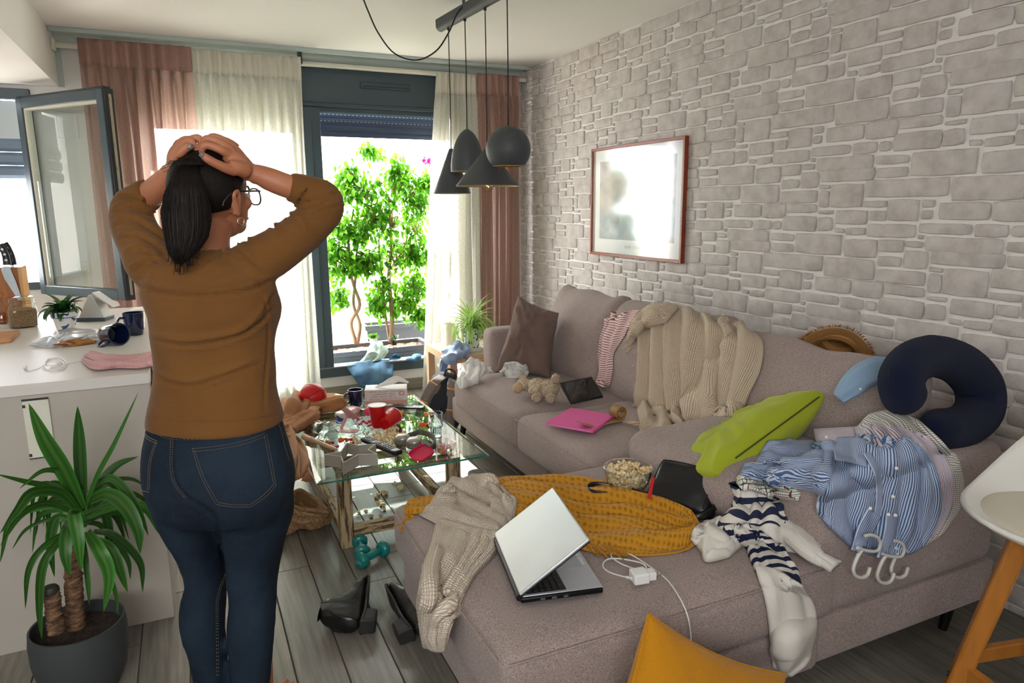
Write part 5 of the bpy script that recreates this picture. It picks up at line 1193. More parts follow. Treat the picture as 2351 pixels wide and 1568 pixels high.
pts = [Q((1345+10*i, 1245+2*i, .492)) for i in range(7)]; fringe('fringe', pts, [V((.1+.12*i-.3, -1, 0)).normalized() for i in range(7)], .055, m_mustf, mt, .0026, 5, 3)
# ---- cream waffle sweater: body on the chaise, sleeve hanging over its side
cs = thing('sweater', 'cream waffle knit sweater lying on the chaise corner, sleeve hanging to the floor', 'sweater', tuple(P(1080, 1200, 'z', .48)))
rows = QG([[(962, 1183), (985, 1160), (1012, 1128), (1022, 1120)], [(1005, 1205), (1040, 1165), (1062, 1125), (1075, 1108)], [(1050, 1222), (1090, 1180), (1110, 1135), (1120, 1106)], [(1110, 1245), (1140, 1200), (1150, 1155), (1152, 1120)], [(1148, 1250), (1172, 1215), (1182, 1180), (1188, 1150)]], val=.50)
cloth('sweater_body', rows, m_cream_k, cs, 60, 60, folds(4, .018, 11, 1.6, .10, .018, .5, .12, tw=1.4), .006)
rows = [[Q(t) if isinstance(t, tuple) else t for t in r] for r in [
    [(1005, 1190, 'z', .50), (1050, 1200, 'z', .51), (1100, 1215, 'z', .51), (1150, 1222, 'z', .50)],
    [(990, 1250, 'z', .485), (1040, 1255, 'z', .50), (1090, 1262, 'z', .50), (1138, 1268, 'z', .495)],
    [(977, 1312, 'x', .527), (1015, 1318, 'z', .49), (1055, 1322, 'z', .492), (1090, 1322, 'z', .49)],
    [(964, 1375, 'x', .515), (995, 1380, 'x', .515), (1030, 1385, 'x', .525), (1058, 1380, 'z', .475)],
    [(970, 1430, 'x', .505), (992, 1436, 'x', .50), (1015, 1440, 'x', .505), (1036, 1440, 'x', .515)],
    [(974, 1487, 'x', .50), (990, 1492, 'x', .49), (1006, 1496, 'x', .49), (1021, 1494, 'x', .50)]]]
cloth('sleeve', rows, m_cream_k, cs, 90, 50, folds(3.6, .016, 7, 1.5, .12, .014, .25, .1), .007)
sleeve('sleeve', [(Q((1000, 1270, 'z', .49)), .028, .02), (Q((985, 1330, 'x', .50)), .030, .02), (Q((985, 1370, 'x', .485)), .026, .02), (Q((978, 1392, 'x', .48)), .022, .018)], m_cream_k, cs, (-1, 0, .2), 30, 36, .006, seed=4)
# ---- striped sweatshirt
k = N('navy_stripe'); cd = k.coord('UV'); sp = k.n('ShaderNodeSeparateXYZ'); k.l(cd, sp.inputs[0]); f = k.math('FRACT', k.math('DIVIDE', sp.outputs['X'], .034)); zone = k.ramp(k.math('DIVIDE', sp.outputs['X'], .5), [(0, (1, 1, 1)), (.42, (0, 0, 0))], 'CONSTANT')
st = k.math('MULTIPLY', k.math('GREATER_THAN', f, .52), zone); k.l(k.mix(st, lin('dcd7cf'), lin('1b2340')), k.b.inputs['Base Color']); k.b.inputs['Roughness'].default_value = .9; k.bump(k.noise(k.coord('Object'), 500, 2), .25, .001); m_navy = k.m
ss = thing('sweatshirt', 'white sweatshirt with navy stripes crumpled on the chaise, sleeve over the edge', 'sweater', tuple(P(1720, 1230, 'z', .48)))
rows = QG([[(1690, 1108, .56), (1705, 1112, .56), (1735, 1122, .56), (1760, 1135, .55)], [(1685, 1150, .53), (1705, 1152, .56), (1750, 1150, .56), (1790, 1160, .53)], [(1665, 1185, .51), (1700, 1190, .54), (1760, 1185, .55), (1815, 1205, .51)], [(1615, 1198, .49), (1680, 1215, .51), (1770, 1225, .52), (1850, 1255, .49)], [(1640, 1215, .49), (1720, 1240, .50), (1800, 1265, .50), (1870, 1275, .49)]])
cloth('sweater_body', rows, m_navy, ss, 70, 60, folds(4, .016, 21, 1.3, .08, .012, .5, .1, tw=.8), .006, size=(.30, .3))
sleeve('sleeve', [(Q((1770, 1185, 'z', .52)), .062, .030), (Q((1815, 1215, 'z', .515)), .052, .028), (Q((1855, 1258, 'z', .51)), .036, .020), (Q((1880, 1280, 'z', .497)), .026, .014), (Q((1893, 1286, 'z', .494)), .024, .011), (Q((1918, 1300, 'z', .49)), .027, .009)], m_white, ss, (0, -.2, 1), 40, 50, .006, seed=8)
rows = QG([[(1586, 1238, .485), (1592, 1215, .49), (1608, 1203, .50)], [(1610, 1268, .485), (1630, 1235, .51), (1650, 1212, .51)], [(1622, 1290, .485), (1665, 1262, .51), (1690, 1235, .51)], [(1672, 1280, .485), (1690, 1265, .50), (1712, 1250, .50)]])
cloth('hood', rows, m_white, ss, 44, 40, folds(3, .014, 31, 1.5, .1, .016, .5, .1), .006)
m_navy2 = stripes('navy_stripe_sleeve', [(0, 'dcd7cf'), (.52, '1b2340')], .036, 'X')
rows = [[Q(t) for t in r] for r in [[(1650, 1212, 'z', .50), (1690, 1205, 'z', .51), (1740, 1215, 'z', .51)], [(1705, 1245, 'z', .50), (1745, 1232, 'z', .515), (1785, 1250, 'z', .50)], [(1725, 1290, 'z', .49), (1775, 1282, 'z', .505), (1815, 1300, 'z', .49)], [(1750, 1340, 'z', .485), (1798, 1335, 'z', .50), (1840, 1345, 'z', .485)]]]
cloth('striped_sleeve', rows, m_navy2, ss, 60, 40, folds(2.5, .012, 35, 1.2, .12, .014, .3, .08), .006, size=(.29, .12))
rows = [[Q(t) for t in r] for r in [[(1735, 1300, 'z', .49), (1785, 1310, 'z', .50), (1842, 1345, 'z', .487)], [(1755, 1370, 'y', 1.232), (1805, 1375, 'y', 1.222), (1866, 1390, 'y', 1.232)], [(1765, 1430, 'y', 1.225), (1815, 1432, 'y', 1.20), (1869, 1430, 'y', 1.222)], [(1770, 1482, 'y', 1.225), (1810, 1488, 'y', 1.205), (1858, 1480, 'y', 1.222)], [(1773, 1492, 'y', 1.225), (1810, 1500, 'y', 1.21), (1852, 1512, 'y', 1.225)], [(1774, 1530, 'y', 1.225), (1795, 1542, 'y', 1.215), (1815, 1552, 'y', 1.225)]]]
cloth('sleeve', rows, m_white, ss, 80, 40, folds(2.2, .010, 39, 1.2, .14, .012, .15, .06), .007)
# ---- lime cushion, mustard cushion
m_lime = fabric('lime_cotton', 'a9b52c', .08, 500, .25); m_mcush = fabric('ochre_cotton', 'b97d12', .06, 300, .2)
a, b_ = P(1640, 1088, 'y', 1.62), P(1892, 903, 'y', 1.72); mid = (a+b_)/2; xd = (b_-a).normalized(); dv = (mid-CAM).normalized(); yd = (dv-xd*dv.dot(xd)+V((0, 0, .12))).normalized(); yd = (yd-xd*yd.dot(xd)).normalized(); nd = xd.cross(yd)
lt = [a+yd*.38, b_+yd*.38, b_, a]
o = pillowq('lime_cushion', lt, .19, m_lime, None, 14, .010, 44, .015, .36); tag(o, 'lime green zipped cushion tilted in the sofa corner beside the shirts', 'cushion')
UNDER.append(bvh_of(o))
k = MB(); k.tube(cpath([a.lerp(b_, q)+yd*(.38*.015*.5*(1-(2*q-1)**2))-dv*.006 for q in np.linspace(.18, .95, 9)], 40), .0028, 6); k.build('zip', mat('dark_zip', '4d5416', .6), o, smooth=180)
a, l_, r_ = P(1493, 1424, 'y', 1.10), P(1452, 1568, 'y', 1.07), P(1762, 1568, 'y', 1.07)
Mm = frame(a, (r_-a), (0, 0, 1)); ld = (l_-a).normalized(); rd = (r_-a).normalized(); bis = (ld+rd).normalized(); nrm = rd.cross(ld).normalized(); pr_ = nrm.cross(bis)
xd = (bis+pr_*-1).normalized(); yd = (bis+pr_).normalized(); nn_ = xd.cross(yd); Mm = Matrix((xd, yd, nn_)).transposed().to_4x4(); Mm.translation = a+bis*.31
o = pillow('ochre_cushion', .46, .46, .15, m_mcush, None, Mm, .007, 17, 40, .10, piping=m_mcush); tag(o, 'mustard yellow cushion standing on its corner against the near side of the chaise', 'cushion')
# ---- three shirts on hangers over the near armrest
def shirt(name, label, rows, m_, seed, n=5, amp=.012, lift=.006):
    t = thing(name, label, 'shirt', tuple(Q(rows[0][1])), group=None)
    cloth('shirt_body', [[Q(q) for q in r] for r in rows], m_, t, 110, 90, folds(n, amp*.85, seed, .9, .05, lift, .08, .06), .003); return t
chk = shirt('checked_shirt', 'green and brown checked shirt, hindmost of the shirts over the near armrest', [
    [(1965, 985, 'z', .735), (2000, 950, 'z', .80), (2060, 945, 'z', .80), (2110, 965, 'z', .80)],
    [(1990, 1000, 'z', .745), (2050, 980, 'z', .775), (2120, 990, 'z', .77), (2165, 1015, 'z', .765)],
    [(1990, 1060, 'y', 1.262), (2060, 1050, 'y', 1.25), (2150, 1055, 'y', 1.25), (2198, 1060, 'y', 1.262)],
    [(1990, 1130, 'y', 1.262), (2060, 1130, 'y', 1.25), (2160, 1120, 'y', 1.245), (2211, 1110, 'y', 1.258)],
    [(2000, 1200, 'y', 1.262), (2060, 1200, 'y', 1.25), (2150, 1180, 'y', 1.245), (2205, 1165, 'y', 1.258)],
    [(2040, 1270, 'y', 1.262), (2080, 1265, 'y', 1.25), (2110, 1262, 'y', 1.245), (2185, 1196, 'y', 1.258)]], m_check, 51, 4, .010)
rows = QG([[(1690, 1100, .60), (1692, 1110, .59), (1700, 1120, .58)], [(1750, 1092, .625), (1755, 1115, .61), (1765, 1138, .58)], [(1820, 1095, .625), (1825, 1120, .61), (1830, 1148, .58)], [(1880, 1085, .64), (1885, 1110, .62), (1885, 1135, .60)]])
cloth('sleeve', rows, m_check, chk, 50, 40, folds(3, .009, 55, 1.5, .1, .010, .3, .1), .003)
red = shirt('striped_shirt', 'red and blue striped shirt between the checked and the blue shirt', [
    [(1925, 990, 'z', .725), (1980, 978, 'z', .765), (2050, 980, 'z', .765), (2110, 1000, 'z', .755)],
    [(1930, 1020, 'z', .73), (2000, 1000, 'z', .755), (2080, 1000, 'z', .76), (2145, 1020, 'z', .75)],
    [(1940, 1080, 'y', 1.248), (2010, 1070, 'y', 1.235), (2110, 1060, 'y', 1.235), (2178, 1070, 'y', 1.245)],
    [(1940, 1140, 'y', 1.248), (2010, 1140, 'y', 1.235), (2110, 1130, 'y', 1.23), (2192, 1120, 'y', 1.242)],
    [(1960, 1210, 'y', 1.248), (2020, 1210, 'y', 1.235), (2110, 1200, 'y', 1.23), (2178, 1175, 'y', 1.242)],
    [(2020, 1275, 'y', 1.248), (2060, 1275, 'y', 1.235), (2095, 1262, 'y', 1.23), (2150, 1222, 'y', 1.242)]], m_red, 61, 5, .010)
rows = QG([[(1868, 985, .70), (1872, 1005, .69), (1880, 1025, .68)], [(1900, 984, .72), (1905, 1005, .715), (1910, 1022, .70)], [(1960, 980, .745), (1965, 1002, .745), (1965, 1020, .74)]])
cf_ = cloth('cuff', rows, m_red, red, 30, 24, folds(1.5, .004, 65, 1, .2, .006, .2, .1), .003)
for px_, py_ in ((1897, 1003), (1897, 1014)): c = Q((px_, py_, 'z', .728)); MB().tube([c, c+(CAM-c).normalized()*.002], .0045, 12).build('button', m_button, red)
blu = shirt('striped_shirt', 'blue and white pinstripe shirt on top of the near armrest, buttoned front', [
    [(1905, 1015, 'z', .715), (1970, 1003, 'z', .745), (2040, 1000, 'z', .75), (2100, 1015, 'z', .745)],
    [(1900, 1050, 'z', .715), (1980, 1030, 'z', .74), (2070, 1030, 'z', .745), (2130, 1045, 'z', .735)],
    [(1893, 1100, 'y', 1.238), (1970, 1090, 'y', 1.218), (2080, 1085, 'y', 1.215), (2150, 1095, 'y', 1.23)],
    [(1876, 1150, 'y', 1.238), (1955, 1155, 'y', 1.215), (2070, 1150, 'y', 1.21), (2158, 1145, 'y', 1.225)],
    [(1885, 1190, 'y', 1.238), (1950, 1205, 'y', 1.215), (2060, 1210, 'y', 1.21), (2145, 1205, 'y', 1.225)],
    [(1952, 1258, 'y', 1.236), (1985, 1270, 'y', 1.218), (2045, 1282, 'y', 1.21), (2115, 1258, 'y', 1.225)]], m_blue, 71, 6, .013)
rows = QG([[(1728, 1075, .60), (1745, 1040, .64), (1762, 1012, .66)], [(1765, 1090, .62), (1785, 1050, .66), (1800, 1010, .68)], [(1820, 1095, .63), (1830, 1055, .67), (1840, 1015, .69)], [(1870, 1100, .64), (1880, 1055, .69), (1885, 1015, .71)], [(1905, 1105, .66), (1918, 1060, .72), (1920, 1020, .73)]])
cloth('sleeve', rows, m_blue, blu, 80, 60, folds(3.5, .012, 73, 1.4, .08, .012, .4, .1, tw=.7), .003, snap=.28)
rows = QG([[(1700, 1092, .60), (1702, 1080, .60), (1708, 1066, .60)], [(1770, 1110, .62), (1772, 1085, .62), (1778, 1060, .63)], [(1850, 1125, .63), (1855, 1090, .66), (1858, 1055, .67)], [(1890, 1140, .64), (1905, 1100, .69), (1912, 1050, .71)]])
cloth('sleeve', rows, m_blue, blu, 60, 40, folds(2.5, .008, 77, 1.2, .1, .008, .3, .08), .003, snap=.28)
rows = [[Q(t) for t in r] for r in [[(1920, 1005, 'z', .765), (1955, 1003, 'z', .77), (1990, 1008, 'z', .77)], [(1915, 1035, 'z', .76), (1950, 1035, 'z', .765), (1985, 1045, 'z', .76)], [(1918, 1055, 'y', 1.20), (1955, 1062, 'y', 1.195), (1990, 1072, 'y', 1.20)]]]
cloth('collar', rows, m_blue, blu, 24, 24, folds(1, .003, 79, 1, .2, .004, .1, .05), .003)
for pth in ([(1990, 1040, 'y', 1.195), (2015, 1090, 'y', 1.19), (2018, 1150, 'y', 1.185), (2010, 1195, 'y', 1.185)],): 
    rows = [[Q(t)+V((-.012, 0, 0)), Q(t), Q(t)+V((.012, 0, 0))] for t in pth]; cloth('placket', rows, m_blue, blu, 40, 8, None, .004)
rows = [[Q(t) for t in r] for r in [[(1992, 1168, 'y', 1.19), (2022, 1185, 'y', 1.185)], [(1970, 1210, 'y', 1.19), (2000, 1228, 'y', 1.185)], [(1955, 1262, 'y', 1.195), (1972, 1268, 'y', 1.19)]]]
cloth('cuff', rows, m_blue, blu, 24, 12, None, .006)
rows = [[Q(t) for t in r] for r in [[(2035, 1178, 'y', 1.185), (2062, 1182, 'y', 1.185)], [(2030, 1220, 'y', 1.185), (2050, 1235, 'y', 1.185)], [(2015, 1280, 'y', 1.19), (2024, 1280, 'y', 1.19)]]]
cloth('cuff', rows, m_blue, blu, 24, 12, None, .006)
for px_, py_ in ((2058, 1075), (2050, 1140), (2040, 1181), (2056, 1183), (1998, 1167), (2030, 1020)): c = Q((px_, py_, 'y', 1.178)) if py_ > 1050 else Q((px_, py_, 'z', .765)); MB().tube([c, c+(CAM-c).normalized()*.002], .0045, 12).build('button', m_button, blu)
m_hang = mat('white_hanger', 'd6d3ca', .4)
for i, (hx, hy, yy) in enumerate(((1985, 1262, 1.20), (2040, 1275, 1.215), (2072, 1262, 1.228))):
    t = thing('clothes_hanger', ['white hook of the leftmost of three hangers under the blue shirt', 'white hook of the middle hanger hanging lowest', 'white hook of the rightmost hanger, under the checked shirt'][i], 'hanger', tuple(Q((hx, hy, 'y', yy))), group='shirt hangers')
    sc_ = 1.0/840
    def hp(dx, dy): return Q((hx+dx, hy+dy, 'y', yy))
    MB().tube(cpath([hp(-6, 0), hp(-14, 12), hp(-22, 30), hp(-26, 46), hp(-20, 60), hp(-6, 64), hp(6, 58), hp(11, 46), hp(12, 40)], 40), .0052, 10).build('hook', m_hang, t, smooth=180)
    MB().tube(cpath([hp(-18, -5), hp(0, 1), hp(28, 3), hp(36, -14), hp(30, -28), hp(14, -34), hp(0, -32)], 30), .0045, 8).build('hanger_bar', m_hang, t, smooth=180)
# ---- tan throw over the back cushion
tt = thing('throw_blanket', 'tan woven throw draped in long folds over the middle back cushion', 'blanket', tuple(Q((1580, 1000, 'z', .49))))
rows = [[Q(t) for t in r] for r in [
    [(1482, 712, 'x', 2.24), (1545, 702, 'x', 2.24), (1625, 725, 'x', 2.24), (1735, 765, 'x', 2.24)],
    [(1462, 745, 'x', 2.12), (1535, 735, 'x', 2.12), (1640, 755, 'x', 2.12), (1752, 790, 'x', 2.12)],
    [(1468, 810, 'x', 2.02), (1530, 815, 'x', 2.01), (1630, 830, 'x', 2.00), (1745, 850, 'x', 2.02)],
    [(1462, 870, 'x', 1.975), (1530, 890, 'x', 1.95), (1620, 905, 'x', 1.94), (1720, 905, 'x', 1.97)],
    [(1462, 925, 'x', 1.945), (1535, 950, 'x', 1.92), (1612, 960, 'x', 1.91), (1702, 955, 'x', 1.945)],
    [(1470, 970, 'z', .505), (1545, 988, 'z', .51), (1610, 992, 'z', .51), (1690, 985, 'z', .50)],
    [(1485, 985, 'z', .49), (1550, 1005, 'z', .49), (1600, 1007, 'z', .49), (1650, 1000, 'z', .49)]]]
cloth('blanket_body', rows, m_tan, tt, 130, 130, folds(6.5, .028, 83, .8, .05, .014, .12, .05, tw=-.6), .006)
rows = [[Q(t) for t in r] for r in [[(1560, 706, 'x', 2.18), (1545, 722, 'x', 2.10), (1530, 740, 'x', 2.06)], [(1500, 706, 'x', 2.16), (1490, 730, 'x', 2.07), (1485, 755, 'x', 2.03)], [(1465, 730, 'x', 2.10), (1458, 755, 'x', 2.04), (1462, 775, 'x', 2.01)], [(1450, 765, 'x', 2.04), (1446, 780, 'x', 2.01), (1448, 795, 'x', 1.995)]]]
cloth('blanket_corner', rows, m_tan, tt, 40, 30, folds(2, .012, 87, 1.2, .12, .022, .3, .08), .006)
pts = [Q((1466-i*1.6, 735+i*8, 'x', 2.05-.007*i)) for i in range(8)]; fringe('fringe', pts, [V((-.15, .55, -.75)).normalized()]*8, .07, m_tanf, tt, .0024, 4, 5)
pts = [Q((1473-i*.8, 790+i*13, 'x', 2.01-.006*i)) for i in range(13)]; fringe('fringe', pts, [V((-.1, .45, -.8)).normalized()]*13, .05, m_tanf, tt, .0024, 4, 6)
pts = [Q((1468+i*15, 970+i*4.0, 'z', .50)) for i in range(10)]; fringe('fringe', pts, [V((-.8, .35-.08*i, 0)).normalized() for i in range(10)], .055, m_tanf, tt, .0026, 5, 7)
# ---- rose striped top on the far back cushion
pt = thing('rose_pullover', 'rose and white striped top hanging down the far back cushion', 'top', tuple(Q((1400, 880, 'x', 1.93))))
rows = [[Q(t) for t in r] for r in [[(1382, 710, 'x', 2.19), (1410, 707, 'x', 2.19), (1440, 712, 'x', 2.17), (1470, 712, 'x', 2.15)], [(1388, 740, 'x', 2.11), (1410, 745, 'x', 2.10), (1430, 745, 'x', 2.09), (1452, 738, 'x', 2.08)], [(1378, 775, 'x', 2.06), (1395, 782, 'x', 2.04), (1412, 785, 'x', 2.04), (1432, 775, 'x', 2.04)], [(1373, 815, 'x', 2.01), (1386, 822, 'x', 1.99), (1398, 820, 'x', 1.99), (1410, 810, 'x', 2.0)], [(1376, 850, 'x', 1.97), (1386, 855, 'x', 1.95), (1396, 855, 'x', 1.95), (1407, 850, 'x', 1.965)], [(1366, 878, 'x', 1.95), (1377, 886, 'x', 1.925), (1388, 889, 'x', 1.925), (1400, 885, 'x', 1.945)]]]
cloth('fabric_sheet', rows, m_rose, pt, 90, 50, folds(3, .014, 91, 1.2, .1, .008, .3, .08), .003)
# ---- neck pillow
m_mesh = fabric('navy_mesh', '131c36', .3, 900, .8, sheen=.05)
ctrl = [(2092, 930, 1.36), (2074, 905, 1.36), (2070, 868, 1.365), (2095, 832, 1.38), (2145, 818, 1.40), (2205, 838, 1.40), (2246, 885, 1.385), (2248, 940, 1.365), (2215, 975, 1.35), (2165, 985, 1.34), (2128, 975, 1.335)]
pp = cpath([Q((x, y, 'y', z)) for x, y, z in ctrl], 60); rr_ = [.064*min(1, (min(i, 59-i)+.6)/5)**.5*(1+.14*math.exp(-((i-36)/12)**2)) for i in range(60)]
tnk = thing('neck_pillow', 'dark navy curved travel neck pillow standing on the near armrest', 'pillow', tuple(Q((2165, 1010, 'y', 1.36))))
MB().tube(pp, rr_, 36).build('cushion', m_mesh, tnk, smooth=180)
MB().tube([p+CU*.0*1+((p-pp[(i+0)]).normalized() if 0 else V((0, 0, 0)))+((p-Q((2150, 905, 'y', 1.37))).normalized()*(rr_[i]*1.0)) for i, p in enumerate(pp)][4:-4], .0018, 6).build('seam', m_black, tnk, smooth=180)
# ---- straw hat
m_straw = N('straw'); cd = m_straw.coord('UV', (1, 1, 1)); wv = m_straw.n('ShaderNodeTexWave', _bands_direction='Y'); wv.inputs['Scale'].default_value = 70; m_straw.l(cd, wv.inputs['Vector']); m_straw.l(m_straw.ramp(wv.outputs[0], [(.2, lin('8f5f2c')), (.7, lin('c08a4c'))]), m_straw.b.inputs['Base Color']); m_straw.b.inputs['Roughness'].default_value = .8; m_straw.bump(wv.outputs[0], .8, .003); m_straw = m_straw.m
hcn = Q((1918, 812, 'x', 2.33)); ax = (CF*.55+CR*.45+CU*.62).normalized(); Mh = frame(hcn, CR*1-ax*CR.dot(ax), ax.cross(CR)); 
t = thing('straw_hat', 'straw sun hat with frayed brim lodged between sofa back and stone wall', 'hat', tuple(hcn))
k = MB(); pf = [(r_, .012*math.sin(r_*40)) for r_ in np.linspace(.14, .078, 14)]+[(.078, .008), (.076, .04), (.07, .075), (.055, .092), (.03, .098), (0, .099)]
n = 60
for i in range(n):
    a_ = 2*PI*i/n
    for r2, z2 in pf: k.v.append(tuple(Mh @ V((r2*math.cos(a_), r2*.92*math.sin(a_), z2-(.02*math.cos(2*a_) if r2 > .1 else 0))))); k.uv.append((a_/6, r2+z2))
q = len(pf); k.f = [(i*q+j, ((i+1) % n)*q+j, ((i+1) % n)*q+j+1, i*q+j+1) for i in range(n) for j in range(q-1)]; k.mi = [0]*len(k.f); k.build('crown_and_brim', m_straw, t, smooth=180, solid=.002)
k = MB(); rr = random.Random(3)
for i in range(420): a_ = rr.uniform(0, 2*PI); p = Mh @ V((.138*math.cos(a_), .127*math.sin(a_), -.02*math.cos(2*a_))); e = Mh @ V((.138*math.cos(a_)*rr.uniform(1.04, 1.12), .127*math.sin(a_)*rr.uniform(1.04, 1.12), rr.uniform(-.006, .006)-.02*math.cos(2*a_))); k.tube([p, e], .0012, 4)
stuff(k.build('frayed_edge', mat('straw_fray', 'a8702f', .8), t, smooth=180))
k = MB(); k.lathe([(.0785, .01), (.0782, .035)], 50, Mh); k.f = [f for f in k.f if len(f) == 4]; k.build('ribbon', m_cream, t, smooth=180)
# ---- pale blue shirt on the near back cushion
t = thing('folded_shirt', 'pale blue shirt crumpled over the cushion below the straw hat', 'shirt', tuple(Q((1960, 890, 'x', 2.0))))
m_pblue = fabric('pale_blue_cotton', '8ea9c4', .08, 500, .2)
sleeve('sleeve', [(Q((2050, 848, 'x', 2.10)), .035, .015), (Q((2010, 850, 'x', 2.07)), .045, .02), (Q((1978, 866, 'x', 2.03)), .045, .02), (Q((1950, 890, 'x', 1.995)), .036, .015), (Q((1925, 915, 'x', 1.965)), .022, .01)], m_pblue, t, (-.8, -.3, .5), 36, 46, .009, seed=12, diag=5)
c = Q((1975, 893, 'x', 1.985)); MB().tube([c, c+(CAM-c).normalized()*.002], .004, 10).build('button', m_button, t)
# ---- tablet
m_tabl = mat('tablet_case', '0e141c', .35); m_screen = mat('dark_screen', '16181a', .04, spec=.8, coat=.5)
a, b_, c_, d_ = Q((1310, 930, 'z', .492)), Q((1384, 914, 'z', .492)), Q((1363, 864, 'z', .58)), Q((1292, 880, 'z', .58))
Mt = frame(a, b_-a, d_-a); Wt, Ht = (b_-a).length, (d_-a).length
t = thing('tablet', 'black tablet in a rugged case propped on the sofa seat under the striped top', 'tablet', tuple(a))
MB().box((0, 0, 0), (Wt, Ht, .012), Mt).build('case', m_tabl, t, bevel=.005, segs=3)
MB().box((.009, .009, .0125), (Wt-.009, Ht-.009, .0132), Mt).build('screen', m_screen, t, bevel=.002)
MB().tube([Mt @ V((Wt/2, Ht-.005, .0125)), Mt @ V((Wt/2, Ht-.005, .0135))], .0018, 10).build('camera_dot', m_black, t)
# ---- pink folder
m_fold = mat('pink_plastic', 'f062ae', .35, trans=.12); q = [Q((1290, 936, 'z', .505)), Q((1391, 946, 'z', .505)), Q((1362, 992, 'z', .50)), Q((1252, 973, 'z', .50))]
t = thing('folder', 'bright pink plastic document folder on the sofa seat', 'folder', tuple(q[0])); Mf = frame(q[3], q[2]-q[3], q[0]-q[3]); Wf, Hf = (q[2]-q[3]).length, (q[0]-q[3]).length
MB().box((0, 0, -.006), (Wf, Hf, -.004), Mf).build('back_cover', m_fold, t, bevel=.001); MB().box((.002, .002, -.004), (Wf-.01, Hf-.004, .004), Mf).build('papers', mat('pale_pink_pages', 'e98cc0', .6), t); MB().box((0, 0, .004), (Wf, Hf, .006), Mf).build('front_cover', m_fold, t, bevel=.001)
MB().box((Wf-.008, 0, -.006), (Wf, Hf, .006), Mf).build('spine', m_fold, t, bevel=.002)
# ---- raffia belt: a roll with a tail
t = thing('belt', 'golden raffia belt, rolled up, its tail across the pink folder corner', 'belt', tuple(Q((1420, 960, 'z', .49))))
ce = Q((1418, 946, 'z', .538)); dirt = (Q((1340, 985, 'z', .49))-Q((1432, 965, 'z', .49))).normalized(); dirt.z = 0; dirt.normalize(); axr = V((-dirt.y, dirt.x, 0)); axr = axr if axr.y < 0 else -axr
pth = []
for i in range(60): a_ = -PI/2-i/59*2*PI*2.2; rad = .034-.0022*i/20; pth.append(ce+dirt*(-math.cos(a_)*rad*-1)+V((0, 0, math.sin(a_)*rad)))
tail = cpath([ce+V((0, 0, -.034)), ce+dirt*.06+V((0, 0, -.035)), ce+dirt*.12+V((0, 0, -.034)), ce+dirt*.17+axr*.01+V((0, 0, -.03)), ce+dirt*.215+axr*.0+V((0, 0, -.012))], 26)[::-1]
pth = tail[:-1]+[ce+dirt*(math.sin(s_)*(-.034+.0015*s_))+V((0, 0, -math.cos(s_)*(.034-.0015*s_))) for s_ in np.linspace(0, 2*PI*2.3, 70)]
rowsA = np.array([[tuple(p+axr*w_) for w_ in np.linspace(-.026, .026, 7)] for p in pth]); uv = np.array([[(i*.004, w_) for w_ in np.linspace(-.026, .026, 7)] for i in range(len(pth))])
k = N('raffia'); cd = k.coord('UV', (1, 1, 1)); wv = k.n('ShaderNodeTexWave', _bands_direction='Y'); wv.inputs['Scale'].default_value = 90; k.l(cd, wv.inputs['Vector']); k.l(k.ramp(wv.outputs[0], [(.2, lin('7d5a2a')), (.7, lin('c2985a'))]), k.b.inputs['Base Color']); k.b.inputs['Roughness'].default_value = .6; k.bump(wv.outputs[0], .8, .003)
MB().grid(rowsA, uv).build('strap', k.m, t, smooth=180, solid=.0022)
# ---- tissues
m_tissue = mat('tissue_paper', 'f8f7f4', .9, trans=.3)
def tissue(name, label, rows, seed, amp=.014, parent=None):
    o = cloth(name, [[Q(t) for t in r] for r in rows], m_tissue, parent, 44, 44, folds(3, amp, seed, 3, .06, .004, .9, .2, tw=2), .0008)
    if parent is None: tag(o, label, 'tissue', 'crumpled tissues')
    return o
tissue('tissue', 'crumpled white tissue on the sofa seat corner by the side table', [[(1048, 880, 'z', .475), (1060, 893, 'z', .47), (1092, 882, 'z', .49)], [(1060, 850, 'z', .50), (1080, 855, 'z', .52), (1110, 862, 'z', .50)], [(1075, 825, 'z', .57), (1095, 838, 'z', .54), (1125, 850, 'z', .50)], [(1082, 818, 'z', .60), (1095, 828, 'z', .56), (1135, 858, 'z', .49)]], 101)
tissue('tissue', 'crumpled white tissue in front of the dark scatter cushion', [[(1145, 852, 'z', .49), (1168, 868, 'z', .48), (1205, 866, 'z', .48)], [(1152, 848, 'z', .50), (1178, 850, 'z', .53), (1215, 855, 'z', .49)], [(1160, 832, 'z', .56), (1185, 830, 'z', .57), (1205, 840, 'z', .53)]], 102, .01)
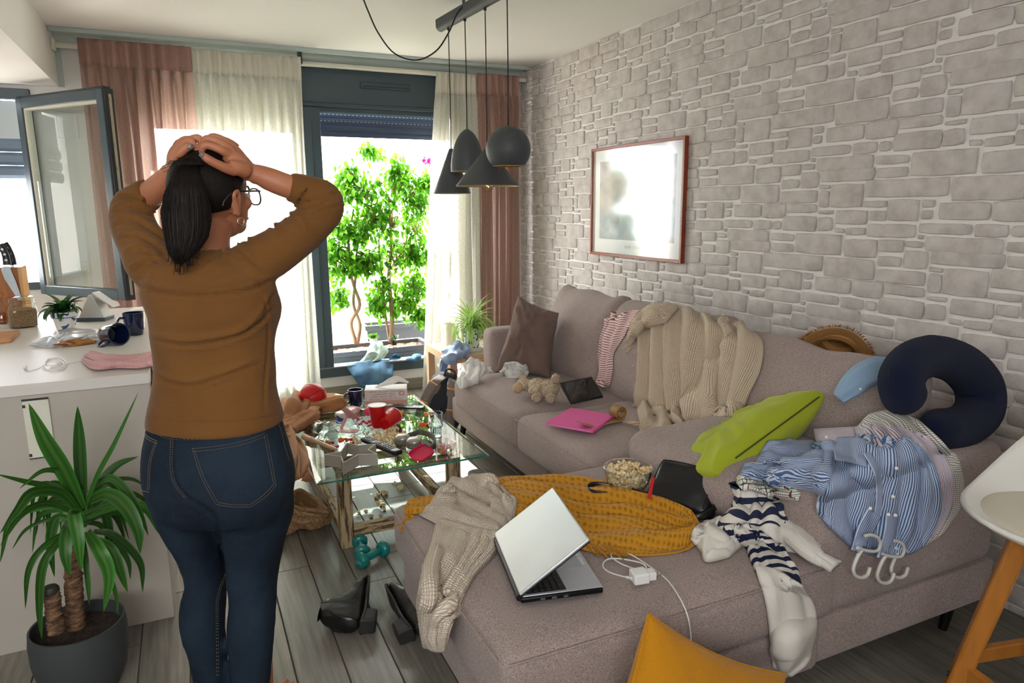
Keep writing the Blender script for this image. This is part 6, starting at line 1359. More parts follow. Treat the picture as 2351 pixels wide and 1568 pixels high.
# ---- plush animal
m_plush = fabric('cream_plush', 'c9b69c', .25, 120, 1.0); m_pad2 = fabric('plush_pad', 'a79480', .12, 400, .3)
t = thing('plush_toy', 'cream plush animal lying on its side on the sofa seat', 'toy', tuple(Q((1235, 905, 'z', .49))))
def fuzzy(name, px, py, z, r, sx=1, sy=1, sz=1, parent=None, rot=0, m_=None, fur=True, seed=0, y=None):
    c = Q((px, py, 'z', z)); M = Matrix.Translation(c) @ Matrix.Rotation(rot, 4, 'Y') @ Matrix.Diagonal((r*sx, r*sy, r*sz, 1))
    k = MB(); k.lathe([(math.sin(a), -math.cos(a)) for a in np.linspace(.01, PI-.01, 16)], 24, M); A = np.array(k.v); d = A-np.array(c); nn = d/(np.linalg.norm(d, axis=1, keepdims=True)+1e-9); A = A+nn*(r*.07*fbm(A*70, seed))[:, None]; k.v = [tuple(p) for p in A]
    o = k.build(name, m_ or m_plush, parent or t, smooth=180)
    if fur:
        k2 = MB(); r_ = random.Random(seed)
        for i in range(int(230*min(2, r/.03))):
            j = r_.randrange(len(A)); p = V(A[j])+V([r_.gauss(0, r*.08) for _ in range(3)]); n_ = (V(nn[j])+V([r_.gauss(0, .6) for _ in range(3)])).normalized(); s_ = n_.orthogonal()*.0011; k2.add([tuple(p-s_), tuple(p+s_), tuple(p+n_*.0055)], [(0, 1, 2)])
        stuff(k2.build('fur', m_plush, o, smooth=0))
    return o
fuzzy('body', 1258, 893, .535, .047, 1.35, 1.0, .95, seed=1); fuzzy('chest', 1232, 885, .545, .040, 1.1, 1, .95, seed=2)
hd = fuzzy('head', 1203, 882, .535, .036, 1.1, 1, .9, seed=3); fuzzy('muzzle', 1189, 890, .525, .029, 1, .9, 1, hd, seed=4, m_=fabric('muzzle_plush', 'c7a98b', .1, 300, .4), fur=False)
for i, (px, py, z, sx, sz) in enumerate(((1232, 912, .515, 1, 1.1), (1264, 914, .515, 1, 1), (1276, 872, .585, .95, 1.25), (1228, 892, .555, 1.5, .8))):
    L_ = fuzzy('leg', px, py, z, .026, sx, 1, sz, seed=5+i, rot=-.5 if i == 3 else 0)
    if i < 3: c = Q((px+1, py+(3 if i < 2 else 0), 'z', z)); dv = (CAM-c).normalized(); k = MB(); Mx = frame(c+dv*.024, dv.orthogonal(), dv.cross(dv.orthogonal())); k.lathe([(.021, 0), (.016, .003), (0, .004)], 20, Mx); k.build('sole_pad', m_pad2, L_, smooth=180)
fuzzy('ear', 1200, 866, .555, .016, 1.4, .5, .8, hd, seed=12)
MB().tube(cpath([Q((1283, 902, 'z', .52)), Q((1292, 906, 'z', .505)), Q((1299, 914, 'z', .495))], 8), [.004]*6+[.007, .004], 8).build('tail', m_plush, t, smooth=180)
k = MB(); c = Q((1212, 898, 'z', .535)); k.tube([c+V((-.012, 0, .02)), c, c+V((.014, 0, -.012))], .006, 8); rows = [[c+V((-.004, -.02, .004)), c+V((.014, -.022, 0))], [c+V((-.008, -.026, -.022)), c+V((.016, -.03, -.03))]]
k.build('ribbon', m_pad2, t, smooth=180); cloth('ribbon_tail', rows, m_pad2, t, 8, 8, None, .002)
# ---- remote at the foot of the tan throw
m_rem = mat('black_plastic', '131416', .35); m_key = mat('grey_key', '5a5d62', .5); m_wkey = mat('white_key', 'cfd2d6', .5); m_rkey = mat('red_key', 'b03030', .5)
def remote(name, label, a, b_, w_, h, seed, n=11, grp=None, up=V((0, 0, 1))):
    t = thing(name, label, 'remote control', tuple(a), group=grp); x = (b_-a); L_ = x.length; M = frame(a, x, up.cross(x)); r_ = random.Random(seed)
    mb = rbox((L_/2, 0, h/2), (L_, w_, h), h*.42, 12, M=M); mb.build('remote_body', m_rem, t, smooth=180, weld=True)
    for i in range(n):
        for j in range(3):
            if i in (4,): continue
            k = MB(); xx = L_*(.07+.82*i/n); k.cbox((xx, (j-1)*w_*.27, h+.001), (L_*.045, w_*.17, .002), M); k.build('key', (m_key if i not in (7,) else (m_rkey, m_wkey, m_wkey)[j]), t, bevel=.0006)
    k = MB(); k.lathe([(w_*.3, 0), (w_*.3, .002), (w_*.16, .0025), (0, .002)], 20, M @ Matrix.Translation((L_*.42, 0, h))); k.build('dial', m_key, t); return t
remote('remote_control', 'small black remote lying at the foot of the tan throw', Q((1475, 957, 'z', .505)), Q((1526, 964, 'z', .505)), .042, .016, 1, 9)
# ---- laptop
m_silver = mat('silver_lid', 'cdd3d6', .32, .35, var=.05, vs=6); m_alu = mat('palmrest', 'b4b6c0', .35, .4)
hn, hf_, fn = Q((1196, 1380, 'z', .492)), Q((1147, 1262, 'z', .492)), Q((1394, 1366, 'z', .495)); 
hd_ = (hf_-hn); hd_.z = 0; hd_.normalize(); fd = V((hd_.y, -hd_.x, 0)); fd = fd if fd.dot(fn-hn) > 0 else -fd; LW = .335; LD = (fn-hn).dot(fd)
Mb_ = Matrix((fd, hd_, V((0, 0, 1)))).transposed().to_4x4(); Mb_.translation = V((hn.x, hn.y, .484))
t = thing('laptop', 'open silver laptop on the chaise with its lid leaning over the keyboard', 'laptop', tuple(hn))
MB().box((0, 0, 0), (LD, LW, .014), Mb_).build('base', m_black, t, bevel=.004)
MB().box((.004, .004, .014), (LD, LW-.004, .0175), Mb_).build('palm_rest', m_alu, t, bevel=.002)
MB().box((.018, .012, .0172), (LD*.56, LW-.012, .0184), Mb_).build('keyboard_tray', m_rem, t)
m_keyc = mat('black_key', '17181b', .45)
for i in range(6):
    for j in range(14):
        w0 = LD*.545-.018; kx = .020+w0/6*i; ky = .014+(LW-.03)/14*j; MB().box((kx, ky, .0185), (kx+w0/6-.0022, ky+(LW-.03)/14-.0022, .0208), Mb_).build('key', m_keyc, t, bevel=.001, segs=1)
MB().box((LD*.64, LW*.34, .0174), (LD*.9, LW*.64, .0181), Mb_).build('touchpad', mat('touchpad', 'a6a8b3', .25, .3), t, bevel=.001)
for j in (.36, .5): MB().box((LD*.91, LW*j, .0175), (LD*.955, LW*(j+.12), .0185), Mb_).build('touchpad_button', m_silver, t, bevel=.001)
for j in range(3): MB().box((.05+j*.03, -.001, .004), (.062+j*.03, .001, .009), Mb_).build('port', m_key, t)
# lid angle from the seen corner
dr = CR*((1350-1175.5)/FPX)-CU*((1250-784)/FPX)+CF; tq = (hn-CAM).dot(hd_)/dr.dot(hd_); cor = CAM+dr*tq; vv = cor-(hn+V((0, 0, .008))); ang = math.atan2(vv.z, vv.dot(fd)); LL_ = max(.22, min(.27, vv.length))
ld_ = fd*math.cos(ang)+V((0, 0, 1))*math.sin(ang); ln_ = ld_.cross(hd_); ln_ = ln_ if ln_.z > 0 else -ln_
Ml_ = Matrix((ld_, hd_, ln_)).transposed().to_4x4(); Ml_.translation = hn+V((0, 0, .012)); print('lid', math.degrees(ang), vv.length, LD)
MB().box((0, 0, 0), (LL_, LW, .009), Ml_).build('lid', m_silver, t, bevel=.004, segs=3); MB().box((.002, .002, -.004), (LL_-.002, LW-.002, 0), Ml_).build('screen_bezel', m_rem, t, bevel=.001); MB().box((.018, .014, -.0045), (LL_-.014, LW-.014, -.004), Ml_).build('screen', m_screen, t)
MB().tube([Mb_ @ V((-.002, .004, .014)), Mb_ @ V((-.002, LW-.004, .014))], .009, 12).build('hinge', m_rem, t)
# ---- charger and cable
m_wpl = mat('white_charger', 'e8e8e6', .3)
t = thing('phone_charger', 'white phone charger plug with its cable looping down the chaise side', 'charger', tuple(Q((1470, 1330, 'z', .485))))
a, b_ = Q((1450, 1325, 'z', .50)), Q((1484, 1320, 'z', .50)); Mc = frame(a, b_-a, (0, 1, 0)); MB().cbox((.022, 0, 0), (.044, .042, .030), Mc).build('plug_body', m_wpl, t, bevel=.005, segs=3); MB().cbox((.054, 0, 0), (.022, .030, .022), Mc).build('plug_neck', m_wpl, t, bevel=.003)
for s_ in (-.007, .007): MB().tube([Mc @ V((.064, s_, 0)), Mc @ V((.084, s_, 0))], .0022, 8).build('prong', mat('prong_metal', 'b9b4ac', .3, .8), t)
cp = [(1450, 1328, 'z', .50), (1425, 1322, 'z', .488), (1396, 1312, 'z', .486), (1384, 1298, 'z', .486), (1395, 1284, 'z', .488), (1425, 1283, 'z', .49), (1470, 1292, 'z', .49), (1484, 1303, 'z', .49), (1470, 1308, 'z', .489), (1430, 1296, 'z', .488), (1404, 1278, 'z', .487), (1412, 1266, 'z', .487), (1445, 1272, 'z', .487), (1485, 1296, 'z', .486), (1530, 1330, 'z', .486), (1560, 1372, 'z', .483), (1578, 1412, 'y', 1.236), (1585, 1450, 'y', 1.232), (1587, 1480, 'y', 1.23), (1588, 1530, 'y', 1.23)]
MB().tube(cpath([Q(c) for c in cp], 150), .0019, 8).build('cable', m_wpl, t, smooth=180)
MB().tube([Q((1450, 1328, 'z', .50)), Q((1438, 1325, 'z', .496))], .0035, 10).build('connector', m_wpl, t)
# ---- popcorn pieces
m_corn = N('popcorn'); cd = m_corn.coord('Object'); m_corn.l(m_corn.ramp(m_corn.noise(cd, 90, 3), [(.3, lin('c08a3c')), (.45, lin('e8cf9a')), (.6, lin('f3e8cd'))]), m_corn.b.inputs['Base Color']); m_corn.b.inputs['Roughness'].default_value = .8; m_corn.bump(m_corn.noise(cd, 400, 2), .4, .002); m_corn = m_corn.m
cm = []
for s_ in range(5):
    r_ = random.Random(s_); b = MB()
    for i in range(7):
        a_, e_ = r_.uniform(0, 6.28), r_.uniform(-1, 1); c = V((math.cos(a_)*.0055, math.sin(a_)*.0055, e_*.005+.006)) if i else V((0, 0, .006)); rr = r_.uniform(.0035, .0055)
        b.lathe([(rr*math.sin(q), -rr*math.cos(q)) for q in np.linspace(.01, PI-.01, 6)], 8, Matrix.Translation(c) @ Matrix.Rotation(r_.uniform(0, 3), 4, 'X'))
    me = b.mesh('popcorn'); me.materials.append(m_corn); me.polygons.foreach_set('use_smooth', [True]*len(me.polygons)); cm.append(me)
def corn(p, s_, label, group, parent=None, seed=0):
    r_ = random.Random(seed*31+7); o = bpy.data.objects.new('popcorn', cm[r_.randrange(5)]); COL.objects.link(o); M = Matrix.Translation(p) @ Matrix.Rotation(r_.uniform(0, 6.28), 4, 'Z') @ Matrix.Scale(s_, 4)
    o.matrix_world = M; tag(o, label, 'popcorn', group); return o
bc = Q((1441, 1128, 'z', .485)); bc.z = .485; rb = .082; bh = .085
bl = thing('glass_bowl', 'clear glass bowl full of popcorn on the chaise beside the black bag', 'bowl', tuple(bc))
m_bg = glass('bowl_glass', (.96, .98, .99), 3.5)
prof = [(0, .002), (.045, .002)]+[(.045+(rb-.045)*math.sin(q*PI/2), .002+bh*(1-math.cos(q*PI/2))**.8) for q in np.linspace(.1, 1, 12)]
k = MB(); k.lathe(prof+[(rb+.003, bh+.004), (rb-.001, bh+.004)]+[(max(r-.003, 0), z+.003) for r, z in prof[::-1]], 56, Matrix.Translation(bc)); k.build('bowl_body', m_bg, bl, smooth=60)
MB().tube([bc+V((rb*math.cos(q), rb*math.sin(q), bh+.002)) for q in np.linspace(0, 2*PI, 57)[:-1]], .0028, 8, closed=True).build('rim', m_bg, bl, smooth=180)
rp = random.Random(12)
for i in range(150):
    a_, rr = rp.uniform(0, 6.28), rp.random()**.5; lay = i % 5; z = .012+lay*.014; Rm = .040+(rb-.044)*min(1, (z/bh))**.55
    if lay == 4: z += .014*(1-rr)
    corn(bc+V((math.cos(a_)*rr*Rm, math.sin(a_)*rr*Rm, z)), rp.uniform(.95, 1.35), 'piece of popcorn in the glass bowl on the chaise', 'popcorn in the glass bowl', seed=i)
# ---- black bag
m_leather = mat('black_leather', '141416', .36, bump=.35, bs=45, dist=.004)
t = thing('shoulder_bag', 'black leather crossbody bag with a red zip pull, on the chaise by the popcorn', 'bag', tuple(Q((1580, 1175, 'z', .48))))
a, b_, c_, d_ = Q((1498, 1150, 'z', .50)), Q((1640, 1190, 'z', .495)), Q((1650, 1072, 'z', .60)), Q((1515, 1070, 'z', .60))
bx = (b_-a).normalized(); by = ((d_-a)+(c_-b_)).normalized(); Mg = frame(a+bx*.085+by*.075, bx, by); 
mb = rbox((.006, .006, -.035), (.215, .168, .085), .026, 26, (.006, .006, .012), .005, 9, 5, M=Mg); mb.build('bag_body', m_leather, t, smooth=180, weld=True)
MB().tube(cpath([Mg @ V(p) for p in ((-.09, .05, -.035), (-.075, .079, -.035), (0, .083, -.035), (.075, .079, -.035), (.092, .05, -.035))], 30), .0025, 6).build('zip', m_rem, t, smooth=180)
MB().tube(cpath([Mg @ V(p) for p in ((-.085, -.06, .012), (-.088, .055, .012), (-.06, .078, .012), (.07, .078, .012), (.096, .055, .012), (.096, -.06, .012))], 50), .0022, 6).build('piping', m_rem, t, smooth=180)
MB().cbox((0, 0, 0), (.012, .075, .006), frame(Q((1495, 1120, 'z', .56)), by.cross((CAM-a).normalized()), by)).build('zip_pull', mat('red_leather', 'c01a1e', .4), t, bevel=.002)
def strap(name, pts, w_, m_, parent, wd=None, n=50):
    p = cpath([Q(q) for q in pts], n); A = []
    for i, q in enumerate(p):
        tg = (p[min(i+1, n-1)]-p[max(i-1, 0)]).normalized(); s_ = tg.cross(wd or V((0, 0, 1))); s_ = s_.normalized() if s_.length > 1e-4 else V((1, 0, 0))
        if wd is None: s_ = V((0, 0, 1))-tg*tg.z; s_.normalize()
        A.append([tuple(q-s_*w_/2), tuple(q), tuple(q+s_*w_/2)])
    return MB().grid(np.array(A)).build(name, m_, parent, smooth=180, solid=.003)
strap('strap', [(1500, 1138, 'z', .50), (1460, 1130, 'z', .50), (1410, 1118, 'z', .505), (1365, 1113, 'z', .51), (1348, 1122, 'z', .51), (1362, 1132, 'z', .51), (1410, 1138, 'z', .51), (1470, 1143, 'z', .51), (1500, 1152, 'z', .505)], .022, m_leather, t)
strap('strap', [(1655, 1100, 'z', .58), (1660, 1125, 'z', .56), (1645, 1160, 'z', .52), (1610, 1185, 'z', .50), (1575, 1186, 'z', .492)], .022, m_leather, t, V((.3, -.9, .3)))
strap('strap', [(1575, 1186, 'z', .495), (1620, 1172, 'z', .50), (1660, 1155, 'z', .505), (1690, 1148, 'z', .51)], .02, m_leather, t, V((.2, -.3, 1)))
# ================================================================== ON THE COFFEE TABLE
def T(px, py, z=TZ): return P(px, py, 'z', z)
m_navyc = mat('navy_glaze', '0e1b3f', .08, coat=.8)
def mug(name, label, M, grp, hang=0, r=.043, h=.095):
    t = thing(name, label, 'mug', (0, 0, 0), group=grp)
    MB().lathe([(0, 0), (r*.72, 0), (r*.78, .004), (r*.9, h*.35), (r*.98, h*.8), (r, h), (r-.0025, h+.001), (r-.005, h), (r*.86, h*.4), (r*.7, .008), (0, .006)], 40).build('cup', m_navyc, t, smooth=60)
    pts = cpath([(r*.93, 0, h*.80), (r*1.35, 0, h*.80), (r*1.62, 0, h*.58), (r*1.4, 0, h*.30), (r*.90, 0, h*.26)], 20); A = [Matrix.Rotation(hang, 4, 'Z') @ V(p) for p in pts]
    MB().tube(A, .0055, 10).build('handle', m_navyc, t, smooth=180)
    t.matrix_world = M; return t
mug('mug', 'dark navy mug standing at the far side of the coffee table', Matrix.Translation(T(817, 932)), 'navy mugs', R(180+10), .043, .095)
# tissue box
m_tbox = mat('box_white', 'e7e3e2', .6); m_tpink = mat('box_pink', 'd9a79b', .6); m_tscript = mat('script_pink', 'c08377', .7)
a = T(838, 930); b_ = T(932, 926); bx = (b_-a).normalized(); Mb2 = frame(a, bx, V((-bx.y, bx.x, 0))); LW_, DP, HH = .235, .12, .085
t = thing('tissue_box', 'white and pink tissue box with cursive lettering on the glass table', 'tissue box', tuple(a))
MB().box((0, 0, 0), (LW_, DP, HH), Mb2).build('carton', m_tbox, t, bevel=.002)
MB().box((-.0006, -.0006, 0), (LW_+.0006, DP+.0006, .022), Mb2).build('pink_band', m_tpink, t)
MB().box((LW_-.045, -.0012, .048), (LW_-.012, 0, .075), Mb2).build('logo_patch', m_tpink, t); MB().box((LW_-.034, -.0018, .056), (LW_-.022, -.001, .067), Mb2).build('logo_mark', m_tbox, t)
Mx = Mb2 @ Matrix(((1, 0, 0, LW_/2), (0, 0, -1, -.0008), (0, 1, 0, 0), (0, 0, 0, 1)))
for i, s_ in enumerate(('temos. de jouel. jeannette', 'e. jeannelks. demi', 'ayibe. temos. de fai', 'de jouel. jeannette de jou')):
    k_ = text('lettering', s_, .0175, Mx @ Matrix.Translation((-.012 if i in (1, 2) else 0, .075-i*.0145, 0)) @ Matrix(((1, .25, 0, 0), (0, 1, 0, 0), (0, 0, 1, 0), (0, 0, 0, 1))), m_tscript, t, .0001)
c = Mb2 @ V((LW_*.5, DP*.5, HH)); rows = [[c+bx*-.06+V((0, .01, .002)), c+bx*-.05+V((0, -.02, .004))], [c+bx*-.02+V((0, .01, .022)), c+bx*-.02+V((0, -.025, .012))], [c+bx*.03+V((0, .015, .05)), c+bx*.035+V((0, -.02, .02))], [c+bx*.075+V((0, .02, .056)), c+bx*.07+V((0, -.015, .03))], [c+bx*.135+V((0, .01, .022)), c+bx*.12+V((0, -.02, .02))]]
cloth('tissue_sheet', rows, m_tissue, t, 40, 24, folds(2, .006, 7, 2, .1, 0, .5, .1), .0008, snap=0)
# red cups
m_redc = mat('red_plastic', 'd3141a', .28); m_whitec = mat('cup_white', 'f1e6e4', .4)
def cup(label, M):
    t = thing('plastic_cup', label, 'cup', (0, 0, 0), group='red plastic cups'); r0, r1, h = .029, .044, .115
    o = MB().lathe([(0, .004), (r0*.45, .004), (r0*.5, .009), (r0*.7, .009), (r0*.75, 0), (r0, 0), (r0+.001, .012), (r0+.004, .016), (r0+(r1-r0)*.5, h*.5), (r0+(r1-r0)*.52+.001, h*.53), (r1, h), (r1-.0008, h), (r0, .014), (0, .011)], 44).build('cup_wall', m_redc, t, smooth=50)
    MB().lathe([(r1-.0012, h+.0002), (r1-.003, h-.002), (r0-.001, .015), (0, .013)], 44).build('cup_lining', m_whitec, t, smooth=60)
    MB().tube([(r1*math.cos(q), r1*math.sin(q), h) for q in np.linspace(0, 2*PI, 45)[:-1]], .0024, 8, closed=True).build('rim', m_whitec, t, smooth=180)
    t.matrix_world = M; return t
cup('upright red plastic party cup on the glass table', Matrix.Translation(T(868, 980)))
A_, B_ = P(878, 978, 'z', TZ+.036), P(918, 958, 'z', TZ+.044); ax = (P(912, 950, 'z', TZ+.047)-P(876, 984, 'z', TZ+.030)).normalized(); sd_ = V((0, 0, 1)).cross(ax).normalized(); zz = ax.cross(sd_)
Mc2 = Matrix((sd_, zz, ax)).transposed().to_4x4(); p0 = T(884, 988); Mc2.translation = V((p0.x, p0.y, TZ+.031)); cup('red plastic party cup tipped over against the upright one', Mc2)
# tumbler with water
m_gl = mat('tumbler_glass', 'f4fafa', .02); m_gl.node_tree.nodes['Principled BSDF'].inputs['Transmission Weight'].default_value = 1; t = thing('water_glass', 'faceted clear tumbler half full of water on the right of the table', 'glass', tuple(T(1000, 1003)))
M = Matrix.Translation(T(1001, 1000)); k = MB(); n = 48; pf = [(.026, 0), (.027, .004), (.029, .045), (.034, .048), (.036, .115), (.034, .115), (.032, .05), (.026, .046), (.024, .012), (0, .012)]
k.lathe(pf, 60, M)
k.build('tumbler', m_gl, t, smooth=30); k = MB()
for i in range(16): a_ = 2*PI*i/16; k.cbox((.0288*math.cos(a_), .0288*math.sin(a_), .026), (.004, .004, .034), M)
stuff(k.build('facet', m_gl, t, smooth=0)); MB().lathe([(0, .0125), (.0238, .0125), (.030, .058), (0, .058)], 40, M).build('water', glass('water', (.93, .96, .97), 1.5), t)
# headphones
m_hp = mat('headphone_silver', 'a9a59c', .3, .5); m_hpd = mat('headphone_grey', '6e685d', .7)
t = thing('headphones', 'silver grey over ear headphones lying on the table beside the glass', 'headphones', tuple(T(950, 1020)))
c1_, c2_ = T(925, 1018), T(952, 1026)
for c_ in (c1_, c2_):
    M = Matrix.Translation(c_); MB().lathe([(.036, .0), (.041, .006), (.041, .016), (.036, .02)], 32, M).build('ear_cushion', m_hpd, t, smooth=60)
    MB().lathe([(.036, .02), (.038, .026), (.036, .036), (.026, .043), (0, .045)], 32, M).build('ear_cup', m_hp, t, smooth=60)
pts = [c1_+V((-.0, .02, .028)), T(940, 1000, TZ+.03), T(965, 992, TZ+.025), T(990, 1000, TZ+.022), T(1000, 1016, TZ+.02), T(990, 1028, TZ+.022), T(975, 1030, TZ+.024), c2_+V((.03, .0, .026))]
p = cpath(pts, 50); A = np.array([[tuple(q+V((0, 0, w_))) for w_ in (-.013, -.005, .005, .013)] for q in p]); MB().grid(A).build('headband', m_hpd, t, smooth=180, solid=.006)
# remote controls
remote('remote_control', 'long black remote among the popcorn in the middle of the table', T(836, 1012, TZ+.004), T(916, 1046, TZ+.004), .048, .022, 3, 12)
t2 = remote('remote_control', 'slim black remote at the far edge of the table by the tissue box', T(906, 936), T(975, 938), .045, .012, 4, 10)
# blue and white food tub with pink lid
m_tub = glass('frosted_tub', (.93, .88, .88), 1.2, .15); m_lidp = mat('magenta_lid', 'dd1452', .3, trans=.15)
ctb = T(1020, 1040); t = thing('food_tub', 'small clear plastic tub with sweets near the table corner', 'food container', tuple(ctb)); M = Matrix.Translation(ctb) @ Matrix.Rotation(R(12), 4, 'Z')
def sq(r, z, n=32, p=.45): return [(r*math.copysign(abs(math.cos(2*PI*i/n))**p, math.cos(2*PI*i/n)), r*math.copysign(abs(math.sin(2*PI*i/n))**p, math.sin(2*PI*i/n)), z) for i in range(n)]
A = np.array([[tuple(M @ V(q)) for q in sq(r_, z_)] for r_, z_ in ((.001, .001), (.034, .001), (.038, .006), (.044, .05), (.047, .051), (.047, .053), (.043, .052), (.036, .008), (.001, .004))]); MB().grid(A, wrap=True).build('tub', m_tub, t, smooth=50)
rr = random.Random(8)
for i in range(26):
    cc = ('e9a0b4', 'f3e4e0', 'e88f4e', '9fd06a', 'f0c0d0')[i % 5]; key = 'sweet_'+cc
    if key not in MATS: mat(key, cc, .4)
    q = M @ V((rr.uniform(-.026, .026), rr.uniform(-.026, .026), .012+.008*(i//9))); o = MB().lathe([(.0075*math.sin(u_), -.0075*math.cos(u_)) for u_ in np.linspace(.01, PI-.01, 8)], 12, Matrix.Translation(q)).build('sweet', MATS[key], None, smooth=180); tag(o, 'small pastel sweet inside the clear tub on the table', 'sweet', 'sweets in the tub')
t = thing('tub_lid', 'magenta square lid leaning on the clear tub', 'lid', tuple(T(965, 1050)))
a, b_, c_ = T(948, 1052, TZ+.003), T(986, 1028, TZ+.034), None; x_ = (b_-a).normalized(); Mx = frame((a+b_)/2+V((0, .0, .0)), x_, V((-.5, -.3, .9)).cross(x_)*-1)
A = np.array([[tuple(Mx @ V(q)) for q in sq(r_, z_)] for r_, z_ in ((.001, .006), (.036, .006), (.040, .009), (.046, .008), (.048, .004), (.048, -.004), (.046, -.004), (.045, .003), (.001, .003))]); MB().grid(A, wrap=True).build('lid_plate', m_lidp, t, smooth=50)
# star shaped wooden tray box
m_star = mat('grey_card', 'b5aea4', .6); t = thing('star_box', 'open zigzag sided grey white star shaped box on the near left of the table', 'box', tuple(T(800, 1055)))
zt = TZ+.052
op = [T(745, 1043, zt), T(785, 1038, zt), T(797, 1015, zt), T(826, 1023, zt), T(838, 1024, zt), T(848, 1030, zt), T(841, 1032, zt), T(866, 1041, zt), T(823, 1043, zt), T(790, 1058, zt)]
op = [T(745, 1043, zt), T(783, 1036, zt), T(797, 1016, zt), T(822, 1022, zt), T(862, 1019, zt), T(845, 1032, zt), T(866, 1042, zt), T(822, 1043, zt), T(788, 1062, zt), T(783, 1047, zt)]
for i in range(len(op)):
    a, b_ = op[i], op[(i+1) % len(op)]; k = MB(); d_ = (b_-a).normalized(); n_ = V((-d_.y, d_.x, 0))*.0022
    lo, hi = V((0, 0, TZ-zt+.0005)), V((0, 0, 0)); k.add([tuple(q) for q in (a-n_+lo, b_-n_+lo, b_+n_+lo, a+n_+lo, a-n_+hi, b_-n_+hi, b_+n_+hi, a+n_+hi)], [(0, 3, 2, 1), (4, 5, 6, 7), (0, 1, 5, 4), (1, 2, 6, 5), (2, 3, 7, 6), (3, 0, 4, 7)]); k.build('side_panel', m_star, t, smooth=0)
# beige flute like grinder / rolling handle
m_flute = mat('beige_plastic', 'dcb893', .45)
t = thing('beige_tube', 'beige plastic tube with flared end lying on the left of the table', 'tube', tuple(T(730, 1020))); p0, p1 = T(697, 1002, TZ+.014), T(772, 1032, TZ+.009)
d_ = p1-p0; L_ = d_.length; Mx = frame(p0, V((0, 0, 1)).cross(d_), V((0, 0, 1))); zax = d_.normalized(); Mx = Matrix((V((0, 0, 1)).cross(zax).normalized(), zax.cross(V((0, 0, 1)).cross(zax)).normalized(), zax)).transposed().to_4x4(); Mx.translation = p0
MB().lathe([(.0, 0), (.014, 0), (.0145, .012), (.013, .03), (.0125, .06), (.015, .066), (.015, .072), (.0105, .078), (.009, L_-.05), (.010, L_-.045), (.0085, L_-.01), (.006, L_), (0, L_)], 28, Mx).build('flared_tube', m_flute, t, smooth=50)
# pink phone stand
m_pst = mat('pink_stand', 'e2a6ac', .35); t = thing('phone_stand', 'folding pink phone stand on the glass table', 'phone stand', tuple(T(800, 985)))
k = MB(); a, b_ = T(779, 988, TZ+.003), T(822, 990, TZ+.003); k.bar(a, b_, .055, .005); k.build('base_plate', m_pst, t, bevel=.002)
k = MB(); e0, e1 = T(783, 984, TZ+.01), P(797, 953, 'y', T(790, 985).y+.03); k.bar(e0, e1, .012, .016, (1, 0, 0)); k.build('arm', m_pst, t, bevel=.003)
c_ = P(803, 949, 'y', T(790, 985).y+.02); xx = (P(822, 966, 'y', c_.y-.01)-P(788, 938, 'y', c_.y)).normalized(); Mx = frame(c_, xx, V((0, -.55, -.8)).cross(xx)*-1); k = MB(); k.cbox((0, 0, 0), (.085, .045, .006), Mx); k.build('cradle', m_pst, t, bevel=.004)
k = MB(); k.cbox((.05, 0, .006), (.018, .022, .006), Mx); k.cbox((.06, .0, .010), (.006, .060, .014), Mx); k.build('cradle_lip', mat('deep_pink_stand', 'd98b98', .35), t, bevel=.003)
# white case with pink end
t = thing('white_case', 'smooth cream white case with pink end behind the pink phone stand', 'case', tuple(T(800, 945)))
a, b_ = T(779, 953, TZ+.018), T(824, 936, TZ+.018); x_ = (b_-a).normalized(); mb = rbox((.06, 0, 0), (.15, .055, .032), .015, 12, M=frame(a, x_, (0, 0, 1)) @ Matrix.Rotation(PI/2, 4, 'X')); mb.build('case_body', mat('cream_case', 'efe6da', .3), t, smooth=180, weld=True)
k = MB(); k.cbox((.118, .0, .0), (.03, .057, .034), frame(a, x_, (0, 0, 1)) @ Matrix.Rotation(PI/2, 4, 'X')); k.build('pink_end', m_pst, t, bevel=.008)
# pink ball, blue lids, beads, toppings
def bead(name, label, cat, p, r, m_, group=None, sc_=(1, 1, 1)):
    o = MB().lathe([(r*math.sin(q), r-r*math.cos(q)) for q in np.linspace(.01, PI-.01, 14)], 22, Matrix.Translation(p) @ Matrix.Diagonal(sc_+(1,))).build(name, m_, None, smooth=180); return tag(o, label, cat, group)
bead('pink_ball', 'small hot pink ball behind the upright red cup', 'ball', T(846, 955), .024, mat('hot_pink', 'ef3f7c', .35))
m_bl = mat('royal_blue_plastic', '16358c', .25)
for i, (px, py, dz, lb) in enumerate(((781, 955, .012, 'upper'), (780, 968, .0, 'lower'))): o = MB().lathe([(0, .004), (.010, .004), (.013, .008), (.021, .009), (.022, .004), (.020, 0), (0, 0)], 26, Matrix.Translation(T(px, py, TZ+dz)) @ Matrix.Rotation(.35, 4, 'X')).build('blue_disc', m_bl, None, smooth=50); tag(o, 'round royal blue plastic cap, the %s of two at the table\'s left' % lb, 'cap')
m_mag = mat('magenta_bead', 'c2143f', .35); rr = random.Random(5)
t = thing('bead_string', 'string of small crimson beads beside the upright red cup', 'beads', tuple(T(838, 972)))
pb = cpath([T(826, 974, TZ+.005), T(834, 966, TZ+.008), T(842, 972, TZ+.006), T(848, 966, TZ+.01), T(853, 974, TZ+.006), T(846, 978, TZ+.005)], 26)
for q in pb: MB().lathe([(.0055*math.sin(u_), -.0055*math.cos(u_)) for u_ in np.linspace(.01, PI-.01, 8)], 10, Matrix.Translation(q+V((rr.gauss(0, .003), rr.gauss(0, .003), 0)))).build('bead', m_mag, t, smooth=180)
m_or = mat('orange_peel', 'f0661c', .5, trans=.2); m_or2 = mat('orange_pulp', 'f59a62', .4, trans=.3); m_yel = mat('yellow_plastic', 'f0b71c', .4); m_pinkp = mat('pink_petal', 'e8868c', .5, trans=.2)
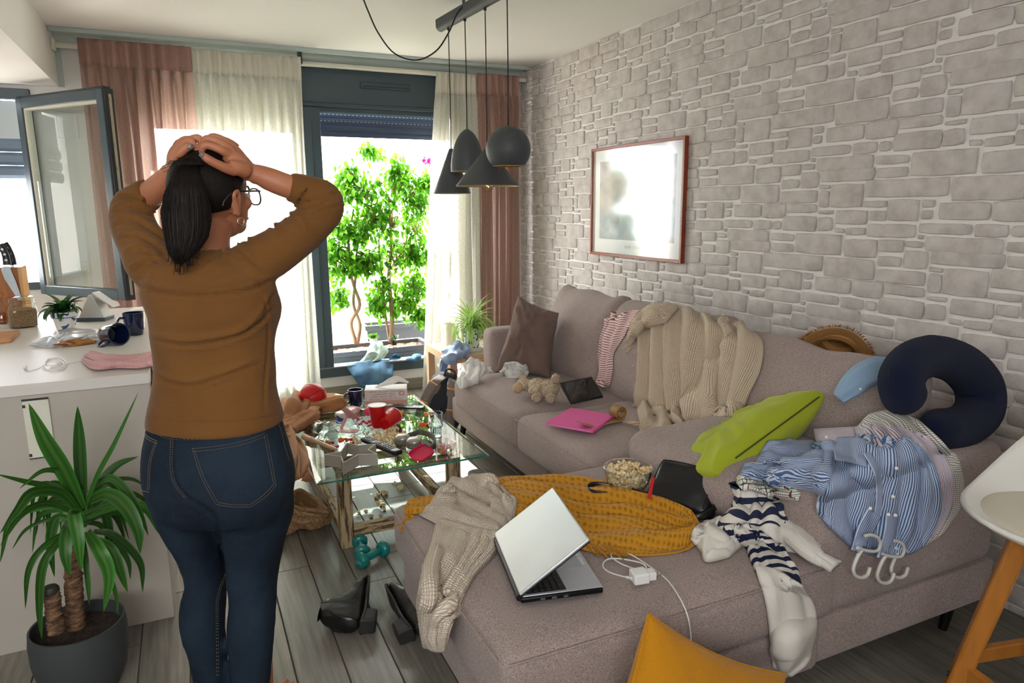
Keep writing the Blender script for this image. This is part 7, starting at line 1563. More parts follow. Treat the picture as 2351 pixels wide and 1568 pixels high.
def scrap(name, label, cat, px, py, w_, h_, m_, seed, group=None, z=TZ+.004):
    c = T(px, py, z); r_ = random.Random(seed); n = 9; A = np.zeros((6, 14, 3)); rad = [r_.uniform(.65, 1.25) for _ in range(14)]
    for i in range(6):
        for j in range(14): a_ = 2*PI*j/14; q = i/5; A[i, j] = c+V((w_*q*rad[j]*math.cos(a_), h_*q*rad[j]*math.sin(a_), .010*math.sin(q*3+j)*q+.006*(1-q)))
    o = MB().grid(A, wrap=True).build(name, m_, None, smooth=180, solid=.002); return tag(o, label, cat, group)
scrap('orange_peel', 'bright orange scrap beside the water glass', 'peel', 978, 974, .034, .024, m_or, 1); scrap('orange_peel', 'pale orange fruit piece behind the water glass', 'fruit', 983, 951, .026, .02, m_or2, 2)
scrap('orange_flower', 'orange plastic flower left of the star box', 'toy', 758, 1017, .022, .012, m_or, 3); scrap('orange_flower', 'orange plastic flower at the middle of three above the star box', 'toy', 789, 1010, .022, .02, m_or, 4); scrap('orange_flower', 'small orange scrap next to the long remote', 'toy', 808, 1018, .014, .008, m_or, 5)
scrap('pink_petal', 'pink petal shaped scrap in front of the orange flowers', 'toy', 768, 1026, .02, .015, m_pinkp, 6); scrap('red_petal', 'coral red scrap right of the orange flower', 'toy', 802, 1010, .022, .008, mat('coral', 'ec5a3c', .5), 7)
bead('yellow_bead', 'yellow knob on the right behind the tipped red cup', 'bead', T(924, 950), .010, m_yel); bead('yellow_bead', 'yellow knob on the left behind the red cups', 'bead', T(892, 952), .009, m_yel)
# chocolate piece in foil
t = thing('chocolate_cake', 'piece of brown chocolate cake on crumpled clear wrap at the table corner', 'cake', tuple(T(705, 982)))
c = T(707, 984); M = Matrix.Translation(c) @ Matrix.Rotation(R(20), 4, 'Z'); mb = rbox((0, 0, .012), (.075, .045, .022), .006, 14, nz=.004, nf=60, seed=3, M=M); mb.build('cake_slice', mat('chocolate', '6e4434', .9, bump=1, bs=150, dist=.006, var=.3, vs=80), t, smooth=180, weld=True)
m_wrap = glass('clear_wrap', (.97, .98, .99), 4, .08); rows = [[T(715, 972, TZ+.004), T(735, 970, TZ+.008), T(775, 968, TZ+.004)], [T(712, 982, TZ+.006), T(740, 982, TZ+.014), T(782, 978, TZ+.006)], [T(716, 992, TZ+.003), T(740, 992, TZ+.008), T(778, 988, TZ+.004)]]
o = cloth('plastic_wrap', rows, m_wrap, None, 60, 60, folds(6, .007, 4, 6, .05, 0, 1.2, .6, tw=3), 0, snap=0); tag(o, 'crumpled clear plastic wrap on the left side of the table', 'wrapper')
# thin cable on the table
k = MB(); k.tube(cpath([T(745, 1016, TZ+.002), T(770, 1006, TZ+.003), T(805, 1008, TZ+.003), T(838, 1012, TZ+.004), T(822, 1002, TZ+.006), T(806, 990, TZ+.004), T(804, 978, TZ+.003), T(824, 972, TZ+.003), T(838, 985, TZ+.004), T(826, 996, TZ+.004), T(806, 1000, TZ+.003), T(828, 1016, TZ+.003)], 120), .0012, 6); tag(k.build('thin_cable', m_hpd, None, smooth=180), 'thin grey wire coiled loosely between phone stand and star box', 'cable')
cj = T(722, 1000); o = MB().lathe([(.03, 0), (.032, .002), (.033, .06), (.031, .06), (.030, .003), (0, .003), (0, 0)], 36, Matrix.Translation(cj+V((.02, .03, .033))) @ Matrix.Rotation(R(88), 4, 'X') @ Matrix.Rotation(R(20), 4, 'Y')).build('glass_jar', m_gl, None, smooth=50); tag(o, 'empty clear glass lying on its side behind the beige tube', 'glass')
# popcorn spilt on the table and on the floor
rp = random.Random(21); spots = []
for i in range(58):
    if i < 44: px, py = rp.gauss(882, 22), rp.gauss(1008, 10); py += (px-882)*-.15
    elif i < 52: px, py = rp.gauss(822, 8), rp.gauss(1016, 4)
    else: px, py = rp.uniform(838, 930), rp.uniform(985, 1000)
    corn(T(px, py, TZ+(.0 if i % 3 else .008)), rp.uniform(1.0, 1.5), 'spilt popcorn among the things on the glass table', 'popcorn spilt on the table', seed=i+200)
fp = [(906, 1112), (919, 1124), (869, 1138), (884, 1135), (876, 1133), (864, 1144), (877, 1162), (872, 1158), (881, 1172), (874, 1186), (852, 1187), (840, 1175), (824, 1178), (991, 1136), (988, 1130), (1112, 1104), (915, 1122), (758, 1139)]
for i, (px, py) in enumerate(fp): corn(P(px, py, 'z', .0005), (1.7 if i in (1, 3, 6, 7, 13) else 1.1), 'dropped popcorn on the floor tiles, %s from the left' % 'first second third fourth fifth sixth seventh eighth ninth tenth eleventh twelfth thirteenth fourteenth fifteenth sixteenth seventeenth eighteenth'.split()[sorted(fp).index((px, py))], 'popcorn on the floor', seed=i+400)
o = MB().tube([P(679, 1215, 'z', .001), P(679, 1215, 'z', .011)], .008, 16).build('orange_disc', mat('orange_cap', 'e8936a', .5), None); tag(o, 'tiny orange cap on the tiles below the fleece', 'cap')
# ================================================================== BALL AND HOODIE AT THE TABLE CORNER
UNDER.clear()
b = MB(); b.box((gx0, gy0, 0), (gx1, gy1, TZ)); 
me = b.mesh('tmp'); 
from mathutils.bvhtree import BVHTree
UNDER.append(BVHTree.FromPolygons([v.co for v in me.vertices], [tuple(p.vertices) for p in me.polygons])); bpy.data.meshes.remove(me)
m_hood = fabric('camel_jersey', 'ae7a50', .08, 500, .25); m_hoodi = fabric('camel_lining', 'd08f68', .08, 500, .25)
t = thing('hoodie', 'camel brown hoodie slumped over the far left corner of the glass table', 'hoodie', tuple(T(690, 950)))
tz = TZ+.012
rows = [[Q(q) for q in r] for r in [[(648, 932, 'y', 3.95), (668, 916, 'y', 3.98), (700, 912, 'y', 3.98), (730, 925, 'z', TZ+.03)], [(645, 958, 'y', 3.82), (672, 945, 'z', TZ+.06), (705, 945, 'z', TZ+.03), (728, 948, 'z', tz)], [(650, 985, 'y', 3.68), (668, 975, 'z', TZ+.03), (695, 968, 'z', TZ+.02), (716, 962, 'z', tz)], [(655, 1010, 'x', .385), (662, 1000, 'x', .385), (668, 992, 'z', tz), (680, 980, 'z', tz)]]]
cloth('hoodie_body', rows, m_hood, t, 60, 60, folds(3.5, .026, 3, 1.6, .06, .012, .6, .15, tw=1), .006, snap=0)
rows = [[T(694, 912, tz), T(694, 925, tz+.05), T(698, 952, tz)], [T(730, 909, tz), T(732, 922, tz+.055), T(734, 949, tz)], [T(768, 908, tz+.02), T(768, 920, tz+.05), T(770, 940, tz)], [T(790, 916, tz+.02), T(790, 924, tz+.03), T(790, 932, tz)]]
cloth('hood', rows, m_hood, t, 60, 44, folds(3, .014, 19, 1.2, .08, .012, .6, .1, tw=.8), .006, snap=0)
MB().tube(cpath([T(782, 918, tz+.045), T(793, 922, tz+.035), T(793, 932, tz+.012), T(780, 934, tz+.01)], 20), .007, 8).build('hood_hem', m_hood, t, smooth=180)
sleeve('sleeve', [(T(655, 990, tz+.02), .05, .022), (T(680, 972, tz+.022), .056, .026), (T(702, 960, tz+.028), .05, .028), (T(719, 950, tz+.025), .042, .026), (T(725, 952, tz+.02), .040, .022)], m_hood, t, (0, 0, 1), 40, 50, .014, seed=9, diag=3)
rows = [[Q(q) for q in r] for r in [[(648, 975, 'x', .36), (658, 985, 'x', .375), (672, 995, 'x', .385)], [(660, 1020, 'x', .34), (672, 1030, 'x', .36), (686, 1045, 'x', .385)], [(668, 1060, 'x', .31), (684, 1062, 'x', .34), (702, 1072, 'x', .38)], [(678, 1104, 'x', .30), (692, 1096, 'x', .32), (706, 1080, 'x', .37)]]]
cloth('hoodie_front', rows, m_hood, t, 70, 40, folds(2.6, .024, 13, .8, .08, .01, .2, .05), .006, snap=0)
rows = [[Q(q) for q in r] for r in [[(690, 1075, 'x', .40), (702, 1062, 'x', .42), (712, 1072, 'x', .45)], [(694, 1094, 'x', .39), (706, 1088, 'x', .41), (716, 1085, 'x', .45)], [(692, 1103, 'x', .38), (708, 1106, 'x', .41), (718, 1100, 'x', .44)]]]
cloth('hem_lining', rows, m_hoodi, t, 30, 30, folds(3, .012, 17, 1.2, .1, .006, .6, .1), .004, snap=0)
bcn = P(718, 911, 'y', 3.80); rB = 31.5*pxm(bcn); t = thing('basketball', 'red rubber ball with black seams resting on the camel hoodie', 'ball', tuple(bcn-V((0, 0, rB))))
MB().lathe([(rB*math.sin(q), -rB*math.cos(q)) for q in np.linspace(.001, PI-.001, 30)], 48, Matrix.Translation(bcn)).build('ball_skin', mat('red_rubber', 'd8121c', .38, bump=.15, bs=400), t, smooth=180)
u1 = (CR*.35+CU*.9-CF*.25).normalized(); 
for nv in ((CU*.83-CR*.55+CF*.06), (CU*.83-CR*.55-CF*.85), (CU*.5+CR*.4+CF*1.2)):
    n_ = nv.normalized(); a1 = n_.orthogonal().normalized(); a2 = n_.cross(a1); off = .0
    MB().tube([bcn+(a1*math.cos(q)+a2*math.sin(q))*(rB+.0002) for q in np.linspace(0, 2*PI, 61)[:-1]], .0013, 6, closed=True).build('seam', m_black, t, smooth=180)
# ================================================================== THINGS ON THE FLOOR
# fleece
m_fl = fabric('beige_fleece', 'b08c64', .25, 90, 1.3); m_flin = fabric('fleece_lining', '8d6b47', .15, 200, .6)
t = thing('fleece_jacket', 'beige fleece jacket heaped on the tiles behind the woman', 'jacket', tuple(P(690, 1190, 'z', 0)))
def F(px, py, z=0): return P(px, py, 'z', z)
c = F(668, 1185, .05); M = Matrix.Translation(c) @ Matrix.Rotation(R(12), 4, 'Z'); mb = rbox((.0, 0, 0), (.34, .22, .10), .045, 34, nz=.016, nf=11, seed=5, M=M); mb.build('jacket_body', m_fl, t, smooth=180, weld=True)
rim = [F(674, 1130, .20), F(688, 1124, .20), F(705, 1133, .17), F(722, 1145, .14), F(733, 1158, .11), F(728, 1168, .10), F(710, 1168, .11), F(692, 1158, .13), F(678, 1145, .16)]
rp_ = cpath(rim+[rim[0]], 40); low = sum(rim, V((0, 0, 0)))/len(rim); low.z = .055
A = np.array([[tuple(p.lerp(low, q**1.3)+V((0, 0, -.03*math.sin(PI*q)))) for p in rp_] for q in np.linspace(0, 1, 12)]); MB().grid(A).build('hood_lining', m_flin, t, smooth=180)
A = np.array([[tuple(p+(p-low).normalized()*.012*math.sin(PI*q)+V(((p.x-low.x)*.55*q, (p.y-low.y)*.5*q, -(p.z-.05)*q))) for p in rp_] for q in np.linspace(0, 1, 12)]); MB().grid(A).build('hood', m_fl, t, smooth=180)
MB().tube(rp_, .007, 8).build('hood_edge', m_fl, t, smooth=180)
rows = [[F(655, 1152, .11), F(655, 1172, .10), F(658, 1195, .03)], [F(690, 1166, .125), F(690, 1180, .10), F(692, 1206, .015)], [F(735, 1172, .10), F(732, 1182, .08), F(728, 1204, .012)], [F(748, 1172, .06), F(746, 1180, .045), F(740, 1190, .012)]]
cloth('front_panel', rows, m_fl, t, 50, 44, folds(2.6, .014, 23, 1, .08, .012, .3, .3), .008, snap=0)
MB().tube(cpath([F(664, 1174, .115), F(695, 1178, .115), F(720, 1181, .10), F(742, 1182, .07)], 20), .005, 8).build('zip_band', mat('tan_zip', 'c49c70', .6), t, smooth=180)
# dumbbells
m_teal = mat('teal_vinyl', '0d7f7a', .35, coat=.2); m_print2 = mat('grey_print', 'a8c2c0', .6)
def dumbbell(label, a, b_, face=0):
    t = thing('dumbbell', label, 'dumbbell', tuple((a+b_)/2-V((0, 0, a.z))), group='teal dumbbells'); d_ = b_-a; L_ = d_.length; z = d_.normalized(); x = V((0, 0, 1)).cross(z).normalized(); y = z.cross(x); M = Matrix((x, y, z)).transposed().to_4x4(); M.translation = a
    h = .034
    for z0, z1 in ((-.018, .020), (L_-.020, L_+.018)):
        k = MB(); k.lathe([(0, z0), (.022, z0), (.033, z0+.007), (.036, (z0+z1)/2), (.033, z1-.007), (.022, z1)], 8, M @ Matrix.Rotation(R(22.5), 4, 'Z')); k.build('weight_end', m_teal, t, bevel=.005, segs=3)
    MB().lathe([(.012, 0), (.0155, L_*.3), (.0165, L_*.5), (.0155, L_*.7), (.012, L_)], 20, M).build('grip', m_teal, t, smooth=180)
    text('weight_print', '1.0kg', .017, M @ Matrix.Translation((0, 0, -.0188)) @ Matrix.Rotation(PI, 4, 'Y') @ Matrix.Rotation(PI if y.z < 0 else 0, 4, 'Z'), m_print2, t, .0002)
dumbbell('teal dumbbell marked 1.0kg pointing away, half behind its twin by the table leg', F(832, 1268, .034), F(826, 1243, .034)); dumbbell('teal dumbbell marked 1.0kg lying crosswise in front of the other', F(830, 1287, .034), F(880, 1260, .034))
# ankle boots lying on their side
m_boot = mat('black_boot_leather', '1b1a1a', .3, bump=.5, bs=30, dist=.004); m_sole = mat('boot_sole', '2a2826', .6)
def boot(label, M, mir=1):
    t = thing('ankle_boot', label, 'boot', (0, 0, 0), group='black ankle boots')
    # local: x toe direction, y height, z sideways
    secs = [(-.115, .012, .085, .030), (-.10, .004, .135, .036), (-.06, .002, .150, .038), (-.02, .002, .148, .038), (.0, .004, .115, .039), (.04, .006, .080, .041), (.09, .008, .060, .042), (.13, .012, .046, .034), (.155, .020, .036, .018), (.162, .024, .032, .006)]
    k = MB(); A = []
    for x, y0, y1, hw in secs: A.append([(x+.012*(math.sin(q) > .5)*(x < 0), (y0+y1)/2+(y1-y0)/2*math.copysign(abs(math.sin(q))**.85, math.sin(q)), hw*mir*math.copysign(abs(math.cos(q))**.8, math.cos(q))) for q in np.linspace(0, 2*PI, 33)[:-1]])
    A = np.einsum('ai,ijk->ajk', crmat(len(secs), 40), np.array(A)); n_ = A-A.mean(1, keepdims=True); n_ /= np.linalg.norm(n_, axis=-1, keepdims=True); wr_m = np.exp(-((A[..., 0]-.03)/.05)**2)+.6*np.exp(-((A[..., 0]+.07)/.04)**2)
    A = A+n_*(.004*wr_m*ridge(A*np.array([60, 22, 22]), 3))[..., None]
    k.grid(A, wrap=True); k.f.append(tuple(range(32))[::-1]); k.mi.append(0); k.build('upper', m_boot, t, smooth=180)
    k = MB(); k.lathe([(0, 0), (.017, 0), (.020, .003), (.0, .004)], 28, Matrix.Translation((-.062, .147, 0)) @ Matrix.Rotation(-PI/2, 4, 'X') @ Matrix.Diagonal((1.5, 1, 1, 1))); k.build('boot_opening', m_black, t)
    k = MB(); op = [(-.118, .0), (-.05, -.004), (.0, .0), (.05, .004), (.10, .004), (.14, .010), (.168, .022)]; A = []
    for i, (x, y) in enumerate(op): hw = (.031, .033, .030, .038, .043, .036, .008)[i]; A.append([(x, y, -hw), (x, y, hw), (x, y-.008, hw), (x, y-.008, -hw)])
    A = np.einsum('ai,ijk->ajk', crmat(7, 24), np.array(A)); k.grid(A, wrap=True); k.build('sole', m_sole, t, smooth=40, bevel=.001)
    k = MB(); k.prism([(-.122, .004), (-.045, -.002), (-.052, -.050), (-.112, -.052)], -.029, .029); k.build('heel', m_sole, t, bevel=.007, segs=3)
    MB().tube(cpath([(-.05, .15, .040*mir), (-.045, .10, .043*mir), (-.03, .05, .043*mir), (.03, .03, .044*mir), (.08, .028, .044*mir)], 20), .0013, 5).build('welt_seam', m_sole, t, smooth=180)
    t.matrix_world = M; return t
# boot 1: toe up-right, heel towards the camera
toe, heel_ = P(862, 1362, 'z', .05), P(745, 1470, 'z', .035); x_ = (toe-heel_).normalized(); Mb1 = frame(V((.475, 2.30, .046)), V((.36, .93, .06)), V((-.93, .30, .10))); boot('left black ankle boot tipped over, toe pointing to the sofa leg', Mb1)
toe, heel_ = P(874, 1388, 'z', .055), P(980, 1490, 'z', .035); x_ = (toe-heel_).normalized(); Mb2_ = frame(V((.575, 2.19, .05)), V((-.10, .97, .08)), V((.93, .15, .22))); boot('right black ankle boot half hidden behind the hanging sweater sleeve', Mb2_, -1)
# backpack
m_bp = fabric('charcoal_nylon', '2c3138', .15, 500, .4); m_bpg = fabric('grey_mesh', '77706c', .12, 400, .4); m_bpo = mat('orange_webbing', 'c98a4c', .7)
t = thing('backpack', 'charcoal and grey backpack with orange tabs leaning against the sofa end', 'backpack', tuple(P(1000, 970, 'z', 0)))
bb = P(1000, 905, 'y', 4.30); lx = CR.copy(); lx.z = 0; lx.normalize(); ly = V((0, 0, 1)); Mk = frame(V((1.46, 4.22, .19)), (lx*1+V((.0, -.35, -.30))), V((.08, .25, 1)))
mb = rbox((0, 0, 0), (.25, .36, .17), .07, 26, (.015, .02, .02), .006, 7, 4, M=Mk); mb.build('pack_body', m_bp, t, smooth=180, weld=True)
for sx, nm in ((-1, 'l'), (1, 'r')):
    pts = [Mk @ V(p) for p in ((.035*sx, .172, .075), (.055*sx, .13, .125), (.085*sx, .05, .135), (.10*sx, -.04, .12), (.115*sx, -.13, .09))]; p = cpath(pts, 30); nrm_ = Mk.to_3x3() @ V((0, 0, 1)); A = []
    for i, q in enumerate(p):
        s_ = (Mk.to_3x3() @ V((1, 0, 0))); w_ = .034-.010*abs(i/29-.3); th = .008; A.append([tuple(q+s_*w_*math.copysign(abs(math.cos(u_))**.6, math.cos(u_))+nrm_*th*math.sin(u_)) for u_ in np.linspace(0, 2*PI, 17)[:-1]])
    k = MB(); k.grid(np.array(A), wrap=True); o = k.build('shoulder_strap', m_bpg, t, smooth=180)
    for j in (9, 20): q = p[j]; MB().cbox((0, 0, 0), (.062, .010, .003), frame(q+nrm_*.010, Mk.to_3x3() @ V((1, .15*sx, 0)), Mk.to_3x3() @ V((0, 1, 0)))).build('orange_tab', m_bpo, o, bevel=.001)
for sx in (-1, 1): mb = rbox((.062*sx, -.01, .088), (.085, .26, .03), .014, 14, M=Mk); mb.build('back_pad', m_bpg, t, smooth=180, weld=True)
MB().tube(cpath([Mk @ V(p) for p in ((-.035, .175, .06), (-.03, .215, .065), (0, .225, .07), (.03, .215, .065), (.035, .175, .06))], 20), .006, 8).build('haul_loop', m_rem, t, smooth=180)
for pts in (((.11, -.12, .10), (.125, -.15, .06), (.12, -.175, .02)), ((.02, -.02, .13), (.04, -.10, .11), (.06, -.17, .06))): MB().tube([Mk @ V(p) for p in pts], .006, 6).build('webbing', m_rem, t, smooth=180)
# jeans over the sill
UNDER.clear(); b = MB(); b.box((WX0, FY0, WZ0-.012), (WX1, FY1, WZ0+.072)); b.box((WX0, YW, 0), (WX1, YW+.1, WZ0)); me = b.mesh('tmp'); UNDER.append(BVHTree.FromPolygons([v.co for v in me.vertices], [tuple(p.vertices) for p in me.polygons])); bpy.data.meshes.remove(me)
m_lj = denim('light_denim', '2f5c82', '7ba3c4'); m_pkt = fabric('pale_pocket_cloth', 'b9cfc4', .06, 500, .2); yj = FY0-.02
t = thing('jeans', 'light blue jeans hanging over the window sill with pale pocket lining turned out', 'jeans', tuple(P(850, 860, 'y', yj)))
rows = [[Q(q) for q in r] for r in [[(793, 838, 'y', yj+.03), (825, 832, 'y', yj+.05), (865, 828, 'y', yj+.06), (904, 828, 'y', yj+.05)], [(805, 856, 'y', yj), (828, 850, 'y', yj-.01), (868, 848, 'y', yj-.01), (902, 848, 'y', yj)], [(817, 872, 'y', yj), (832, 872, 'y', yj-.01), (866, 874, 'y', yj-.01), (898, 870, 'y', yj)], [(828, 888, 'y', yj), (842, 892, 'y', yj-.01), (866, 895, 'y', yj-.01), (890, 890, 'y', yj)]]]
cloth('denim_leg', rows, m_lj, t, 70, 60, folds(3, .014, 43, 1.4, .06, .01, .9, .1, tw=1.2), .006, snap=0)
rows = [[Q(q) for q in r] for r in [[(822, 834, 'y', yj+.05), (840, 834, 'y', yj+.04), (858, 830, 'y', yj+.04)], [(840, 815, 'y', yj+.07), (858, 818, 'y', yj+.05), (878, 824, 'y', yj+.05)], [(846, 798, 'y', yj+.10), (866, 798, 'y', yj+.08), (888, 812, 'y', yj+.07)], [(852, 794, 'y', yj+.14), (872, 794, 'y', yj+.12), (892, 806, 'y', yj+.10)]]]
cloth('pocket_lining', rows, m_pkt, t, 50, 44, folds(3, .014, 47, 1.6, .08, .012, .8, .15, tw=.6), .003, snap=0)
rows = [[Q(q) for q in r] for r in [[(885, 838, 'y', yj+.05), (895, 822, 'y', yj+.09), (908, 811, 'y', yj+.12)], [(905, 836, 'y', yj+.06), (914, 826, 'y', yj+.10), (912, 814, 'y', yj+.13)], [(925, 830, 'y', yj+.08), (922, 824, 'y', yj+.12), (916, 816, 'y', yj+.14)]]]
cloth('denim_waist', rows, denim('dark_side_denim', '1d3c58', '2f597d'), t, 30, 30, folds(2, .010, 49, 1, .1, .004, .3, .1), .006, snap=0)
rows = [[Q(q) for q in r] for r in [[(928, 829, 'z', .27), (945, 822, 'z', .28), (955, 814, 'z', .29)], [(945, 829, 'z', .27), (955, 822, 'z', .29), (963, 815, 'z', .29)], [(962, 826, 'z', .27), (966, 822, 'z', .28), (967, 817, 'z', .28)]]]
o = cloth('blue_cloth', rows, m_lj, None, 24, 24, folds(2, .008, 53, 1, .1, .01, .4, .1), .004, snap=0); tag(o, 'blue denim scrap on the right end of the window sill', 'cloth')
# ================================================================== SIDE TABLE THINGS
m_pch = N('painted_pot'); cd = m_pch.coord('Object'); nz = m_pch.noise(cd, 38, 1); m_pch.l(m_pch.ramp(nz, [(0, lin('e9e8e6')), (.56, lin('e9e8e6')), (.57, lin('1c4a3a')), (.60, lin('1c4a3a')), (.61, lin('1f2f8a'))], 'CONSTANT'), m_pch.b.inputs['Base Color']); m_pch.b.inputs['Roughness'].default_value = .15; m_pch = m_pch.m
def blade_plant(t, c, n, L0, L1, W_, m_, seed, h0=.0, spread=(.2, 1.4), name='leaf', droopk=1.0, cap=300, az=None):
    r_ = random.Random(seed)
    for i in range(n):
        a = r_.uniform(0, 2*PI) if az is None else az(i, r_); L_ = r_.uniform(L0, L1); up = r_.uniform(*spread); p = V(c)+V((0, 0, h0)); pts = [V(p)]; el = PI/2-up*.55; m = 12; k = MB(); A = []
        hd_ = V((math.cos(a), math.sin(a), 0)); sd_ = V((-math.sin(a), math.cos(a), 0))
        for j in range(m+1):
            q = j/m; w_ = W_*(math.sin(PI*min(1, .12+.88*q))**.7 if q < .98 else .05)*.5*(1 if q < .95 else .5); nrm = (hd_*math.sin(el)*-1+V((0, 0, 1))*math.cos(el)); A.append([tuple(p-sd_*w_+nrm*w_*.5), tuple(p), tuple(p+sd_*w_+nrm*w_*.5)])
            p = p+(hd_*math.cos(el)+V((0, 0, 1))*math.sin(el))*L_/m; el -= (up*1.55+.35)*droopk/m*(1+q)
        k.grid(np.array(A), np.array([[(0, j/m), (.5, j/m), (1, j/m)] for j in range(m+1)])); k.build(name, m_, t, smooth=180)
cst = P(1083, 803, 'z', .45); t = thing('spider_plant', 'spider plant in a painted white pot on the oak side table', 'potted plant', tuple(cst)); M = Matrix.Translation(cst)
MB().lathe([(0, 0), (.075, 0), (.082, .012), (.078, .013), (0, .006)], 40, M).build('saucer', m_shell, t, smooth=50)
MB().lathe([(0, .008), (.048, .008), (.052, .02), (.064, .12), (.070, .122), (.072, .15), (.066, .15), (.062, .13), (0, .125)], 40, M).build('pot', m_pch, t, smooth=50)
k = N('spider_leaf'); cd = k.coord('UV'); sp = k.n('ShaderNodeSeparateXYZ'); k.l(cd, sp.inputs[0]); cc = k.ramp(sp.outputs['X'], [(0, lin('d6e38a')), (.16, lin('6da63a')), (.42, lin('8fc04a')), (.55, lin('d9e6a0')), (.68, lin('74ab3c')), (1, lin('cfe07f'))]); k.l(cc, k.b.inputs['Base Color']); k.b.inputs['Roughness'].default_value = .4; k.trans(.4, cc)
blade_plant(t, cst+V((0, 0, .135)), 120, .18, .34, .013, k.m, 4, spread=(.15, 1.5), droopk=1.25)
cn = P(1036, 776, 'y', 4.85); o = thing('candle_jar', 'cream cylinder candle jar behind the spider plant', 'candle', (1.72, 4.80, .45)); MB().lathe([(0, 0), (.042, 0), (.043, .16), (.040, .163), (.038, .15), (0, .148)], 32, Matrix.Translation((1.72, 4.80, .45))).build('jar', mat('cream_wax', 'efe6cf', .5, trans=.2), o, smooth=50); MB().tube([(1.72, 4.80, .598), (1.72, 4.80, .612)], .001, 5).build('wick', m_black, o)
UNDER.clear(); b = MB(); b.box((1.575, 4.40, 0), (2.12, 4.93, .45)); me = b.mesh('tmp'); UNDER.append(BVHTree.FromPolygons([v.co for v in me.vertices], [tuple(p.vertices) for p in me.polygons])); bpy.data.meshes.remove(me)
m_cham = fabric('chambray', '8fa5c9', .1, 400, .3)
t = thing('shirt', 'rumpled light blue chambray shirt bunched on the side table corner', 'shirt', tuple(P(1045, 812, 'z', .45)))
rows = [[Q(q) for q in r] for r in [[(1026, 812, 'z', .46), (1034, 802, 'z', .50), (1050, 795, 'z', .50), (1062, 800, 'z', .46)], [(1022, 820, 'z', .455), (1038, 812, 'z', .52), (1056, 805, 'z', .50), (1072, 808, 'z', .455)], [(1022, 828, 'z', .455), (1042, 820, 'z', .48), (1060, 817, 'z', .46), (1073, 816, 'z', .453)]]]
cloth('shirt_body', rows, m_cham, t, 40, 50, folds(3.5, .016, 71, 1.6, .08, .016, .9, .15, tw=1.2), .003)
rows = [[Q(q) for q in r] for r in [[(1012, 828, 'z', .45), (1022, 820, 'z', .47), (1040, 815, 'z', .47)], [(1010, 840, 'y', 4.37), (1019, 840, 'y', 4.36), (1028, 830, 'y', 4.37)], [(1010, 862, 'y', 4.37), (1018, 862, 'y', 4.36), (1025, 855, 'y', 4.37)], [(1012, 880, 'y', 4.37), (1018, 882, 'y', 4.36), (1024, 876, 'y', 4.37)]]]
cloth('shirt_sleeve', rows, m_cham, t, 40, 24, folds(2, .008, 75, 1, .1, .006, .4, .1), .003, snap=0)
UNDER.clear()
# ================================================================== ON THE KITCHEN ISLAND
IZ = .911
def I(px, py, z=IZ): return P(px, py, 'z', z)
mug('mug', 'dark navy mug standing upright on the island beside the woman', Matrix.Translation(I(311, 768)), 'navy mugs', R(205), .044, .098)
pm_ = I(262, 790, IZ); axd = (CAM-pm_); axd.z = 0; axd = (axd.normalized()*.8+V((.45, 0, 0))).normalized(); axd.z = .10; axd.normalize(); sdv = V((0, 0, 1)).cross(axd).normalized(); Mm3 = Matrix((sdv, axd.cross(sdv), axd)).transposed().to_4x4(); Mm3.translation = V((pm_.x, pm_.y, IZ+.041))-axd*.055
mug('mug', 'dark navy mug tipped on its side on the island, mouth to the camera', Mm3, 'navy mugs', R(215), .046, .10)
# jar of seeds
cjr = I(55, 750); t = thing('storage_jar', 'square clip top glass jar filled with brown seeds', 'jar', tuple(cjr)); M = Matrix.Translation(cjr) @ Matrix.Rotation(R(20), 4, 'Z') @ Matrix.Scale(1.3, 4); m_jar = glass('jar_glass', (.95, .98, .97), 1.8)
A = np.array([[tuple(M @ V(q)) for q in sq(r_, z_, 36, .5)] for r_, z_ in ((.001, 0), (.042, 0), (.046, .006), (.048, .06), (.044, .078), (.037, .085), (.037, .092), (.041, .094), (.041, .108), (.036, .110), (.001, .110))]); MB().grid(A, wrap=True).build('jar_body', m_jar, t, smooth=50)
k_ = mat('seed_mix', '8a6a42', .8, var=.7, vs=260, bump=1, bs=260, dist=.006); A = np.array([[tuple(M @ V(q)) for q in sq(r_, z_, 36, .5)] for r_, z_ in ((.001, .004), (.040, .004), (.043, .05), (.041, .064), (.03, .068), (.001, .069))]); stuff(MB().grid(A, wrap=True).build('seeds', k_, t, smooth=50))
m_wire = mat('clip_wire', '7f8486', .3, 1); k = MB(); k.tube([M @ V((.0425*math.cos(q), .0425*math.sin(q), .088)) for q in np.linspace(0, 2*PI, 30)[:-1]], .0012, 6, closed=True); k.build('clip_ring', m_wire, t, smooth=180); k = MB(); k.tube(cpath([M @ V(p) for p in ((-.03, -.044, .083), (-.03, -.05, .10), (-.02, -.046, .112), (-.012, -.05, .10), (-.012, -.046, .085))], 20), .0012, 6); k.build('clip_bail', m_wire, t, smooth=180)
# painted pot with plant
k = N('folk_pot'); cd = k.coord('UV'); sp = k.n('ShaderNodeSeparateXYZ'); k.l(cd, sp.inputs[0]); nz = k.noise(k.coord('Object', (1, 1, 1.2)), 34, 1)
cc = k.ramp(nz, [(0, lin('e6e2e0')), (.59, lin('e6e2e0')), (.60, lin('2d5a33')), (.645, lin('2d5a33')), (.65, lin('3b4ea0'))], 'CONSTANT'); hz = sp.outputs['Y']
band = k.math('MAXIMUM', k.math('LESS_THAN', k.math('ABSOLUTE', k.math('SUBTRACT', hz, .070)), .0022), k.math('LESS_THAN', hz, .006)); k.l(k.mix(band, cc, lin('34489c')), k.b.inputs['Base Color']); k.b.inputs['Roughness'].default_value = .12
cpt = I(153, 762); t = thing('potted_plant', 'dark green leafy plant in a painted white terracotta pot on the island', 'potted plant', tuple(cpt)); M = Matrix.Translation(cpt)
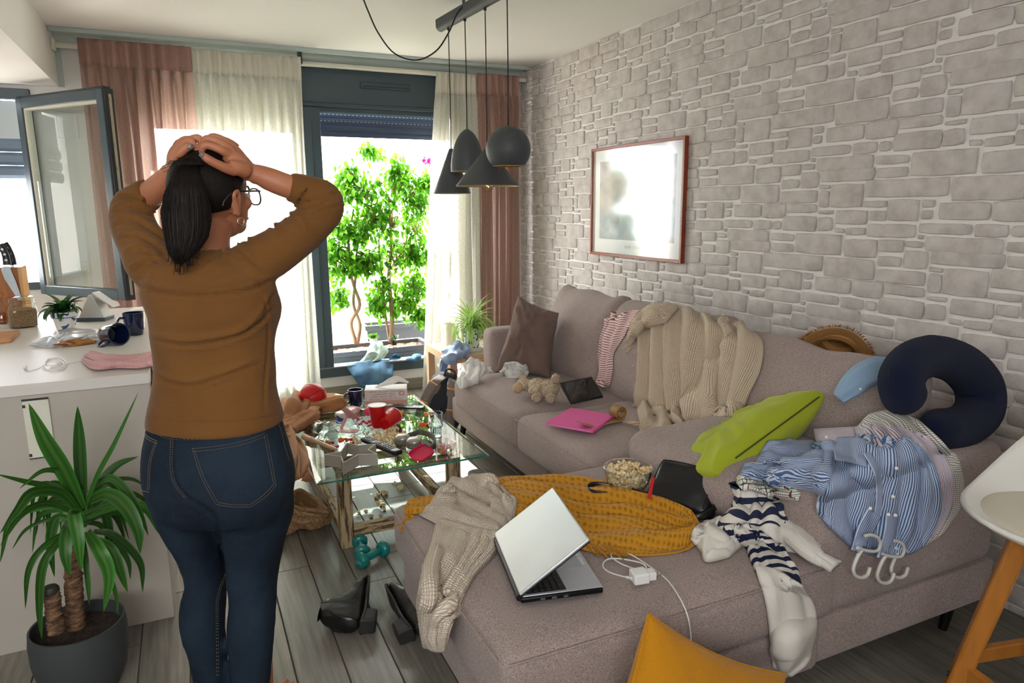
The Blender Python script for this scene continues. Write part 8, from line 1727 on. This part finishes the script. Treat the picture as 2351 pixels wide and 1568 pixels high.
MB().lathe([(0, 0), (.033, 0), (.046, .066), (.047, .070), (.053, .070), (.055, .094), (.050, .094), (.047, .085), (0, .083)], 44, M).build('pot', k.m, t, smooth=40)
m_dgl = leafmat('dark_dracaena', '17401a', '2f6a28', .12, .25); blade_plant(t, cpt+V((0, 0, .078)), 34, .08, .135, .030, m_dgl, 7, spread=(.3, 1.5), droopk=.7)
# white tablet stand / wedge with papers
t = thing('napkin_holder', 'grey wedge napkin holder with white napkins behind the painted pot', 'napkin holder', tuple(I(205, 735)))
a = I(188, 735); Mw = frame(a, CR*1-V((0, 0, CR.z)), V((0, .9, .35))); pr = [(0, 0), (.085, 0), (.09, .006), (.060, .082), (.052, .090), (.044, .085)]
Mw = Matrix.Translation(a) @ Matrix.Rotation(R(-22), 4, 'Z') @ Matrix.Scale(1.5, 4) @ Matrix(((1, 0, 0, 0), (0, 0, 1, 0), (0, 1, 0, 0), (0, 0, 0, 1))); MB().prism(pr, -.03, .03, Mw).build('wedge_shell', mat('wedge_grey', 'c0bfb8', .5), t, bevel=.004); MB().prism([(-.002, -.001), (.09, -.001), (.092, .012), (0, .012)], -.032, .032, Mw).build('wedge_foot', m_frame, t, bevel=.002)
for i in range(5): k = MB(); k.box((.005+.004*i, .085-.002*i, -.025+.01*i), (.085, .0865-.002*i, .02+.008*i), Mw @ Matrix.Translation((.0, .03-.012*i, 0)) @ Matrix.Rotation(R(-38+9*i), 4, 'Z')); k.build('napkin', m_tissue, t, smooth=0)
# foil bag
k = N('foil'); k.b.inputs['Base Color'].default_value = lin('cdd2da'); k.b.inputs['Metallic'].default_value = .6; k.b.inputs['Roughness'].default_value = .3; m_foil = k.m; m_foilo = mat('gold_brown_print', '9a6226', .35, .2, var=.5, vs=25)
t = thing('snack_bag', 'flattened silver foil snack bag with brown print between pot and tipped mug', 'bag', tuple(I(150, 790)))
rows = [[I(62, 795, IZ+.003), I(75, 794, IZ+.003), I(95, 796, IZ+.001)], [I(110, 776, IZ+.022), I(125, 786, IZ+.018), I(140, 794, IZ+.001)], [I(152, 757, IZ+.035), I(165, 775, IZ+.024), I(180, 791, IZ+.001)], [I(228, 758, IZ+.012), I(230, 770, IZ+.010), I(232, 784, IZ+.001)]]
cloth('foil_sheet', rows, m_foil, t, 50, 40, folds(4, .006, 5, 3, .05, .002, .8, .4, tw=2), .0008, snap=0)
rows = [[I(120, 792, IZ+.012), I(125, 795, IZ+.001)], [I(160, 780, IZ+.026), I(165, 795, IZ+.001)], [I(190, 775, IZ+.02), I(195, 792, IZ+.001)], [I(218, 782, IZ+.012), I(220, 788, IZ+.001)]]; cloth('printed_side', rows, m_foilo, t, 30, 16, folds(2, .003, 6, 2, .1, .002, .4, .2), .0008, snap=0)
# pink towel
m_towel = fabric('pink_terry', 'd9a8a6', .12, 260, 1.0)
t = thing('towel', 'pink terry cloth lying over the island corner, its end hanging down', 'towel', tuple(I(280, 830)))
rows = [[I(188, 829, IZ+.003), I(192, 824, IZ+.004), I(200, 818, IZ+.003)], [I(215, 848, IZ+.005), I(228, 832, IZ+.020), I(240, 818, IZ+.008)], [I(265, 845, IZ+.005), I(280, 830, IZ+.022), I(290, 818, IZ+.010)], [I(320, 845, IZ+.006), I(328, 830, IZ+.02), I(335, 812, IZ+.014)], [I(356, 838, IZ+.008), I(358, 828, IZ+.02), I(352, 812, IZ+.012)]]
cloth('towel_body', rows, m_towel, t, 60, 40, folds(2.6, .009, 3, 1.4, .06, .006, .5, .2), .005, snap=0)
rows = [[P(340, 836, 'y', 2.72)+V((.008, 0, 0)), P(352, 834, 'y', 2.95), P(358, 826, 'y', 3.05)], [V((-.135, 2.68, .88)), V((-.128, 2.85, .88)), V((-.130, 3.0, .88))], [V((-.132, 2.70, .80)), V((-.125, 2.84, .80)), V((-.130, 2.95, .80))], [V((-.132, 2.74, .73)), V((-.126, 2.82, .72)), V((-.132, 2.88, .73))]]
cloth('towel_end', rows, m_towel, t, 40, 24, folds(2, .006, 5, 1, .1, .004, .3, .15), .005, snap=0)
# earphones
t = thing('earphones', 'white wired earphones in a loose coil on the island edge', 'earphones', tuple(I(125, 840)))
pts = [I(60, 846, IZ+.006), I(70, 851, IZ+.001), I(95, 842, IZ+.001), I(112, 825, IZ+.001), I(135, 821, IZ+.002), I(152, 832, IZ+.001), I(145, 848, IZ+.001), I(120, 852, IZ+.002), I(103, 840, IZ+.003), I(110, 824, IZ+.004), I(132, 824, IZ+.003), I(148, 838, IZ+.002), I(130, 846, IZ+.002), I(98, 846, IZ+.002), I(110, 832, IZ+.003), I(150, 835, IZ+.001), I(190, 828, IZ+.001), I(212, 820, IZ+.002)]
MB().tube(cpath(pts, 170), .0012, 6).build('cable', m_wpl, t, smooth=180)
for c_ in (I(58, 843, IZ+.006), I(137, 834, IZ+.006)): MB().lathe([(.0065*math.sin(q), -.0075*math.cos(q)) for q in np.linspace(.01, PI-.01, 12)], 18, Matrix.Translation(c_)).build('ear_bud', m_wpl, t, smooth=180)
MB().cbox((0, 0, 0), (.022, .010, .005), Matrix.Translation(I(122, 838, IZ+.004))).build('inline_control', m_wpl, t, bevel=.002)
# chopping board
m_bam2 = mat('bamboo_board', 'c98f5c', .5, var=.15, vs=4, stretch=(1, 14, 1)); t = thing('chopping_board', 'bamboo chopping board corner at the left edge of the island', 'board', tuple(I(0, 775)))
q = [I(46, 758, IZ+.018), I(4, 793, IZ+.018)]; e = (q[1]-q[0]).normalized(); nrm_ = V((-e.y, e.x, 0)); nrm_ = nrm_ if nrm_.x < 0 else -nrm_; Mch = Matrix((e, nrm_, e.cross(nrm_))).transposed().to_4x4(); Mch.translation = q[0]-V((0, 0, .018)); zz_ = 1 if e.cross(nrm_).z > 0 else -1
k = MB(); k.box((0, 0, 0 if zz_ > 0 else -.018), (.22, .34, .018 if zz_ > 0 else 0), Mch); k.build('board', m_bam2, t, bevel=.002)
# knife block, oil bottle
m_blk = mat('acacia_block', 'a8662f', .5, var=.2, vs=5, stretch=(8, 8, 1)); cb = I(40, 705); cb = V((-.86, 4.16, IZ)); t = thing('knife_block', 'wooden magnetic knife block with two kitchen knives at the left edge', 'knife block', tuple(cb))
def Kp(px, py): return P(px, py, 'y', 4.10)
a, b_ = Kp(52, 614), Kp(60, 720); k = MB(); k.box((-1.02, 4.12, IZ), (b_.x, 4.24, a.z)); k.build('block', m_blk, t, bevel=.004); MB().box((b_.x-.012, 4.115, IZ), (b_.x+.002, 4.245, a.z+.001)).build('end_grain', mat('light_edge', 'd9a366', .5), t)
MB().tube([V((Kp(42, 620).x, 4.118, Kp(42, 620).z)), V((Kp(42, 620).x, 4.122, Kp(42, 620).z))], .008, 16).build('emblem', m_wire, t)
m_steel = mat('knife_steel', 'aab0b4', .22, .9); m_hnd = mat('knife_handle', '1c2022', .4)
def knife(label, y, hpx, bpx, w_):
    t = thing('kitchen_knife', label, 'knife', tuple(P(bpx[1][0], bpx[1][1], 'y', y)), group='knives on the block')
    hp = cpath([P(x_, y_, 'y', y) for x_, y_ in hpx], 16); A = []
    for i, p in enumerate(hp):
        tg = (hp[min(i+1, 15)]-hp[max(i-1, 0)]).normalized(); s_ = tg.cross(V((0, 1, 0))).normalized(); w2 = w_*(.8+.25*abs(i/15-.4)); A.append([tuple(p+s_*w2*math.cos(q)+V((0, 1, 0))*.013*math.sin(q)) for q in np.linspace(0, 2*PI, 13)[:-1]])
    k = MB(); k.grid(np.array(A), wrap=True); k.f += [tuple(range(12))[::-1], tuple(range(180, 192))]; k.mi += [0, 0]; k.build('handle', m_hnd, t, smooth=60)
    for i in (4, 8, 12): MB().tube([hp[i]+V((0, -.0145, 0)), hp[i]+V((0, -.011, 0))], .006, 12).build('rivet', m_steel, t)
    q = [P(x_, y_, 'y', y) for x_, y_ in bpx]; k = MB(); k.add([tuple(p+V((0, o_, 0))) for o_ in (-.001, .001) for p in q], [tuple(range(len(q))), tuple(range(len(q), 2*len(q)))[::-1]]+[(i, (i+1) % len(q), len(q)+(i+1) % len(q), len(q)+i) for i in range(len(q))]); k.build('blade', m_steel, t, smooth=0)
knife('chef knife with broad blade held in front of the wooden block', 4.10, [(-2, 562), (8, 575), (14, 590), (17, 608)], [(8, 612), (22, 612), (36, 645), (52, 690), (42, 688), (10, 640), (2, 618)], .019)
knife('black handled knife standing behind the chef knife in the block', 4.15, [(10, 558), (20, 572), (27, 590), (30, 608)], [(24, 606), (32, 608), (36, 640), (28, 640)], .017)
ob = I(8, 742); t = thing('oil_bottle', 'glass oil cruet with wooden stopper at the left edge of the island', 'bottle', tuple(ob)); M = Matrix.Translation(ob); MB().lathe([(0, 0), (.038, 0), (.040, .01), (.036, .055), (.014, .085), (.011, .12), (.013, .125), (.010, .125), (0, .12)], 32, M).build('cruet', m_jar, t, smooth=50)
MB().lathe([(0, .003), (.036, .003), (.037, .04), (.032, .055), (0, .056)], 32, M).build('oil', glass('golden_oil', (.85, .55, .08), 1), t, smooth=50); MB().lathe([(.014*math.sin(q), .138-.014*math.cos(q)) for q in np.linspace(.01, PI-.01, 14)], 20, M).build('stopper', mat('cork_ball', 'c98a4a', .5), t, smooth=180)
MB().tube([M @ V((.03, 0, .05)), M @ V((.045, -.01, .085)), M @ V((.05, -.01, .115))], .004, 10).build('spout', m_jar, t, smooth=180)
# ================================================================== YUCCA BY THE ISLAND
cy_ = P(150, 1550, 'z', 0); m_potd = mat('charcoal_pot', '3c4042', .6, bump=.2, bs=200)
pc_ = V((-.395, 2.30, 0)); s_ = pxm(pc_+V((0, 0, .2))); t = thing('yucca_plant', 'tall yucca plant in a round charcoal pot in front of the island', 'potted plant', tuple(pc_)); M = Matrix.Translation(pc_)
MB().lathe([(0, 0), (.075, 0), (.095, .01), (.118, .06), (.130, .13), (.131, .19), (.127, .225), (.121, .225), (.122, .18), (0, .175)], 56, M).build('pot', m_potd, t, smooth=50)
A = np.zeros((14, 40, 3))
for i in range(14):
    for j in range(40): a_ = 2*PI*j/40; q = i/13*.12; A[i, j] = (pc_.x+q*math.cos(a_), pc_.y+q*math.sin(a_), .185)
A[..., 2] += .006*fbm(A*60, 3); MB().grid(A, wrap=True).build('soil', mat('dark_soil', '2e2119', .95, var=.6, vs=120, bump=1, bs=120, dist=.01), t)
k = N('yucca_bark'); nz = k.noise(k.coord('Object', (3, 3, 9)), 9, 4, .7); k.l(k.ramp(nz, [(.35, lin('3e2a1c')), (.55, lin('7a5a40')), (.7, lin('a58463'))]), k.b.inputs['Base Color']); k.b.inputs['Roughness'].default_value = .9; k.bump(nz, 1, .01); m_yb = k.m
def Y(px, py, y=2.28): return P(px, py, 'y', y)
def trunk(pts, r0, r1, seed):
    p = cpath(pts, 40); k = MB(); rr = [r0+(r1-r0)*i/39+.0016*math.sin(i*1.9) for i in range(40)]; k.tube(p, rr, 22); A = np.array(k.v); A += .0035*vn(A*np.array([50, 50, 130]), seed)[:, None]*np.array([1, 1, .3]); k.v = [tuple(q) for q in A]; return k.build('trunk', m_yb, t, smooth=180)
trunk([Y(174, 1440), Y(171, 1380), Y(168, 1310), Y(176, 1240)], .026, .021, 1); trunk([Y(131, 1450, 2.22), Y(124, 1405, 2.22), Y(117, 1352, 2.22)], .022, .020, 2)
c_ = Y(116, 1350, 2.22); MB().lathe([(0, .006), (.017, .005), (.0215, -.002), (.0215, -.012)], 24, Matrix.Translation(c_)).build('cut_top', mat('waxed_cut', '2b2823', .6), t, smooth=40)
k = N('yucca_leaf'); cd = k.coord('UV'); sp = k.n('ShaderNodeSeparateXYZ'); k.l(cd, sp.inputs[0]); inf = k.n('ShaderNodeObjectInfo')
f = k.math('ABSOLUTE', k.math('SUBTRACT', sp.outputs['X'], .5)); cc = k.ramp(k.math('ADD', f, k.math('MULTIPLY', k.noise(k.coord('UV', (14, 1, 1)), 3, 2), .2)), [(.05, lin('4d7a2a')), (.3, lin('27511c')), (.6, lin('3c7a28'))]); hs = k.n('ShaderNodeHueSaturation'); k.l(cc, hs.inputs['Color']); k.l(k.math('ADD', k.math('MULTIPLY', inf.outputs['Random'], .8), .65), hs.inputs['Value']); k.l(hs.outputs[0], k.b.inputs['Base Color']); k.b.inputs['Roughness'].default_value = .42; k.trans(.2, hs.outputs[0]); m_yl = k.m
def yleaf(pts, w_, tw=0):
    p = cpath(pts, 22); A = []; n_ = len(p)
    for i, q in enumerate(p):
        tg = (p[min(i+1, n_-1)]-p[max(i-1, 0)]).normalized(); vd = (CAM-q).normalized(); s_ = tg.cross(vd); s_ = s_.normalized() if s_.length > .05 else V((1, 0, 0)); s_ = (s_+vd*tw).normalized(); u = i/(n_-1); ww = w_*.5*(.35+.65*math.sin(PI*min(.5, u*.9+.1)) if u < .45 else math.cos((u-.45)/.55*PI/2)**.8+.01); nn_ = tg.cross(s_)*-1
        A.append([tuple(q-s_*ww+nn_*ww*.3), tuple(q-nn_*ww*.15), tuple(q+s_*ww+nn_*ww*.3)])
    MB().grid(np.array(A), np.array([[(0, i/21), (.5, i/21), (1, i/21)] for i in range(n_)])).build('leaf', m_yl, t, smooth=180)
YL = [([(190, 1170, 2.28), (150, 1085, 2.24), (105, 1010, 2.20), (66, 926, 2.18)], 38, .3), ([(192, 1165, 2.28), (186, 1080, 2.3), (182, 1000, 2.3), (178, 932, 2.28)], 28, .2), ([(196, 1165, 2.28), (225, 1090, 2.24), (265, 1015, 2.2), (318, 900, 2.16)], 13, .6),
      ([(200, 1160, 2.3), (230, 1110, 2.3), (270, 1068, 2.32), (318, 1048, 2.34)], 22, .4), ([(185, 1170, 2.3), (120, 1120, 2.26), (60, 1105, 2.2), (-10, 1088, 2.14)], 16, .7), ([(182, 1175, 2.28), (140, 1130, 2.22), (75, 1130, 2.14), (40, 1170, 2.1), (0, 1225, 2.06)], 26, .5), ([(180, 1180, 2.3), (110, 1155, 2.25), (50, 1180, 2.2), (0, 1254, 2.16)], 18, .5),
      ([(205, 1150, 2.28), (245, 1135, 2.2), (285, 1160, 2.12), (315, 1215, 2.08), (322, 1272, 2.08)], 34, .3), ([(210, 1120, 2.3), (252, 1098, 2.26), (290, 1130, 2.2), (320, 1180, 2.17), (341, 1230, 2.16)], 22, .5), ([(182, 1190, 2.24), (170, 1180, 2.16), (180, 1240, 2.12), (186, 1310, 2.12)], 28, .1),
      ([(170, 1200, 2.28), (155, 1215, 2.2), (150, 1270, 2.16), (160, 1325, 2.16)], 28, .1), ([(165, 1215, 2.3), (120, 1260, 2.2), (95, 1310, 2.18), (90, 1400, 2.18), (96, 1468, 2.18)], 20, .3), ([(160, 1215, 2.32), (100, 1255, 2.26), (65, 1310, 2.24), (58, 1398, 2.24)], 16, .3), ([(200, 1220, 2.26), (225, 1260, 2.16), (250, 1320, 2.14), (238, 1405, 2.14)], 30, .2),
      ([(215, 1235, 2.3), (255, 1260, 2.24), (275, 1310, 2.22), (293, 1360, 2.22)], 24, .3), ([(215, 1220, 2.3), (262, 1230, 2.3), (320, 1290, 2.3), (328, 1360, 2.3)], 20, .3), ([(175, 1200, 2.34), (130, 1190, 2.34), (115, 1250, 2.34), (125, 1325, 2.34)], 24, .2), ([(205, 1190, 2.34), (240, 1180, 2.36), (252, 1250, 2.38), (255, 1330, 2.38)], 22, .2),
      ([(190, 1230, 2.32), (196, 1280, 2.32), (202, 1340, 2.3), (205, 1390, 2.3)], 14, .2), ([(205, 1130, 2.3), (250, 1105, 2.34), (300, 1100, 2.38), (338, 1118, 2.4)], 12, .5), ([(185, 1190, 2.36), (120, 1190, 2.4), (60, 1215, 2.4), (27, 1262, 2.4)], 10, .4), ([(200, 1130, 2.3), (155, 1090, 2.26), (100, 1080, 2.2), (44, 1122, 2.16)], 14, .5),
      ([(200, 1180, 2.38), (270, 1170, 2.42), (310, 1200, 2.44), (325, 1260, 2.44)], 14, .5), ([(210, 1140, 2.34), (290, 1128, 2.5), (345, 1160, 2.62), (375, 1210, 2.66), (376, 1270, 2.66)], 13, .5), ([(195, 1200, 2.4), (235, 1210, 2.44), (290, 1280, 2.44), (300, 1330, 2.44)], 16, .3), ([(215, 1250, 2.3), (240, 1300, 2.28), (265, 1360, 2.28), (270, 1412, 2.28)], 12, .3)]
for pts, w_, tw in YL: yleaf([P(x, y, 'y', z) for x, y, z in pts], w_*.95*pxm(P(190, 1150, 'y', 2.28)), tw)

r_ = random.Random(6)
for i in range(16):
    a = r_.uniform(0, 2*PI); L_ = r_.uniform(.20, .34); up = r_.uniform(-.2, .7); c0_ = P(192, 1175, 'y', 2.30)+V((0, 0, r_.uniform(-.05, .02))); hd_ = V((math.cos(a), abs(math.sin(a))*.8-.1, 0))
    yleaf([c0_, c0_+hd_*L_*.35+V((0, 0, L_*.35*up)), c0_+hd_*L_*.72+V((0, 0, L_*(.45*up-.12))), c0_+hd_*L_*.92+V((0, 0, L_*(.3*up-.55)))], r_.uniform(.016, .026), .3)
